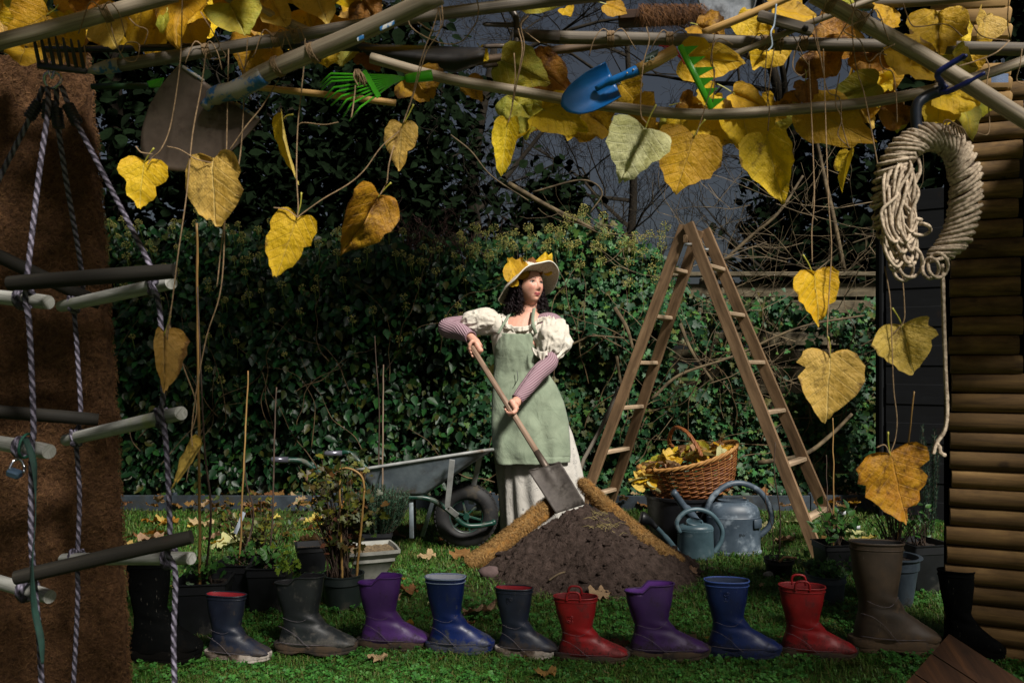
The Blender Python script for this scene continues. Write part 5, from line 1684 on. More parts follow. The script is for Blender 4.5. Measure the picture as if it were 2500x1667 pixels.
# ================================================================ BOOTS
def boot_profile():
    #        back x,z       front x,z      half width   (unit boot: height 1 = .27 m, length .255 m)
    return [(-.004, .27, .152, .27, .040), (-.004, .262, .152, .262, .040), (.004, .205, .145, .208, .042), (.016, .155, .136, .165, .042), (.025, .12, .134, .14, .041), (.022, .09, .142, .118, .041), (.012, .058, .158, .102, .042), (.007, .030, .175, .09, .043), (.02, .014, .192, .08, .044), (.085, .012, .21, .07, .045), (.14, .013, .228, .061, .046), (.185, .016, .243, .053, .044), (.222, .020, .254, .044, .037), (.243, .026, .260, .036, .024), (.252, .031, .26, .034, .006)]


def loft_boot(mb, prof, n=28, sub=3, ex=2.5, notch=0, fx=None):
    pr = np.array(prof)
    tt = np.arange(len(pr))
    ts = np.linspace(0, len(pr) - 1, (len(pr) - 1) * sub + 1)
    P5 = [np.interp(ts, tt, pr[:, k]) for k in range(5)]
    vs, uv = [], []
    for i in range(len(ts)):
        xb, zb, xf, zf, w = (P5[k][i] for k in range(5))
        for j in range(n + 1):
            a = 2 * PI * j / n
            ca, sa = math.cos(a), math.sin(a)
            c = abs(ca) ** (2 / ex) * (1 if ca > 0 else -1)
            s = abs(sa) ** (2 / ex) * (1 if sa > 0 else -1)
            f = (c + 1) / 2
            x, z, y = lerp(xb, xf, f), lerp(zb, zf, f), s * w
            if notch and ts[i] < 4:
                k = max(0, min(1, (0.0 - ca - .02) / .12)) * max(0, 1 - ts[i] / 3.2)
                z -= notch * k
            wr = .0016 * noise.noise(V((x * 24, y * 24, z * 24))) + (.003 * math.sin(z * 150 + 3 * ca) * math.exp(-((z - .115) / .03) ** 2) if f > .3 else 0)
            vs.append(V((x + wr * c, y + wr * s, z)))
            uv.append((a * .05, z))
    m = n + 1
    fs = [(i * m + j, (i + 1) * m + j, (i + 1) * m + j + 1, i * m + j + 1) for i in range(len(ts) - 1) for j in range(n)]
    mb.add(vs, fs, uv)
    return vs[:n]


def rubber(name, c1, c2, mud='3a2e22', damt=.35, rough=.5, low=True):
    """welly rubber: mud sits low down and in blotches"""
    t = NT(name)
    co = t.coord('Object')
    col = t.ramp(t.noise(co, 9, 4), [(.35, rgb(c1)), (.7, rgb(c2))])
    g = t.node('ShaderNodeTexCoord'); sp = t.node('ShaderNodeSeparateXYZ'); t.l.new(g.outputs['Object'], sp.inputs[0])
    h = t.step(sp.outputs[2], .11, .0)
    n = t.noise(co, 22, 6, .7)
    mm = t.step(t.math('ADD', n, t.math('MULTIPLY', h, .26)), .68 - .25 * damt, .82 - .2 * damt)
    fine = t.step(t.noise(co, 160, 3), .5, .62)
    mm = t.math('MULTIPLY', mm, t.math('MULTIPLY_ADD', fine, .4, .5))
    sc_ = t.step(t.noise(t.coord('Object', (60, 60, 8)), 4, 4), .66, .7)
    col = t.mix(t.math('MULTIPLY', sc_, .25), col, rgb('8a8478'))
    t.bump(n, .12, .003)
    return t.done(t.mix(mm, col, rgb(mud)), t.math('MULTIPLY_ADD', mm, .45, rough), .5 if low else .05)


M_solewh = mat('muddy white sole', 'b8b0a8', '8a7a6c', 20, .8, .3, .003, dirt='3a2c20', damt=.5, dscale=12)
M_soledk = mat('muddy dark sole', '1c1a18', '2c2622', 20, .85, .5, .004, dirt='4a3a2a', damt=.6, dscale=14)
M_seam = mat('pale dusty seam', '4a444a', '6a6268', 30, .8)
M_dark_in = mat('boot inside black', '0a0a0c', '101014', 10, .8)


def boot(label, px_heel, py_base, px_toe, py_top, rub, sole, lining, rim=None, yaw=-6, handles=False, notch=0, group='rubber boots in a row', emblem=None, tall=1.0, band=True, seams=True):
    org = G(px_heel, py_base)
    k = org.y / FPX
    fl = (px_toe - px_heel) * k / .255          # length scale
    hs = (py_base - py_top) * k / .27           # height scale
    root = thing('rubber_boot', label, 'boot', (0, 0, 0), group)
    sy = (fl + hs) / 2 * 1.02
    S = lambda p: V((p[0] * fl, p[1] * sy, p[2] * hs))

    def fix(mb):
        mb.v = [tuple(S(p)) for p in mb.v]
        return mb
    prof = boot_profile()
    mb = MB()
    top = loft_boot(mb, prof, notch=notch)
    # inside lining: a wall set in from the rim
    up = fix(mb).build('upper', rub, root)
    ins = MB()
    n = len(top)
    cx = sum(p.x for p in top) / n
    rings = []
    for q, (sc_, dz) in enumerate(((.985, 0.0), (.955, -.002), (.92, -.02), (.84, -.07), (.66, -.12))):
        rings.append([V((cx + (p.x - cx) * sc_, p.y * sc_, p.z + dz + (.0015 if q == 0 else 0))) for p in top])
    vs = [p for r_ in rings for p in r_]
    fs = [(i * n + j, i * n + (j + 1) % n, (i + 1) * n + (j + 1) % n, (i + 1) * n + j) for i in range(4) for j in range(n)]
    fs.append(tuple(4 * n + j for j in range(n)))
    ins.add(vs, fs)
    fix(ins).build('lining', lining, root)
    if band:
        rb = MB()
        rb.tube([V((cx + (p.x - cx) * 1.012, p.y * 1.012, p.z - .001)) for p in top], .0032, 6, closed=True)
        if not notch:
            rb.tube([V((cx + (p.x - cx) * 1.01, p.y * 1.01, p.z - .016)) for p in top], .0018, 5, closed=True)
        fix(rb).build('rim', rim or rub, root)
    # sole with heel block
    so = MB()
    outl = []
    for j in range(30):
        a = 2 * PI * j / 30
        x = .128 + .135 * math.cos(a)
        w = interp(x, [-.007, .03, .085, .14, .19, .235, .263], [.03, .043, .038, .045, .05, .042, .02]) * abs(math.sin(a)) ** .5 * (1 if math.sin(a) > 0 else -1)
        outl.append((x, w))

    def lift(x): return .008 * max(0, (x - .17) / .09) ** 2
    for (z0, z1, g) in ((0.012, 0.034, 1.0), (0.0, .013, .96)):
        vs = []
        for z, e in ((z0, g), (z0 + .003, g * 1.015), (z1 - .003, g * 1.02), (z1, g)):
            for (x, w) in outl:
                zz = z
                if z1 < .02:     # tread: cut under the arch
                    if .085 < x < .125: zz = max(z, .008)
                vs.append(V((.128 + (x - .128) * e, w * e, zz + lift(x))))
        fs = [tuple(range(29, -1, -1)), tuple(range(90, 120))]
        for q in range(3):
            fs += [(q * 30 + j, q * 30 + (j + 1) % 30, (q + 1) * 30 + (j + 1) % 30, (q + 1) * 30 + j) for j in range(30)]
        so.add(vs, fs)
    fix(so).build('sole', sole, root, auto=45)
    if seams:
        for s in (-1, 1):
            se = MB()
            se.tube(catmull([V((.016, s * .034, .098)), V((.045, s * .0475, .092)), V((.08, s * .0485, .07)), V((.11, s * .0495, .04)), V((.125, s * .0505, .03))], 5), .0007, 4)
            se.tube(catmull([V((.014, s * .035, .042)), V((.06, s * .0455, .04)), V((.13, s * .0478, .038)), V((.19, s * .046, .04)), V((.235, s * .034, .042)), V((.256, s * .012, .043))], 5), .0008, 4)
            fix(se).build('seam', M_seam, root)
            se2 = MB().tube(catmull([V((.03, s * .041, .13)), V((.07, s * .0435, .118)), V((.1, s * .043, .12)), V((.126, s * .03, .14))], 5), .0006, 4)
            fix(se2).build('ankle_crease', M_seam, root)
    if handles:
        for s in (-1, 1):
            ha = MB()
            y0 = s * .0395
            ha.tube(catmull([V((.045, y0, .262)), V((.046, y0, .285)), V((.056, y0, .298)), V((.082, y0, .298)), V((.092, y0, .285)), V((.093, y0, .262))], 6), .0046, 8)
            fix(ha).build('pull_loop', rub, root)
    if emblem:
        em = MB()
        ex, ez, er, kind = emblem
        y = -.0425 * interp(ez, [.1, .2, .27], [1.08, 1.0, .95])
        if kind == 'round':
            for r_ in (er, er * .78): em.tube([V((ex + math.cos(a) * r_, y + .004 * (math.cos(a)) ** 2, ez + math.sin(a) * r_)) for a in [q * PI / 12 for q in range(24)]], .0011, 5, closed=True)
            for q in range(7): em.ball(V((ex + rnd(-.5, .5) * er, y + .001, ez + rnd(-.5, .5) * er)), .003, 6, 4)
        elif kind == 'shield':
            em.tube([V((ex + x_ * er, y + .001, ez + z_ * er)) for x_, z_ in ((-1, .6), (1, .6), (1, -.4), (.4, -1.1), (-.4, -1.1), (-1, -.4))], .0011, 5, closed=True)
            em.tube([V((ex + math.cos(a) * er * .5, y, ez - .2 * er + math.sin(a) * er * .5)) for a in [q * PI / 8 for q in range(16)]], .0011, 5, closed=True)
            em.beam(V((ex - er, y, ez + er * 1.0)), V((ex + er, y, ez + er * 1.0)), .002, .005)
        else:
            em.tube([V((ex + x_ * er, y + .001, ez + z_ * er)) for x_, z_ in ((0, 1), (1, 0), (0, -1), (-1, 0))], .0011, 5, closed=True)
            for q in range(3): em.beam(V((ex - .5 * er + q * .4 * er, y, ez - .3 * er)), V((ex - .3 * er + q * .4 * er, y, ez + .3 * er)), .0015, .0025)
        fix(em).build('emblem', rub, root)
    root.location = org + V((0, 0, .017))
    root.rotation_euler = (math.radians(rnd(-2.5, 2.5)), math.radians(rnd(-2.2, 1.2)), math.radians(yaw + rnd(-4, 4)))
    return root


R_navy = rubber('navy rubber', '0e1220', '1a2234', damt=.5)
R_black = rubber('black green rubber', '14171a', '23282a', '5a5650', .6)
R_purp = rubber('purple rubber', '42205e', '563078', '2e2418', .5, .45)
R_purp2 = rubber('darker purple rubber', '301848', '40205c', '241a14', .65, .5)
R_blue = rubber('royal blue rubber', '0a1844', '102460', '4a4a3c', .5, .38)
R_blue2 = rubber('deep blue rubber', '0a1a48', '10265e', '1a1c24', .5, .45)
R_red = rubber('red rubber', '720a0e', '98121a', '281410', .75, .48)
R_brown = rubber('brown rubber', '2c231a', '4a3a2a', '5e4a34', .5, .6)
R_shade = rubber('shade-darkened rubber', '050606', '0a0b0b', '12100e', .4, .85, False)  # near-black colour carries the shade the two end boots stand in
M_wlin = mat('white lining', 'c0c4d0', 'dcdfe8', 10, .7)
M_rlin = mat('red lining', '80141e', '981c28', 10, .7)
M_blin = mat('blue grey lining', '24304a', '34425e', 10, .7)
M_plin = mat('purple inside', '4a1c70', '5a2880', 10, .6)

boot('shade-darkened boot with a diamond emblem behind the ladder rope', 318, 1622, 492, 1378, R_shade, R_shade, M_dark_in, emblem=(.06, .2, .014, 'diamond'), yaw=-4, seams=False)
boot('navy boot with red lining at the left end of the row', 506, 1614, 668, 1460, R_navy, M_solewh, M_rlin, yaw=-8)
boot('muddy black boot with a notched rim beside the navy boot', 676, 1598, 872, 1416, R_black, M_soledk, M_dark_in, notch=.024, yaw=-4)
boot('left purple boot with a stepped rim', 876, 1588, 1048, 1414, R_purp, M_soledk, M_plin, notch=.026, yaw=-4)
boot('shiny blue boot with white lining and white piping', 1044, 1596, 1204, 1416, R_blue, R_blue, M_wlin, rim=mat('pale blue piping', '8a9ac4', 'a8b4d4', 10, .5), yaw=-10)
boot('navy boot with red lining in the middle of the row', 1213, 1606, 1362, 1444, R_navy, M_solewh, M_rlin, emblem=(.062, .225, .012, 'shield'), yaw=-8)
boot('left red boot with pull loops and a round emblem', 1358, 1618, 1530, 1464, R_red, M_soledk, mat('red inside', '5a080c', '7a0c12', 10, .7), handles=True, emblem=(.058, .185, .015, 'round'), yaw=-8)
boot('right purple boot with a stepped rim', 1532, 1614, 1726, 1436, R_purp2, M_soledk, M_plin, notch=.026, yaw=-4)
boot('dark blue boot with a round emblem near the right end', 1724, 1606, 1896, 1424, R_blue2, R_blue2, M_blin, rim=mat('blue piping', '34509a', '4460aa', 10, .5), emblem=(.07, .22, .017, 'round'), yaw=-6)
boot('right red boot with pull loops', 1902, 1606, 2078, 1436, R_red, M_soledk, mat('red inside dark', '5a080c', '7a0c12', 10, .7), handles=True, yaw=-6)
boot('tall brown muddy boot at the right end of the row', 2078, 1594, 2284, 1334, R_brown, R_brown, M_dark_in, yaw=-2)
boot('shade-darkened boot standing half hidden beside the log wall', 2298, 1602, 2430, 1400, R_shade, R_shade, M_dark_in, yaw=-30, seams=False)

# ================================================================ POTS AND PLANTS
M_pot = mat('black nursery pot', '0c0d10', '15171b', 10, .5, .1, .002, dirt='3a3830', damt=.2)
M_potg = mat('dark green-grey pot', '1a2222', '28302f', 10, .5, .1, .002, dirt='4a463c', damt=.2)
M_potb = mat('blue grey pot', '2e3842', '48535e', 10, .5, .1, .002, dirt='2a2a26', damt=.3)
M_grey = mat('pale grey planter', '6e6e68', '8c8c84', 10, .6, .1, .002, dirt='5a564a', damt=.3)
M_comp = mat('potting soil', '1c140e', '34281c', 60, .95, 1, .01, bscale=120)
M_chip = mat('bark chips', '4a3a28', '8a7656', 90, .9, 1, .01, bscale=120)
M_bamb = wood('bamboo', '5e4628', '86683a', 'a0804c', .5, 1.2, 60, .3, .15)
M_sap = mat('brown sapling bark', '2c2018', '4a382a', 20, .8, .3, .002)


def pot_round(label, px, py, r_top, r_bot, h, m, group=None, ring=True, soil=None, wide=False):
    c = G(px, py)
    root = thing('plant_pot', label, 'plant pot', c, group)
    k = .006
    pr = [(r_bot - .002, 0), (r_bot, .004), (lerp(r_bot, r_top, .74), h * .74), (lerp(r_bot, r_top, .75) + (k if ring else 0), h * .76), (r_top, h - .008), (r_top + (.012 if wide else .003), h - .004), (r_top + (.012 if wide else .003), h), (r_top - .005, h), (r_top - .008, h - .03)]
    MB().lathe(pr, c, 36).build('wall', m, root, auto=35)
    MB().grid(14, 14, lambda u, v: c + V(((u - .5) * 2, (v - .5) * 2, 0)) * (r_top - .008) * (1 / max(1, math.hypot((u - .5) * 2, (v - .5) * 2))) + V((0, 0, h - .025 + .008 * noise.noise(V((u * 6, v * 6, px)))))).build('soil', soil or M_comp, root)
    return root, c + V((0, 0, h - .02))


def pot_square(label, px, py, wt, wb, h, m, group=None, rot=.1, soil=None):
    c = G(px, py)
    root = thing('plant_pot', label, 'plant pot', c, group)

    def ring(w, z, ch=.12):
        o = []
        for (sx, sy) in ((1, -1), (1, 1), (-1, 1), (-1, -1)):
            for q in range(4):
                a = {(1, -1): -PI / 2, (1, 1): 0, (-1, 1): PI / 2, (-1, -1): PI}[(sx, sy)] + q / 3 * PI / 2
                o.append(V((sx * w / 2 * (1 - ch) + math.cos(a) * w / 2 * ch, sy * w / 2 * (1 - ch) + math.sin(a) * w / 2 * ch, z)))
        R_ = Matrix.Rotation(rot, 3, 'Z')
        return [c + R_ @ p for p in o]
    rs = [ring(wb * .98, 0), ring(wb, .004), ring(lerp(wb, wt, .8), h * .8), ring(lerp(wb, wt, .8) + .008, h * .82), ring(wt, h - .004), ring(wt + .012, h - .003), ring(wt + .012, h), ring(wt - .008, h), ring(wt - .014, h - .03)]
    n = 16
    MB().add([p for r_ in rs for p in r_], [(i * n + j, i * n + (j + 1) % n, (i + 1) * n + (j + 1) % n, (i + 1) * n + j) for i in range(len(rs) - 1) for j in range(n)]).build('wall', m, root, auto=35)
    R_ = Matrix.Rotation(rot, 3, 'Z')
    MB().grid(12, 12, lambda u, v: c + R_ @ V(((u - .5) * (wt - .016), (v - .5) * (wt - .016), h - .026 + .01 * noise.noise(V((u * 6, v * 6, px)))))).build('soil', soil or M_comp, root)
    return root, c + V((0, 0, h - .02))


def cane(label, a, b, r, m=None, knots=True, group='canes standing in pots'):
    a, b = V(a), V(b)
    n = 40
    path = [a.lerp(b, i / n) + V((.004 * noise.noise(V((i * .2, a.x * 9, 0))), 0, 0)) for i in range(n + 1)]
    rr = [r * (1 - .3 * i / n) * (1.16 if knots and i % 8 == 4 else 1) for i in range(n + 1)]
    return MB().tube(path, rr, 8).single('cane', m or M_bamb, label, 'cane', group, loc=a)


def plant(label, base, stems, leafn, lm, spread, height, T=OVAL, F=OVALF, size=(.03, .05), seed=1, name='potted_plant', cat='plant', lean=(0, 0), r=.0025, droop=.3):
    rng = np.random.default_rng(seed)
    root = thing(name, label, cat, base)
    mb = MB(); pos, nr = [], []
    for k in range(stems):
        a = rng.uniform(0, 2 * PI); s = rng.uniform(.2, 1)
        e = V(base) + V((math.cos(a) * spread * s + lean[0], math.sin(a) * spread * s * .8 + lean[1], height * rng.uniform(.5, 1)))
        m_ = V(base).lerp(e, .5) + V((math.cos(a) * spread * .05, 0, height * .12))
        pp = catmull([V(base) + V((rng.uniform(-.03, .03), rng.uniform(-.03, .03), 0)), m_, e], 6)
        mb.tube(pp, [r * (1 - .6 * i / len(pp)) for i in range(len(pp))], 5)
        for q in range(max(1, leafn // stems)):
            i = rng.integers(int(len(pp) * .25), len(pp))
            o = rng.normal(0, .022, 3)
            pos.append(np.array(pp[i]) + o)
            nr.append((rng.normal(0, .6), -.4 + rng.normal(0, .5), .7 + rng.normal(0, .4)))
    mb.build('stem', M_sap, root)
    if leafn:
        n = len(pos)
        Vv, Ff = scatter(T, F, np.array(pos) - np.array(base)[None], rots(np.array(nr), rng), rng.uniform(size[0], size[1], n))
        o = link('leaves', np_mesh('leaves', Vv, Ff, smooth=True), lm, root)
        o['kind'] = 'stuff'
    return root


def needle_bush(label, base, nst, h, spread, lm, seed, name='rosemary_plant', per=95, ln=.016, upright=1.0):
    rng = np.random.default_rng(seed)
    root = thing(name, label, 'plant', base)
    mb = MB(); Vv, Ff = [], []
    b0 = V(base)
    for k in range(nst):
        a = rng.uniform(0, 2 * PI); s = math.sqrt(rng.uniform(0, 1)) * spread
        e = V((math.cos(a) * s, math.sin(a) * s, h * rng.uniform(.72, 1.0) * (1 - .25 * s / max(spread, 1e-3))))
        p0 = V((math.cos(a) * s * .35, math.sin(a) * s * .35, 0))
        pp = catmull([p0, p0.lerp(e, .5) + V((math.cos(a) * s * .12, 0, 0)), e], 6)
        mb.tube([b0 + q for q in pp], .0013, 4)
        for q in range(per):
            f = rng.uniform(.12, 1) * (len(pp) - 1.01); i = int(f)
            c = pp[i].lerp(pp[i + 1], f - i)
            t_ = rng.uniform(0, 2 * PI)
            d = V((math.cos(t_), math.sin(t_), rng.uniform(.3, 1.3))).normalized()
            l = ln * rng.uniform(.7, 1.3)
            w = d.cross(V((0, 0, 1))).normalized() * .0014
            j = len(Vv)
            Vv += [tuple(c - w), tuple(c + w), tuple(c + d * l)]
            Ff.append((j, j + 1, j + 2))
    mb.build('stem', M_sap, root)
    o = link('needles', np_mesh('needles', Vv, Ff), lm, root); o['kind'] = 'stuff'
    return root


M_rose = foliage('rosemary needles', ['223f2c', '34543e', '42644c', '2a4834', '587860'], .5, .4, .1)
M_clem = foliage('yellowing climber leaves', ['3c4a18', '5a5c1c', '6a641e', '2c4418', '4a3a16', '24401a', '5a3a1a', '34501e'], .5, .4, .25)
M_straw = foliage('weedy green leaves', ['24481c', '346024', '44702c', '2c5220'], .5, .4, .2)
pg = 'black pots at the left'
_, s1 = pot_square('square black pot behind the navy boot holding the tall cane', 500, 1545, .19, .15, .215, M_pot, pg, .15)
_, s2 = pot_square('square black pot behind with a sapling and a white tag', 585, 1480, .17, .14, .2, M_pot, pg, -.05)
_, s3 = pot_square('square black pot left of the round green pot', 660, 1490, .165, .14, .2, M_pot, pg, .05)
_, s4 = pot_round('round dark green-grey pot with the leafy climber', 838, 1486, .088, .072, .155, M_potg)
_, s5 = pot_square('small black pot half hidden behind the climber', 760, 1400, .15, .12, .15, M_pot, pg, .3)
# pale pedestal planter
pc = G(905, 1425)
pp_ = thing('pedestal_planter', 'pale grey square planter bowl filled with bark chips', 'planter', pc)


def sqring(w, z, c=pc, rot=.35):
    R_ = Matrix.Rotation(rot, 3, 'Z')
    o = []
    for i in range(16):
        a = 2 * PI * i / 16 + PI / 4
        ca, sa = math.cos(a), math.sin(a)
        m_ = max(abs(ca), abs(sa)) ** .85
        o.append(c + R_ @ V((ca / m_ * w / 2, sa / m_ * w / 2, z)))
    return o


rs = [sqring(.13, 0), sqring(.13, .012), sqring(.1, .025), sqring(.13, .06), sqring(.19, .12), sqring(.205, .125), sqring(.205, .14), sqring(.25, .165), sqring(.252, .18), sqring(.232, .18), sqring(.215, .155)]
MB().add([p for r_ in rs for p in r_], [(i * 16 + j, i * 16 + (j + 1) % 16, (i + 1) * 16 + (j + 1) % 16, (i + 1) * 16 + j) for i in range(len(rs) - 1) for j in range(16)]).build('bowl', M_grey, pp_, auto=30)
mb = MB(); mb.grid(16, 16, lambda u, v: pc + Matrix.Rotation(.35, 3, 'Z') @ V(((u - .5) * .22, (v - .5) * .22, .163 + .006 * noise.noise(V((u * 20, v * 20, 0))))))
mb.build('bark_chips', M_chip, pp_)
bp = thing('plant_pot', 'square black pot holding the bushy rosemary', 'plant pot', G(915, 1385, .0), pg)
rc = P(922, 1352, 4.3)
rsq = [sqring(.13, 0, rc, .1), sqring(.15, .1, rc, .1), sqring(.16, .1, rc, .1), sqring(.16, .12, rc, .1), sqring(.14, .12, rc, .1), sqring(.13, .1, rc, .1)]
MB().add([p for r_ in rsq for p in r_], [(i * 16 + j, i * 16 + (j + 1) % 16, (i + 1) * 16 + (j + 1) % 16, (i + 1) * 16 + j) for i in range(5) for j in range(16)] + [tuple(80 + j for j in range(16))]).build('wall', M_pot, bp, auto=30)
needle_bush('bushy blue-green rosemary in front of the wheelbarrow', tuple(rc + V((0, 0, .09))), 240, .31, .18, M_rose, 5, per=120, ln=.021)
needle_bush('tall upright rosemary sprig beside the log wall', tuple(P(2268, 1330, 4.0)), 9, .72, .05, M_rose, 6, per=330, ln=.022)
plant('leafy yellow-green climber on canes in the round pot', tuple(s4), 30, 430, M_clem, .2, .55, IVY, IVYF, (.022, .048), 7, 'climbing_plant', lean=(-.05, .05))
plant('wispy mixed greenery filling in behind the left pots', tuple(G(640, 1395)), 30, 360, M_clem, .3, .42, OVAL, OVALF, (.018, .038), 27, 'mixed_greenery')
plant('dry brown growth at the foot of the climber', tuple(s4 + V((-.04, 0, 0))), 40, 60, foliage('dead climber leaves', ['3a1e12', '5a3420', '4a2818'], .8, .2, .1), .13, .35, OVAL, OVALF, (.02, .035), 8, 'dead_climber')
plant('low weeds in the square pot behind the navy boot', tuple(s1), 14, 70, M_straw, .1, .09, IVY, IVYF, (.02, .04), 9, 'pot_weeds')
plant('low weeds in the back left square pot', tuple(s2), 10, 40, M_straw, .08, .07, IVY, IVYF, (.02, .035), 10, 'pot_weeds')
plant('low weeds in the square pot beside the climber', tuple(s3), 12, 60, M_straw, .08, .09, OVAL, OVALF, (.025, .045), 11, 'pot_weeds')
plant('bright lime sprig hanging over the muddy black boot', tuple(P(702, 1400, 3.25)), 4, 34, foliage('lime leaves', ['7a9a2c', '8fae3c', 'a0b83c'], .5, .4, .3), .04, .1, IVY, IVYF, (.018, .032), 12, 'lime_sprig')
cane('tallest bamboo cane rising in front of the hanging leaves', s1 + V((-.01, -.02, -.02)), P(480, 545, 3.05), .0062)
cane('thin cane with a sapling left of the climber', s2 + V((0, 0, 0)), P(606, 905, 3.7), .0045)
cane('thin brown cane standing before the left hedge', s3, P(675, 945, 3.6), .0042, M_sap)
cane('bamboo cane left in the climber pot', s4 + V((0, -.02, 0)), P(828, 1150, 3.5), .006)
cane('bamboo cane right in the climber pot', s4 + V((.06, -.02, 0)), P(890, 1195, 3.48), .0058)
cane('cane standing behind the rosemary against the barrow', rc + V((.02, .02, .1)), P(936, 890, 4.6), .0052, wood('grey cane', '4a3c30', '6b5a48', '8a7862', .6, 1.2, 60))
MB().tube(catmull([P(890, 1196, 3.48), P(884, 1165, 3.48), P(865, 1148, 3.48), P(840, 1142, 3.48), P(815, 1150, 3.48)], 5), .0045, 7).single('cane_hoop', M_bamb, 'bent cane hoop over the climber', 'cane')
for lab, s, pts, d in (('dark sapling stem beside the tallest cane', s1, [(515, 1250), (500, 1100), (490, 900), (482, 700)], 3.05), ('forked bare sapling in the back left pot', s2, [(612, 1300), (618, 1240), (598, 1150), (604, 960)], 3.7), ('thin dark sapling twig behind the barrow cane', rc + V((.03, .0, .1)), [(925, 1150), (926, 1000), (918, 880), (915, 820)], 4.62)):
    pp = catmull([s] + [P(x, y, d) for x, y in pts], 6)
    MB().tube(pp, [.0055 * (1 - .6 * i / len(pp)) for i in range(len(pp))], 6).single('sapling', M_sap, lab, 'sapling', loc=s)
MB().plate([P(570, 1300, 3.68), P(592, 1248, 3.68), P(600, 1252, 3.68), P(578, 1304, 3.68)], .0012, (0, 1, 0)).single('plant_tag', mat('white plastic tag', '9aa4b0', 'b4bcc8', 5, .5), 'white plastic plant tag hanging on the left sapling', 'tag', smooth=False)

gR = 'pots at the right'
_, r1 = pot_round('small black pot with two bare stems right of the cans', 1902, 1408, .072, .055, .095, M_pot, gR)
_, r2 = pot_square('black pot with leafy strawberries behind the blue-grey pot', 2035, 1400, .16, .13, .16, M_pot, gR, .1)
_, r3 = pot_round('low blue-grey pot with trailing weeds behind the red boot', 2015, 1468, .085, .075, .125, M_potb, gR)
_, r4 = pot_round('tall grey pot with a wide rim behind the brown boot', 2185, 1475, .1, .07, .215, M_potb, gR, wide=True)
_, r5 = pot_square('large black pot in the shade beside the log wall', 2245, 1440, .2, .17, .23, M_pot, gR, .2)
plant('trailing weeds over the low blue-grey pot', tuple(r3), 22, 150, M_straw, .13, .08, IVY, IVYF, (.018, .036), 15, 'pot_weeds')
plant('leafy strawberry plant in the right black pot', tuple(r2), 14, 60, M_straw, .14, .2, OVAL, OVALF, (.035, .06), 16, 'strawberry_plant')
plant('wiry grass-like herb behind the tall brown boot', tuple(r4), 40, 60, M_straw, .14, .3, OVAL, OVALF, (.012, .02), 17, 'wiry_herb')
plant('moss and weeds in the small black pot', tuple(r1), 10, 40, M_straw, .06, .05, IVY, IVYF, (.014, .025), 18, 'pot_weeds')
plant('herb in the large shaded pot', tuple(r5), 16, 60, M_straw, .14, .22, OVAL, OVALF, (.02, .035), 19, 'pot_weeds')
for lab, s, e, r_ in (('bare young stem in the small black pot', r1, P(1893, 1080, 4.05), .004), ('thin red stem in the small black pot', r1 + V((-.03, 0, 0)), P(1870, 1180, 4.05), .0025)):
    pp = catmull([s, s.lerp(e, .4) + V((.012, 0, 0)), s.lerp(e, .75) + V((-.01, 0, 0)), e], 6)
    MB().tube(pp, [r_ * (1 - .5 * i / len(pp)) for i in range(len(pp))], 6).single('sapling', M_sap, lab, 'sapling', loc=s)
cane('cane leaning in the strawberry pot', r2, P(2034, 1020, 4.25), .0042)
cane('cane behind the orange-brown hanging leaf', r4, P(2232, 955, 3.6), .005)
cane('thin dark cane left of the strawberry pot', r2 + V((-.03, 0, 0)), P(2018, 1110, 4.2), .003, M_sap)
for lab, x, y, d in (('white plant tag in the strawberry pot', 2055, 1248, 4.15), ('curled white tag lower in the strawberry pot', 2090, 1283, 4.1)):
    MB().grid(5, 2, lambda u, v: P(x - 10 + 20 * u, y - 4 + 8 * v + 5 * math.sin(u * 2.5), d)).single('plant_tag', mat('white tag', 'b0b4b8', 'c8ccd0', 5, .5) if 'white tag' not in bpy.data.materials else bpy.data.materials['white tag'], lab, 'tag', solid=.001)
MB().tube(catmull([P(1902, 1372, 3.98), P(1915, 1360, 3.98), P(1945, 1362, 3.98)], 4), .006, 6).single('leaf_scrap', LM['d'], 'orange curled leaf on the small black pot', 'leaf')
c = G(1878, 1402, .02)
MB().ball(c, .025, 10, 7, (1.2, .8, .7), None, lambda d: 1 + .3 * noise.noise(d * 2)).single('stone', mat('grey stone', '6a6864', '8a8884', 12, .9), 'pale grey stone beside the small black pot', 'stone')
# ================================================================ WHEELBARROW
M_galv = mat('galvanised tray', '5a646c', '7f8a90', 7, .5, .2, .003, metal=.35, dirt='4a463e', damt=.45, dscale=6)
M_green = mat('green painted tube', '082820', '0e3a2e', 10, .4, .2, .002, dirt='4a4a40', damt=.45, dscale=16)
M_tyre = mat('black tyre', '0d0d0e', '1a1a1b', 12, .7, .4, .004, dirt='3a342a', damt=.35, dscale=16)
M_strut = mat('pale grey strut', '7a7c7a', 'a4a6a4', 12, .5, .2, .002, metal=.2, dirt='6a5a48', damt=.3)
wb = thing('wheelbarrow', 'grey metal wheelbarrow with green frame and black tyre', 'wheelbarrow', (-.55, 4.7, 0))
wc = P(1138, 1258, 4.71)
R_ = .186
ty = MB()
ty.lathe([(R_ - .05 + .048 * math.cos(a) + (.003 if abs(math.sin(a)) < .6 and int(k) % 2 else 0), .046 * math.sin(a)) for k, a in enumerate([PI + q * 2 * PI / 22 for q in range(23)])], wc, 56, ax=(.08, -1, 0))
wh = ty.build('wheel', M_tyre, wb)
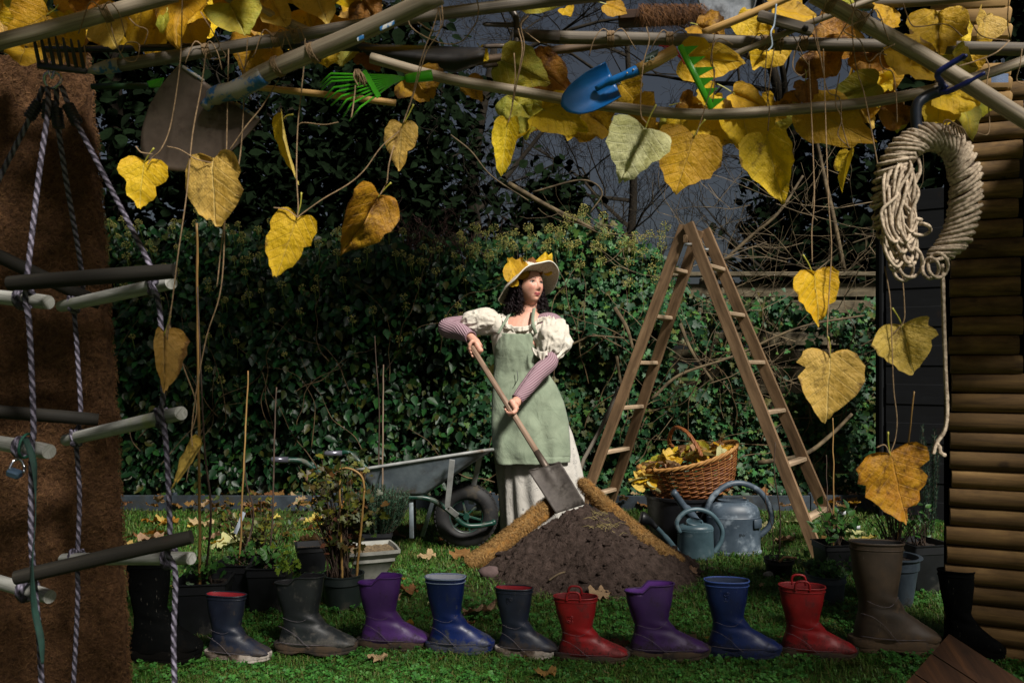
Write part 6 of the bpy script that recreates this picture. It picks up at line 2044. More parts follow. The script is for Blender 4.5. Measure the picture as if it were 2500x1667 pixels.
# tread blocks
tr_ = MB()
axv = V((.08, -1, 0)).normalized()
for k in range(44):
    a = 2 * PI * k / 44
    e1 = axv.cross(V((0, 0, 1))).normalized(); e2 = e1.cross(axv)
    d_ = e1 * math.cos(a) + e2 * math.sin(a)
    for s in (-1, 1):
        c = wc + d_ * (R_ - .0035) + axv * s * .014
        tr_.beam(c - axv * .012 * s, c + axv * .014 * s - d_ * .004, .016, .006, d_, ch=.2)
tr_.build('tread', M_tyre, wh, auto=40)
rm = MB()
rm.lathe([(.092, -.022), (.1, -.026), (.104, -.02), (.096, 0), (.104, .02), (.1, .026), (.092, .022)], wc, 40, ax=(.08, -1, 0))
rm.tube([wc + axv * .045, wc - axv * .045], .018, 14)
for k in range(6):
    a = 2 * PI * k / 6 + .3
    e1 = axv.cross(V((0, 0, 1))).normalized(); e2 = e1.cross(axv)
    d_ = e1 * math.cos(a) + e2 * math.sin(a)
    rm.beam(wc + d_ * .012, wc + d_ * .1, .012, .02, axv)
rm.build('rim', M_green, wh, auto=40)
TL, TR = P(852, 1150, 4.42), P(1204, 1096, 4.44)
BL, BR = P(896, 1204, 4.5), P(1040, 1209, 4.5)
wy = .56
top4 = [TL, TR, TR + V((-.02, wy, -.07)), TL + V((.02, wy, -.055))]
bot4 = [BL, BR, BR + V((0, wy * .7, 0)), BL + V((0, wy * .7, 0))]


def quadpt(q4, cx, cy):
    return q4[0] * (1 - cx) * (1 - cy) * .25 + q4[1] * (1 + cx) * (1 - cy) * .25 + q4[2] * (1 + cx) * (1 + cy) * .25 + q4[3] * (1 - cx) * (1 + cy) * .25


def tray(u, v, inset=0):
    a = u * 2 * PI
    ex = 7
    c, s = math.cos(a), math.sin(a)
    cx = abs(c) ** (2 / ex) * (1 if c > 0 else -1); cy = abs(s) ** (2 / ex) * (1 if s > 0 else -1)
    cx *= 1 - inset; cy *= 1 - inset
    f = min(1, v / .8)
    p = quadpt(top4, cx, cy).lerp(quadpt(bot4, cx, cy), f ** 1.15)
    if v > .8:
        k = (v - .8) / .2
        cen = quadpt(bot4, 0, 0)
        p = p.lerp(cen, k) + V((0, 0, -.015 * math.sin(k * PI / 2)))
    # pressed ribs on the flanks
    p += V((0, -.006 * math.sin(cx * 14) * math.exp(-((f - .5) / .3) ** 2) if cy < -.9 else 0, 0))
    return p


MB().grid(72, 20, lambda u, v: tray(1 - u, v)).build('tray', M_galv, wb, solid=.003)
MB().tube([tray(k / 72, 0) for k in range(72)], .009, 8, closed=True).build('tray_rim', M_strut, wb)
for dy in (0, .5):
    off = V((0, dy, 0))
    pts = [P(700, 1122, 4.4), P(740, 1126, 4.42), P(775, 1150, 4.44), P(830, 1192, 4.48), P(900, 1214, 4.5), P(1030, 1214, 4.52), P(1085, 1238, 4.55), P(1130, 1278, 4.58), P(1165, 1283, 4.6), P(1205, 1276, 4.62)]
    if dy: pts = [P(832, 1106, 4.98), P(850, 1104, 4.98), P(872, 1122, 4.98), P(900, 1150, 4.98), P(930, 1200, 4.97), P(1030, 1212, 4.97), P(1085, 1232, 4.9), P(1130, 1264, 4.87), P(1165, 1270, 4.87), P(1205, 1264, 4.87)]
    MB().tube(catmull(pts, 7), .0145, 12).build('frame_tube', M_green, wb)
    g0, g1 = (P(662, 1122, 4.39), P(704, 1122, 4.4)) if not dy else (P(792, 1107, 4.98), P(836, 1106, 4.98))
    MB().tube([g0, g0.lerp(g1, .1), g1], [.013, .017, .017], 12).build('grip', mat('shiny grey grip', '4a4a54', '6a6a74', 6, .25, metal=.5) if 'shiny grey grip' not in bpy.data.materials else bpy.data.materials['shiny grey grip'], wb)
MB().tube([P(1205, 1276, 4.62), P(1205, 1264, 4.87)], .0145, 10).build('nose_bar', M_green, wb)
for (a, b) in (((1004, 1216, 4.53), (1005, 1313, 4.53)), ((1056, 1226, 4.6), (1031, 1308, 4.72)), ((996, 1218, 4.55), (975, 1262, 4.72)), ((1010, 1216, 4.95), (1012, 1290, 4.95))):
    MB().beam(P(*a), P(*b), .024, .012, (0, -1, 0)).build('leg', M_green if a[0] == 996 else M_galv, wb, auto=40)
for (a, b, c_) in (((1104, 1122, 4.4), (1092, 1238, 4.48), (1116, 1258, 4.55)), ((1172, 1112, 4.62), (1156, 1186, 4.7), (1150, 1230, 4.75))):
    MB().beam(P(*a), P(*b), .03, .006, (0, -1, 0)).beam(P(*b), P(*c_), .03, .006, (0, -1, 0)).build('front_strut', M_strut, wb, auto=40)

# ================================================================ STEP LADDER
M_lad = wood('old ladder wood', '52402c', '856a4e', 'a48866', .7, 2.5, 70, .4, .3, .06)
M_ladr = wood('pale ladder rung', '8a745a', 'b8a084', 'd0bc9e', .65, 3, 60, .3, .25, .06)
la = thing('step_ladder', 'old wooden step ladder standing open behind the baskets', 'ladder', (1.0, 4.85, 0))
apex = P(1668, 553, 4.85)
rd = V((.564, .826, 0)).normalized()
fl_, fr2 = V((.40, 5.27, 0)), V((1.655, 4.40, 0))


def ladder_half(foot, w_bot, w_top, off, n, name):
    st_ = []
    sd = (apex - foot).normalized()
    nf = sd.cross(rd).normalized()
    for q in (0, 1):
        f = foot + rd * (q * w_bot)
        a = apex + off + rd * ((w_bot - w_top) * .25 + q * w_top)
        MB().beam(f, a + sd * .02, .024, .068, nf, ch=.12).build('stile', M_lad, la, auto=40)
        st_.append((f, a))
    for k in range(n):
        t_ = (k + 0.72) / (n + .55)
        p0, p1 = st_[0][0].lerp(st_[0][1], t_), st_[1][0].lerp(st_[1][1], t_)
        dd = (p1 - p0).normalized()
        MB().beam(p0 - dd * .004, p1 + dd * .004, .05, .026, nf.cross(dd) if False else V((0, 0, 1)), ch=.2).build('rung', M_ladr, la, auto=40)
    return st_


s_l = ladder_half(fl_, .42, .22, V((-.01, .035, 0)), 6, 'left')
s_r = ladder_half(fr2, .46, .27, V((.015, -.012, .004)), 6, 'right')
for s in (s_r[0][1], s_r[1][1]):
    MB().tube([s + V((-.03, -.02, -.11)), s + V((.01, -.03, -.11))], .009, 10).build('hinge_bolt', M_strut, la)
MB().beam(apex + rd * .03 + V((0, 0, -.07)), apex + rd * .27 + V((0, 0, -.07)), .03, .05).build('top_rail', M_lad, la, auto=40)
MB().tube([s_l[1][0].lerp(s_l[1][1], .3), s_r[1][0].lerp(s_r[1][1], .3)], .003, 6).build('stay_cord', M_twine, la)
MB().tube([P(1512, 945, 5.3), P(1470, 1040, 5.28), P(1425, 1120, 5.25), P(1405, 1190, 5.25)], .014, 8).single('leaning_stake', M_pole2, 'grey stake leaning behind the left ladder leg', 'stake')

# ================================================================ TUB, BASKET, WATERING CANS
M_tub = mat('black rubber tub', '0a0b0e', '14161a', 9, .45, .15, .003, dirt='2c2c2c', damt=.25)
tc = G(1668, 1326)
tb = thing('black_tub', 'round black tub under the leaf basket', 'tub', tc)
MB().lathe([(.18, 0), (.186, .005), (.2, .1), (.214, .27), (.224, .275), (.226, .29), (.216, .292), (.206, .28), (.19, .08), (0, .07)], tc, 44).build('wall', M_tub, tb, auto=40)
MB().grid(3, 3, lambda u, v: P(1700 + 18 * u, 1240 + 9 * v, 4.605 - .001)).build('label', mat('white sticker', 'a8a8a8', 'b8b8b8', 5, .6), tb)

bc = P(1690, 1160, 4.8)
bk = thing('leaf_basket', 'oval wicker basket with a hoop handle full of yellow leaves', 'basket', bc)
M_wick = wood('brown wicker', '42220f', '74431f', '9a6a3c', .55, 12, 200, .4, .3)
M_wickp = wood('pale wicker rim', '74481f', 'a0743e', 'bc9258', .55, 12, 200, .3, .3)
Bt = Matrix.Rotation(math.radians(-15), 3, 'Y') @ Matrix.Rotation(math.radians(3), 3, 'X')   # tipped to the left and to the camera


def bowl(a, h):
    """a around, h 0 bottom .. 1 rim"""
    A, B_ = lerp(.2, .295, h ** .7), lerp(.13, .2, h ** .7)
    z = -.12 + .215 * h + .02 * (abs(math.cos(a)) ** 2.2) * h
    return bc + Bt @ V((math.cos(a) * A, math.sin(a) * B_, z))


mb = MB()
for r_ in range(15):
    h = .02 + .93 * r_ / 14
    pts = []
    for k in range(96):
        a = 2 * PI * k / 96
        c = bowl(a, h)
        out_ = (c - (bc + Bt @ V((0, 0, -.05)))).normalized()
        pts.append(c + out_ * .0048 * math.sin(k * PI / 96 * 34 + (r_ % 2) * PI))
    mb.tube(pts, .0058, 5, closed=True)
mb.build('weave', M_wick, bk)
mb = MB()
for k in range(34):
    a = 2 * PI * k / 34
    mb.tube([bowl(a, h) for h in (0, .2, .4, .6, .8, 1.0)], .0042, 5)
mb.build('stakes', M_wickp, bk)
mb = MB()
for q in range(3):
    mb.tube([bowl(2 * PI * k / 120, 1.02) + V((0, 0, .008 * math.sin(k * .7 + q * 2.1))) + (bowl(2 * PI * k / 120, 1.02) - bc).normalized() * .008 * math.cos(k * .7 + q * 2.1) for k in range(120)], .007, 6, closed=True)
mb.build('rim', M_wickp, bk)
MB().grid(24, 5, lambda u, v: bc + Bt @ V((math.cos(u * 2 * PI) * .2 * v, math.sin(u * 2 * PI) * .13 * v, -.12))).build('base', M_wick, bk)
h0, h1 = P(1712, 1112, 4.63), P(1643, 1090, 4.95)
hp = catmull([h0, P(1703, 1092, 4.66), P(1680, 1058, 4.72), P(1655, 1043, 4.8), P(1640, 1052, 4.88), P(1634, 1078, 4.93), h1], 8)
mb = MB()
for q in range(4):
    mb.tube([p + V((math.cos(i * .45 + q * 1.57) * .007, math.sin(i * .45 + q * 1.57) * .007, .004 * math.sin(i * .45 + q * 1.57))) for i, p in enumerate(hp)], .0065, 6)
mb.build('handle', M_wick, bk)
rng = random.Random(77)
for k in range(62):
    u, v = rng.uniform(0, 2 * PI), math.sqrt(rng.uniform(0, 1))
    c = bc + Bt @ V((math.cos(u) * .27 * v, math.sin(u) * .17 * v, .085 + .05 * (1 - v * v) + rng.uniform(-.01, .03)))
    m_ = rng.choice('yytgtpdy')
    if k > 50:      # spilling over the low left lip
        c = P(rng.uniform(1556, 1600), rng.uniform(1135, 1190), 4.7)
    d_ = V((rng.uniform(-1, 1), rng.uniform(-1, .4), rng.uniform(-.2, .6))).normalized()
    mb = MB()
    leaf_mesh(mb, c - d_ * .045, c + d_ * rng.uniform(.04, .06), rng.uniform(.07, .1), rng.uniform(-60, 60), rng.uniform(.1, .7), rng.uniform(-.3, .4), rng.uniform(-.3, .4), .12, k * 1.3, n=22, K=3, front=V((rng.uniform(-.5, .5), -.5, .9)))
    mb.single('basket_leaf', LM[m_], 'yellowing leaf heaped in the wicker basket', 'leaf', 'leaves in the basket')
mb = MB(); q0, q1 = P(1770, 1110, 4.72), P(1803, 1098, 4.7)
leaf_mesh(mb, q0 + V((.03, 0, .0)), q0 + V((-.03, 0, .06)), .1, 20, .3, .3, .2, .12, 4, n=26, K=4)
mb.single('basket_leaf', LM['b'], 'bright orange-yellow leaf at the right end of the basket', 'leaf')

M_can = mat('grey-blue plastic can', '33474f', '465c64', 8, .42, .1, .003, dirt='5a6a70', damt=.25, dscale=14)
M_can2 = mat('scuffed slate plastic can', '2c3843', '45525e', 8, .5, .2, .003, dirt='74808a', damt=.35, dscale=10)
cc = G(1698, 1362)
wc1 = thing('watering_can', 'small green-grey watering can with a black rose in front', 'watering can', cc)
MB().lathe([(0, 0), (.094, 0), (.099, .004), (.1, .012), (.096, .15), (.098, .154), (.096, .158), (.098, .162), (.094, .172), (.086, .18), (.06, .188), (0, .19)], cc, 40, sy=.72).build('body', M_can, wc1, auto=40)
MB().tube(catmull([P(1656, 1352, 4.44), P(1640, 1330, 4.43), P(1615, 1300, 4.42), P(1598, 1283, 4.41)], 5), [.02] * 4 + [.017] * 5 + [.0135] * 7, 14).build('spout', M_can, wc1)
MB().tube(catmull([P(1603, 1288, 4.41), P(1590, 1275, 4.41), P(1577, 1268, 4.4), P(1563, 1264, 4.4)], 4), [.014, .0145, .015, .016, .018, .02, .023, .026, .03, .035, .038, .039, .036], 18).build('rose', M_tub, wc1)
MB().tube(catmull([P(1660, 1300, 4.42), P(1652, 1275, 4.42), P(1672, 1250, 4.43), P(1705, 1243, 4.44), P(1738, 1256, 4.45), P(1762, 1290, 4.46), P(1760, 1320, 4.46), P(1742, 1350, 4.45)], 6), .0125, 12).build('handle', M_can, wc1)
MB().lathe([(.05, 0), (.055, .02), (.05, .028), (.045, .02), (.042, -.01)], cc + V((-.01, 0, .178)), 24, sy=.7, ax=(.2, -.35, 1)).build('filler_collar', M_can, wc1)
c2 = G(1790, 1348)
wc2 = thing('watering_can', 'large scuffed slate watering can behind the small one', 'watering can', c2)
MB().lathe([(0, 0), (.15, 0), (.157, .004), (.157, .014), (.15, .02), (.15, .2), (.151, .204), (.147, .208), (.146, .23), (.13, .262), (.1, .28), (.085, .285), (.086, .296), (.078, .296), (.072, .27), (0, .26)], c2, 44, sy=.68).build('body', M_can2, wc2, auto=35)
MB().beam(c2 + V((.115, -.075, .15)), c2 + V((.115, -.075, .2)), .06, .012, (0.6, -1, 0), ch=.3).build('gauge_panel', M_can2, wc2)
MB().tube(catmull([P(1715, 1300, 4.56), P(1690, 1262, 4.53), P(1665, 1230, 4.5), P(1643, 1199, 4.48)], 5), [.034] * 4 + [.028] * 5 + [.02] * 6 + [.019], 16).build('spout', M_can2, wc2)
MB().tube(catmull([P(1722, 1250, 4.56), P(1740, 1212, 4.56), P(1775, 1184, 4.57), P(1815, 1180, 4.58), P(1855, 1200, 4.6), P(1880, 1240, 4.6), P(1880, 1280, 4.6), P(1852, 1310, 4.6)], 6), .0165, 12).build('handle', M_can2, wc2)

cu = bpy.data.curves.new('letters', 'FONT'); cu.body = 'BW'; cu.size = .022; cu.extrude = .0006
tmp = bpy.data.objects.new('letters', cu); C.objects.link(tmp)
bpy.context.view_layer.update()
lm_ = bpy.data.meshes.new_from_object(tmp.evaluated_get(bpy.context.evaluated_depsgraph_get()))
bpy.data.objects.remove(tmp)
lo = link('lettering', lm_, mat('worn lettering', '1c262e', '26323a', 5, .6), wc2)
lo.location = (.005, -.1035, .11); lo.rotation_euler = (PI / 2, 0, 0)
# ================================================================ PERSON
Pw = lambda x, y, d=5.0: P(x, y, d)
pr = thing('person', 'person in a straw hat, pink knitted sleeves and green apron digging', 'person', (.1, 5.0, 0))
body = MB()


def loft(mb, rings, n=32, cap=True):
    vs = []
    for (c, X, Y) in rings:
        for j in range(n):
            a = 2 * PI * j / n
            vs.append(V(c) + V(X) * math.cos(a) + V(Y) * math.sin(a))
    fs = [(i * n + j, i * n + (j + 1) % n, (i + 1) * n + (j + 1) % n, (i + 1) * n + j) for i in range(len(rings) - 1) for j in range(n)]
    if cap: fs += [tuple(range(n - 1, -1, -1)), tuple((len(rings) - 1) * n + j for j in range(n))]
    mb.add(vs, fs)
    return mb


def ringv(px, py, rx, ry, d=5.0, yaw=8):
    a = math.radians(yaw)
    return (Pw(px, py, d), V((math.cos(a), math.sin(a), 0)) * rx, V((-math.sin(a), math.cos(a), 0)) * ry)


# torso
TOR = [(1298, 1010, .175, .12), (1292, 965, .18, .125), (1280, 920, .15, .108), (1273, 890, .142, .104), (1272, 850, .155, .115), (1274, 820, .165, .12), (1280, 798, .165, .105), (1284, 783, .15, .085), (1287, 772, .095, .07), (1289, 764, .06, .058), (1291, 752, .05, .052), (1292, 735, .05, .054)]
loft(body, [ringv(x, y, a, b) for x, y, a, b in TOR])
for x in (1252, 1300): body.ball(Pw(x, 838, 4.925), .055, 16, 10)


def limb(pts, rr, seg=14, n=5):
    body.tube(catmull(pts, n), [interp(i / (len(pts) - 1) / n, [k / (len(pts) - 1) for k in range(len(pts))], rr) for i in range((len(pts) - 1) * n + 1)], seg)
    for p, r_ in zip(pts, rr): body.ball(p, r_, 12, 8)


SR, ER, WR = Pw(1208, 786, 5.03), Pw(1098, 796, 5.05), Pw(1150, 824, 4.84)
SL, EL, WL = Pw(1352, 790, 4.98), Pw(1336, 884, 4.82), Pw(1263, 975, 4.68)
limb([SR, SR.lerp(ER, .5), ER], [.052, .046, .038])
limb([ER, ER.lerp(WR, .4), WR], [.038, .037, .025])
limb([SL, SL.lerp(EL, .5), EL], [.052, .046, .038])
limb([EL, EL.lerp(WL, .4), WL], [.038, .037, .025])
# legs and feet, under the skirt
for s in (-1, 1):
    hp_ = V((.1 + s * .085, 5.02, .82)); kn = V((.11 + s * .09, 5.0, .46)); an = V((.11 + s * .1, 5.06, .09))
    limb([hp_, hp_.lerp(kn, .5), kn], [.085, .075, .055])
    limb([kn, kn.lerp(an, .35), an], [.053, .052, .036])
    limb([an, an + V((0, -.08, -.045)), an + V((0, -.17, -.06))], [.038, .036, .028])
# spade held in the hands
ST, SB = P(1146, 838, 4.77), P(1332, 1138, 4.5)
sdir = (SB - ST).normalized()


def grip(c, D, N, r=.016, flip=1, nf=4):
    """fist round a shaft: c on the axis, D along it, N from axis to the palm"""
    N = (N - D * N.dot(D)).normalized()
    T = D.cross(N) * flip
    rc = r + .0085
    for k in range(nf):
        o = c + D * ((k - 1.5) * .0185)
        pts = []
        L = (1.0, 1.06, 1.0, .85)[k]
        for q in range(9):
            a = -.35 + q / 8 * 3.9 * L
            rr_ = rc + .006 * (1 - q / 8)
            pts.append(o + (N * math.cos(a) + T * math.sin(a)) * rr_)
        body.tube(pts, [.0098 - .0024 * q / 8 for q in range(9)], 9)
        body.ball(pts[-1], .0076, 8, 6)
        body.ball(pts[2], .0102, 8, 6)
    # palm
    for f in (-1, 0, 1):
        p0 = c + D * f * .022 + N * (rc + .008) - T * .006
        body.ball(p0, .0175, 10, 8)
    body.tube([c - D * .032 + N * (rc + .007) - T * .004, c + D * .032 + N * (rc + .007) - T * .004], .017, 12)
    # thumb wraps the other way
    pts = [c - D * .034 * 1 + N * (rc + .006) - T * .012, c - D * .04 + N * .014 - T * (rc + .006), c - D * .03 - N * .008 - T * (rc + .002), c - D * .014 - N * .02 - T * (rc - .008)]
    body.tube(catmull(pts, 4), [.0125] * 5 + [.0105] * 5 + [.0085] * 3, 9)
    body.ball(pts[-1], .0085, 8, 6)
    return c + N * (rc + .012)


cR = ST + sdir * .05
cL = ST.lerp(SB, .545)
hR = grip(cR, sdir, V((.1, .35, .85)), flip=-1)
hL = grip(cL, -sdir, V((.45, -.1, .9)), flip=1)
for w_, h_ in ((WR, hR), (WL, hL)):
    body.tube([w_, w_.lerp(h_, .5), h_], [.025, .029, .024], 14)
    body.ball(w_.lerp(h_, .55), .03, 12, 8, (1, 1, 1))
# head
Hc = Pw(1291, 698, 4.985)
yw, pt = math.radians(37), math.radians(9)
F_ = V((math.sin(yw) * math.cos(pt), -math.cos(yw) * math.cos(pt), math.sin(pt)))
U_ = (V((.05, 0, 1)) - F_ * F_.dot(V((.05, 0, 1)))).normalized()
X_ = U_.cross(F_).normalized()


def gs(x, z, x0, z0, sx, sz): return math.exp(-((x - x0) / sx) ** 2 - ((z - z0) / sz) ** 2)


def head(u, v):
    a, b = u * 2 * PI, v * PI
    dx, df, dz = math.sin(b) * math.sin(a), math.sin(b) * math.cos(a), math.cos(b)
    x, f, z = .078 * dx, .096 * df, .126 * dz
    if dz < 0:
        t_ = -dz
        x *= 1 - .36 * t_ ** 1.7
        if df < 0: f *= 1 - .5 * t_
        else: f *= 1 + .05 * t_
    if df > 0:
        f *= 1 - .05 * math.exp(-(dx / .5) ** 2)
        w = min(1, df * 3)
        g = lambda *q: gs(x, z, *q) * w
        f += .009 * g(0, -.006, .0075, .02) + .021 * g(0, -.034, .0105, .011) + .006 * g(0, -.022, .008, .012)
        for s in (-1, 1):
            f += .0065 * g(s * .011, -.041, .006, .006) - .0095 * g(s * .030, .004, .014, .0095) + .004 * g(s * .028, .023, .018, .007) + .006 * g(s * .04, -.03, .017, .018)
            f -= .003 * g(s * .024, -.066, .006, .008)
        f += .0065 * g(0, -.063, .016, .005) + .0075 * g(0, -.0735, .013, .0052) - .0045 * g(0, -.0685, .02, .0018) - .004 * g(0, -.083, .014, .005) + .009 * g(0, -.1, .017, .012)
    return Hc + X_ * x + F_ * f + U_ * z


hd = MB().grid(110, 110, head)
body.add(hd.v, hd.f)
for s in (-1, 1): body.ball(Hc + X_ * s * .072 - F_ * .006 - U_ * .012, .017, 10, 8, (.5, 1, 1.5))

o = body.build('body', None, pr)
md = o.modifiers.new('r', 'REMESH'); md.mode = 'VOXEL'; md.voxel_size = .0032; md.use_smooth_shade = True
sm = o.modifiers.new('s', 'SMOOTH'); sm.factor = .5; sm.iterations = 2
dg = bpy.context.evaluated_depsgraph_get()
me = bpy.data.meshes.new_from_object(o.evaluated_get(dg))
o.modifiers.clear()
o.data = me
me.polygons.foreach_set('use_smooth', [True] * len(me.polygons))
nv = len(me.vertices)
co = np.empty(nv * 3, dtype=np.float32); me.vertices.foreach_get('co', co); co = co.reshape(-1, 3)
w0 = co + np.array(origin(o))[None] - np.array(Hc)[None]
lx, lf, lz = w0 @ np.array(X_), w0 @ np.array(F_), w0 @ np.array(U_)
G2 = lambda x0, z0, sx, sz: np.exp(-(((lx - x0) / sx) ** 2 + ((lz - z0) / sz) ** 2) ** 1.5) * (lf > .02) * (np.abs(lz) < .13)
colr = np.tile(np.array(rgb('cd9a84')[:3])[None], (nv, 1))


def tint(c, m):
    global colr
    m = np.clip(m, 0, 1)[:, None]
    colr = colr * (1 - m) + np.array(rgb(c)[:3])[None] * m


tint('c07868', .5 * (G2(-.04, -.03, .02, .018) + G2(.04, -.03, .02, .018)))
tint('b87868', .4 * G2(0, -.036, .012, .012))
lip = (np.abs(lx) < .021) * (lf > .05) * (np.abs(lz + .0685 - .004 * (lx / .02) ** 2) < .0105 * np.sqrt(np.clip(1 - (lx / .022) ** 2, 0, 1)))
tint('a84850', .85 * lip)
tint('5a2024', .8 * (np.abs(lx) < .02) * (lf > .05) * (np.abs(lz + .0685 - .005 * (lx / .02) ** 2) < .0013))
for s in (-1, 1):
    xx = lx * s
    arch = .0235 + .0045 * np.sin(np.clip((xx - .012) / .036, 0, 1) * PI) - .003 * np.clip((xx - .036) / .015, 0, 1)
    tint('2a1812', .85 * (xx > .011) * (xx < .05) * (lf > .03) * (np.abs(lz - arch) < .0026 * (1.25 - .5 * np.clip((xx - .012) / .036, 0, 1))))
    tint('6a4440', .55 * G2(s * .031, .006, .017, .008))
ca = me.color_attributes.new('skin', 'FLOAT_COLOR', 'POINT')
ca.data.foreach_set('color', np.concatenate([colr, np.ones((nv, 1))], 1).astype(np.float32).ravel())
t = NT('skin')
at = t.node('ShaderNodeAttribute', attribute_name='skin')
nz = t.noise(t.coord('Object'), 60, 4)
col = t.mix(t.math('MULTIPLY', t.step(nz, .4, .7), .12), at.outputs['Color'], rgb('b06a58'))
t.bump(t.noise(t.coord('Object'), 400, 3), .08, .001)
M_skin = t.done(col, .5, .4)
t.b.inputs['Subsurface Weight'].default_value = .12
t.b.inputs['Subsurface Radius'].default_value = (.012, .004, .002)
me.materials.clear(); me.materials.append(M_skin)
# eyes
M_eye = mat('eye white', 'b4aca6', 'c4bcb6', 5, .3)
M_iris = mat('dark iris', '2a2420', '3a3028', 20, .15)
M_lash = mat('dark lashes', '140c0a', '1c100c', 10, .6)
gz = (F_ + X_ * .0 + U_ * .14).normalized()
for s in (-1, 1):
    c = Hc + X_ * s * .0325 + F_ * (.0706 if s < 0 else .0698) + U_ * .004
    e = MB().ball(c, .0122, 16, 12, (1.05, 1, .8), None).build('eye', M_eye, pr)
    MB().ball(c + gz * .0064, .0074, 14, 10).build('iris', M_iris, e)
    pts = [Hc + X_ * s * (.0325 + math.cos(a) * .0155) + F_ * (.0842 - .008 * math.cos(a) * (1 if True else 0) * (1 if math.cos(a) > 0 else 0) - .002 * abs(math.cos(a))) + U_ * (.0045 + math.sin(a) * .0062) for a in [PI * q / 8 for q in range(9)]]
    MB().tube(pts, .0019, 6).build('lashes', M_lash, e)
# ---------------- hair: dark curls
M_hair = foliage('dark curly hair', ['120a0c', '1c1012', '24161a', '180e10'], .6, .25, 0)
hr = MB()
hr.ball(Hc - F_ * .03 + U_ * .022, .1, 24, 16, (.88, 1, 1.05))
rng = random.Random(13)


def curl(p, e, r_, turns, amp):
    n = 26
    pts = []
    ph = rng.uniform(0, 6.28)
    for i in range(n + 1):
        f = i / n
        c = p.lerp(e, f)
        pts.append(c + V((math.cos(ph + f * turns * 6.28), math.sin(ph + f * turns * 6.28), .3 * math.sin(ph + f * turns * 6.28))) * amp * min(1, f * 3 + .2))
    hr.tube(pts, [r_ * (1 - .4 * (i / n)) for i in range(n + 1)], 4)


for k in range(330):
    a = rng.uniform(-2.75, -1.2)       # her right side and back, seen on the left
    top = Hc + X_ * math.sin(a) * .094 + F_ * math.cos(a) * .085 + U_ * rng.uniform(-.01, .05)
    end = Pw(rng.uniform(1228, 1283), rng.uniform(735, 772), 4.99 + rng.uniform(-.07, .08))
    if math.cos(a) > .2: end = Pw(rng.uniform(1262, 1280), rng.uniform(730, 766), 4.95 + rng.uniform(-.04, .03))
    curl(top, end, .0025, rng.uniform(3, 8), rng.uniform(.003, .011))
for k in range(180):
    a = rng.uniform(.95, 2.6)
    top = Hc + X_ * math.sin(a) * .08 + F_ * math.cos(a) * .085 + U_ * rng.uniform(-.01, .05)
    end = Pw(rng.uniform(1306, 1341), rng.uniform(735, 766), 4.99 + rng.uniform(-.03, .08))
    curl(top, end, .0025, rng.uniform(3, 8), rng.uniform(.003, .011))
hr.build('hair', M_hair, pr)
# ---------------- straw hat
t = NT('cream straw')
wv = t.noise(t.coord('Object'), 150, 3)
M_straw_hat = t.done(t.ramp(wv, [(.3, rgb('a8947a')), (.7, rgb('e6dece'))]), .8, .3)
t.bump(wv, .5, .003)
hatU = (U_ * 1.0 - F_ * .3).normalized()
hatF = (F_ - hatU * F_.dot(hatU)).normalized()
hatX = hatU.cross(hatF).normalized()
hc = Hc + U_ * .064 - F_ * .022


def hat_brim(u, v):
    a = u * 2 * PI
    r_ = lerp(.094, .188 + .01 * math.sin(a * 2 + 1), v)
    aa = (a + PI) % (2 * PI) - PI
    hh = sum(interp((aa + q + PI) % (2 * PI) - PI, [-PI, -2.2, -1.5, -.9, -.35, .2, .7, 1.3, 2, PI], [-.05, -.085, -.085, -.04, -.004, .006, -.004, -.05, -.065, -.05]) for q in (-.2, -.1, 0, .1, .2)) / 5
    h = -.02 + v ** 1.6 * hh + .006 * v * math.sin(a * 7)
    return hc + hatX * math.sin(a) * r_ + hatF * math.cos(a) * r_ * 1.05 + hatU * h


ht = thing('straw_hat', 'cream straw hat trimmed with autumn leaves on the person', 'hat', hc)
MB().grid(64, 10, hat_brim).build('brim', M_straw_hat, ht, solid=.004)
MB().tube([hat_brim(k / 64, 1.0) for k in range(64)], .0042, 6, closed=True).build('brim_edge', mat('cream hat binding', 'd8d2c4', 'e8e4d8', 30, .8), ht)
MB().grid(40, 12, lambda u, v: hc + hatX * math.sin(u * 2 * PI) * .095 * math.cos(v * PI / 2) ** .45 + hatF * math.cos(u * 2 * PI) * .1 * math.cos(v * PI / 2) ** .45 + hatU * (-.022 + .1 * math.sin(v * PI / 2))).build('crown', M_straw_hat, ht)
for (b, q, w, m_, tw_, d) in (((1264, 682), (1240, 628), 62, 'y', 10, 4.9), ((1262, 678), (1274, 624), 58, 'y', -12, 4.93), ((1256, 698), (1250, 668), 26, 'y', 0, 4.87), ((1300, 670), (1302, 624), 52, 'r', 14, 4.96), ((1326, 668), (1332, 614), 50, 'b', -4, 4.98), ((1326, 664), (1348, 618), 34, 'b', 20, 4.99)):
    mb = MB()
    leaf_mesh(mb, P(*b, d), P(*q, d + .02), w / FPX * d, tw_, .3, .2, .1, .12, b[0], n=26, K=4, teeth=.07)
    mb.build('trim_leaf', LM[m_], ht)

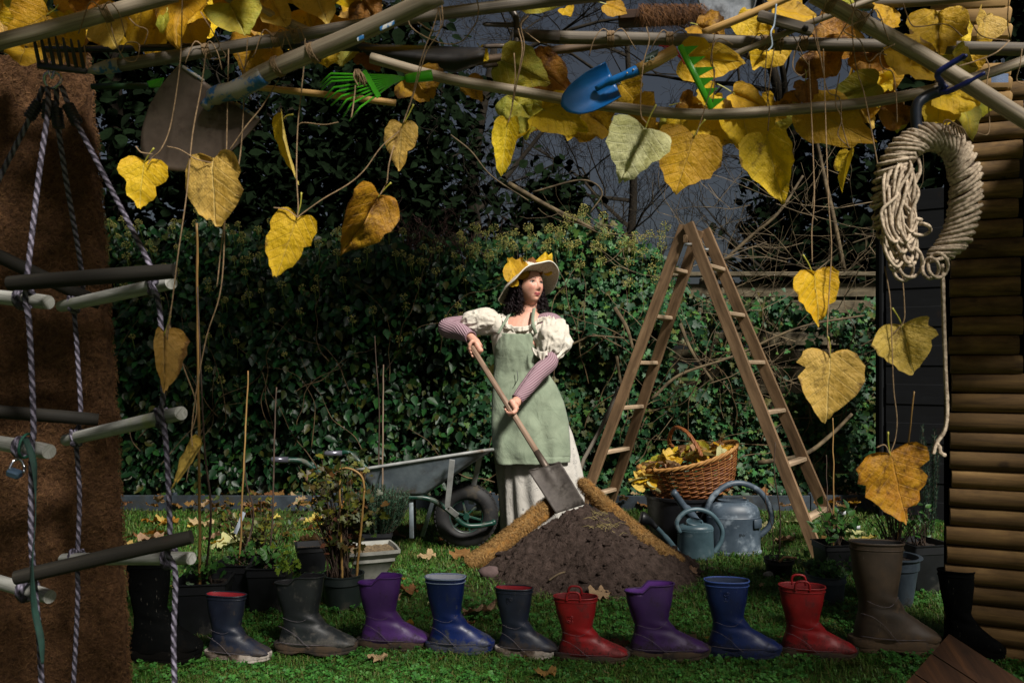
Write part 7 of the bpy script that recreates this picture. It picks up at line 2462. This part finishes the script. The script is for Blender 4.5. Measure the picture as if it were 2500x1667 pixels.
# ---------------- clothes
def cloth(name, c1, c2, scale=300, rough=.85, print_=None, bump=.3, wrk=13):
    t = NT(name)
    co = t.coord('Object')
    n = t.noise(co, scale, 3)
    col = t.ramp(t.noise(co, 5, 4), [(.35, rgb(c1)), (.7, rgb(c2))])
    if print_:
        vo = t.node('ShaderNodeTexVoronoi'); vo.inputs['Scale'].default_value = 26; vo.inputs['Randomness'].default_value = .35
        t.l.new(co, vo.inputs['Vector'])
        ring = t.step(t.math('ABSOLUTE', t.math('SUBTRACT', vo.outputs['Distance'], .26), 0), .09, .04)
        dots = t.step(t.noise(co, 240, 1), .5, .58)
        col = t.mix(t.math('MULTIPLY', t.math('MULTIPLY', ring, dots), .75), col, rgb(print_))
    t.bump(t.math('ADD', t.math('MULTIPLY', n, .25), t.math('MULTIPLY', t.noise(t.coord('Object', (1.6, 1.6, 1)), wrk, 3, .55, .8), 2.0)), .42, .012)
    t.done(col, rough, .2)
    t.b.inputs['Sheen Weight'].default_value = .15
    return t.m


def knit(name, c1, c2):
    t = NT(name)
    wv = t.node('ShaderNodeTexWave', wave_type='BANDS', bands_direction='X')
    t.l.new(t.coord('UV', (1, .02, 1)), wv.inputs['Vector'])
    wv.inputs['Scale'].default_value = 22; wv.inputs['Distortion'].default_value = .6; wv.inputs['Detail'].default_value = 2
    st = t.noise(t.coord('UV', (300, 900, 1)), 1, 2)
    h = t.math('ADD', t.math('MULTIPLY', wv.outputs['Fac'], .8), t.math('MULTIPLY', st, .12))
    col = t.ramp(h, [(.2, rgb(c1)), (.75, rgb(c2))])
    t.bump(h, .9, .004)
    return t.done(col, .95, .15)


M_knit = knit('mauve rib knit', '866a72', 'a68c94')
M_white = cloth('cream cotton', 'c2baab', 'd4cdc0')
M_skirt = cloth('cream printed cotton', 'aeaaa2', 'c2beb6', print_='3a4048', wrk=10)
M_apron = cloth('sage green canvas', '74806c', '8a957f', 260, wrk=9)


def sleeve(pts, rr, name='knit_sleeve'):
    pp = catmull(pts, 8)
    n = len(pp) - 1
    mb = MB()
    mb.tube(pp, [interp(i / n, [k / (len(rr) - 1) for k in range(len(rr))], rr) for i in range(n + 1)], 24, cap=False, prof=lambda a, L: 1 + .05 * noise.noise(V((math.cos(a) * 1.5, math.sin(a) * 1.5, L * 14))))
    mb.tube([pp[-1] + (pp[-1] - pp[-2]).normalized() * .001 + q for q in [((pp[-1] - pp[-2]).orthogonal().normalized() * math.cos(a) + (pp[-1] - pp[-2]).normalized().cross((pp[-1] - pp[-2]).orthogonal().normalized()) * math.sin(a)) * rr[-1] for a in [k * PI / 9 for k in range(18)]]], .003, 6, closed=True)
    return mb.build(name, M_knit, pr, solid=.003)


sleeve([SR.lerp(ER, .2), SR.lerp(ER, .7), ER + V((-.012, .0, -.004)), ER.lerp(WR, .12) + V((-.016, -.012, -.012)), ER.lerp(WR, .5), ER.lerp(WR, .98)], [.056, .056, .054, .056, .05, .035])
sleeve([SL.lerp(EL, .3), SL.lerp(EL, .8), EL + V((.008, 0, -.006)), EL.lerp(WL, .3), EL.lerp(WL, .7), EL.lerp(WL, .99)], [.056, .054, .05, .049, .043, .034])
# knitted shoulder showing above the blouse on the right, wrapping the shoulder
MB().grid(30, 16, lambda u, v: (lambda a, b: Pw(1338, 797, 4.985) + V((math.cos(a) * math.sin(b) * .102, math.sin(a) * math.sin(b) * .09, math.cos(b) * .086)))(u * 2 * PI, .02 + v * 1.9), lambda u, v: (u * .55, v * .12)).build('knit_shoulder', M_knit, pr)


def ridged(p, o=4):
    s_, a, q = 0, 1, p.copy()
    for k in range(o):
        s_ += a * (1 - abs(noise.noise(q)) * 2.2); a *= .5; q = q * 2.03 + V((3.1, 1.7, 9.2))
    return s_


def puff(c, ax, r_, l_, seed, gath=13, name='puff_sleeve'):
    """gathered sleeve: folds run along the arm and close at both ends"""
    M_ = V(ax).normalized().to_track_quat('Z', 'Y').to_matrix()

    def f(d):
        ph = math.atan2(d.y, d.x)
        e = abs(d.z) ** 1.5
        w = noise.noise(V((math.cos(ph) * 1.5, math.sin(ph) * 1.5, d.z * 1.2 + seed)))
        return 1 + .05 * math.sin(gath * ph + 6 * w) * (.15 + e) + .26 * noise.noise(d * 1.5 + V((seed, 0, 0))) - .16 * abs(noise.noise(d * 2.3 + V((seed, 4, 0)))) - .07 * abs(noise.noise(d * 5 + V((seed, 9, 0)))) + .05
    return MB().ball(c, 1, 110, 60, (r_, r_ * .95, l_), M_, f).build(name, M_white, pr)


puff(Pw(1178, 786, 5.0), ER - SR, .088, .115, 3.3)
puff(Pw(1346, 828, 4.905), EL - SL, .112, .135, 8.1)
# ruffle of the left puff where it spills over the arm, and frill at the top
rf = MB()
for yy, x0_, x1_, dd_ in ((858, 1308, 1372, 4.84), (846, 1298, 1350, 4.815)):
    rf.grid(60, 8, lambda u, v: Pw(lerp(x0_, x1_, u), yy + 12 * math.sin(u * PI) + v * math.sin(.12 + u * 2.9) ** .6 * (20 + 10 * noise.noise(V((u * 5, yy, 0)))), dd_ - .04 * math.sin(u * PI) + .03 * v * noise.noise(V((u * 6, yy, 3)))) + V((.004 * noise.noise(V((u * 9, v, 1))), -.02 * noise.noise(V((u * 9, v * .7, yy))) * (.25 + v), .01 * noise.noise(V((u * 7, 4, 2))) * v)))
rf.build('sleeve_frill', M_white, pr, solid=.002)
# blouse
BL_ = [(1290, 960, .19, .13), (1280, 920, .16, .118), (1273, 890, .155, .115), (1271, 850, .172, .13), (1271, 822, .18, .134), (1274, 806, .176, .125), (1277, 799, .168, .118)]
bm = MB()
loft(bm, [ringv(x, y, a, b) for x, y, a, b in BL_], 48, False)
bm.v = [tuple(V(p) + V((.004 * fbm(V(p) * 18), -.006 * abs(fbm(V(p) * 14 + V((5, 0, 0)))), 0))) for p in bm.v]
bm.build('blouse', M_white, pr, solid=.002)
# yoke over her right shoulder, and gathered neckline
yk = MB()
yk.grid(40, 16, lambda u, v: (lambda a, b: Pw(1222, 800, 5.0) + V((math.cos(a) * math.sin(b) * .085, math.sin(a) * math.sin(b) * .1, math.cos(b) * .085)) * (1 + .06 * (ridged(V((math.cos(a) * 1.4, math.sin(a) * 1.4, b)), 3) - .8)))(u * 2 * PI, .05 + v * 1.9))
yk.build('blouse_yoke', M_white, pr)
nk = [(1226, 776, 4.94), (1228, 792, 4.9), (1240, 800, 4.875), (1258, 806, 4.865), (1278, 806, 4.86), (1294, 802, 4.865), (1306, 794, 4.88), (1318, 784, 4.9), (1345, 780, 4.9)]
np_ = catmull([P(*q) for q in nk], 10)
n_ = len(np_) - 1
MB().grid(n_, 6, lambda u, v: np_[int(round(u * n_))] + V((0, -.004 - .014 * noise.noise(V((u * 26, v * .6, 0))) * (.5 + v), .028 * (.75 - v) + .012 * noise.noise(V((u * 15, 3, 0)))))).build('neck_frill', M_white, pr, solid=.002)
# skirt: full, gathered, reaching the ground
SK = [(905, 1212, 1300, .11), (950, 1206, 1336, .13), (1000, 1204, 1372, .16), (1060, 1204, 1398, .185), (1110, 1208, 1412, .2), (1160, 1214, 1422, .21), (1220, 1220, 1424, .215), (1300, 1226, 1424, .22)]


def skirt(u, v):
    y = lerp(905, 1300, v)
    l, r_ = interp(y, [q[0] for q in SK], [q[1] for q in SK]), interp(y, [q[0] for q in SK], [q[2] for q in SK])
    ry = interp(y, [q[0] for q in SK], [q[3] for q in SK])
    a = u * 2 * PI
    fold = 1 + .045 * v * math.sin(a * 17 + 2 * noise.noise(V((v * 3, a, 0)))) + .03 * noise.noise(V((math.cos(a) * 3, math.sin(a) * 3, v * 2)))
    c = P((l + r_) / 2, y, 5.02)
    return c + V((math.cos(a) * (r_ - l) / 2 / FPX * 5.0 * fold, math.sin(a) * ry * fold, 0))


MB().grid(150, 40, skirt).build('skirt', M_skirt, pr, solid=.002)
# apron
AP = [(812, 1216, 1312, 4.862), (850, 1208, 1320, 4.852), (885, 1207, 1327, 4.858), (905, 1206, 1334, 4.86), (940, 1203, 1358, 4.845), (980, 1201, 1376, 4.825), (1030, 1200, 1388, 4.805), (1080, 1202, 1392, 4.79), (1110, 1205, 1393, 4.78), (1134, 1209, 1392, 4.775)]


def apron(u, v):
    y = lerp(812, 1134, v)
    ys = [q[0] for q in AP]
    l, r_, d = (interp(y, ys, [q[k] for q in AP]) for k in (1, 2, 3))
    s = u * 2 - 1
    bend = .1 * (1 - math.sqrt(max(0, 1 - (abs(s) * .97) ** 2.6)))
    low = max(0, (y - 930) / 200)
    wz = .008 * fbm(V((u * 4, v * 5, 2)), 2) + .003 * ridged(V((u * 5 + v * 3, v * 7, 4)), 2) + low * .012 * math.sin(u * 17 + 3 * noise.noise(V((u * 3, v * 4, 0))))
    # drag folds from the hip
    wz += .008 * math.sin((u * .8 + v * 2.2) * 16) * math.exp(-((u - .75) / .3) ** 2 - ((v - .45) / .2) ** 2)
    p = P(lerp(l, r_, u), y + 3 * math.sin(u * PI) - (6 * u if v > .95 else 0), d + bend)
    return p + V((0, -wz, 0))


ap = MB().grid(70, 90, apron).build('apron', M_apron, pr, solid=.003)
for pts in ([(1217, 814, 4.86), (1225, 798, 4.865), (1236, 780, 4.89), (1243, 768, 4.93)], [(1308, 814, 4.865), (1302, 795, 4.855), (1301, 775, 4.88), (1304, 752, 4.93)]):
    pp = catmull([P(*q) for q in pts], 6)
    m = len(pp) - 1
    MB().grid(2, m, lambda u, v: pp[int(round(v * m))] + V(((u - .5) * .02, -.004, (u - .5) * .006))).build('strap', M_apron, pr, solid=.003)
hm = MB()
for y_, in ((871,), (998,)):
    hm.tube([apron(k / 40, (y_ - 812) / 322) + V((0, -.0012, 0)) for k in range(2, 39)], .0014, 5)
hm.tube([apron(.62, .3 + k * .07) + V((0, -.0012, 0)) for k in range(11)], .0012, 5)
hm.build('seam', M_apron, ap)
MB().tube(catmull([P(1262, 905, 4.835), P(1264, 925, 4.825), P(1256, 940, 4.825)], 4), .0022, 5).build('cord', M_blk, ap)
# ---------------- the spade she holds
sp = thing('digging_spade', 'muddy spade held by the person, blade on the soil heap', 'spade', P(1395, 1240, 4.4))
MB().tube([ST, ST.lerp(SB, .5), SB], [.0155, .0165, .0175], 14).build('shaft', wood('worn brown shaft', '5a4638', '8a7260', 'a08a76', .6, 2.5, 120), sp)
MB().tube([SB - sdir * .1, SB, SB + sdir * .05, SB + sdir * .13], [.0185, .021, .018, .006], 14).build('socket', M_rust, sp)
b0, b1, b2, b3 = P(1289, 1149, 4.47), P(1368, 1127, 4.47), P(1430, 1230, 4.34), P(1357, 1253, 4.34)
M_mud = mat('muddy blade', '38322e', '58524c', 9, .6, .5, .004, .4, .3, dirt='1e1812', damt=.6, dscale=8)


def bl(u, v):
    p = b0.lerp(b1, u).lerp(b3.lerp(b2, u), v)
    return p + V((.1, 1, -.2)) * (.014 * (math.sin(u * PI)) * (1 - .4 * v)) - V((0, .012, 0)) * math.exp(-((u - .5) / .12) ** 2) * max(0, 1 - v * 1.6)


MB().grid(20, 20, bl).build('blade', M_mud, sp, solid=.003)
MB().tube([bl(.03, 0), bl(.33, 0)], .005, 6).build('tread', M_mud, sp)
MB().tube([bl(.67, 0), bl(.97, 0)], .005, 6).build('tread', M_mud, sp)
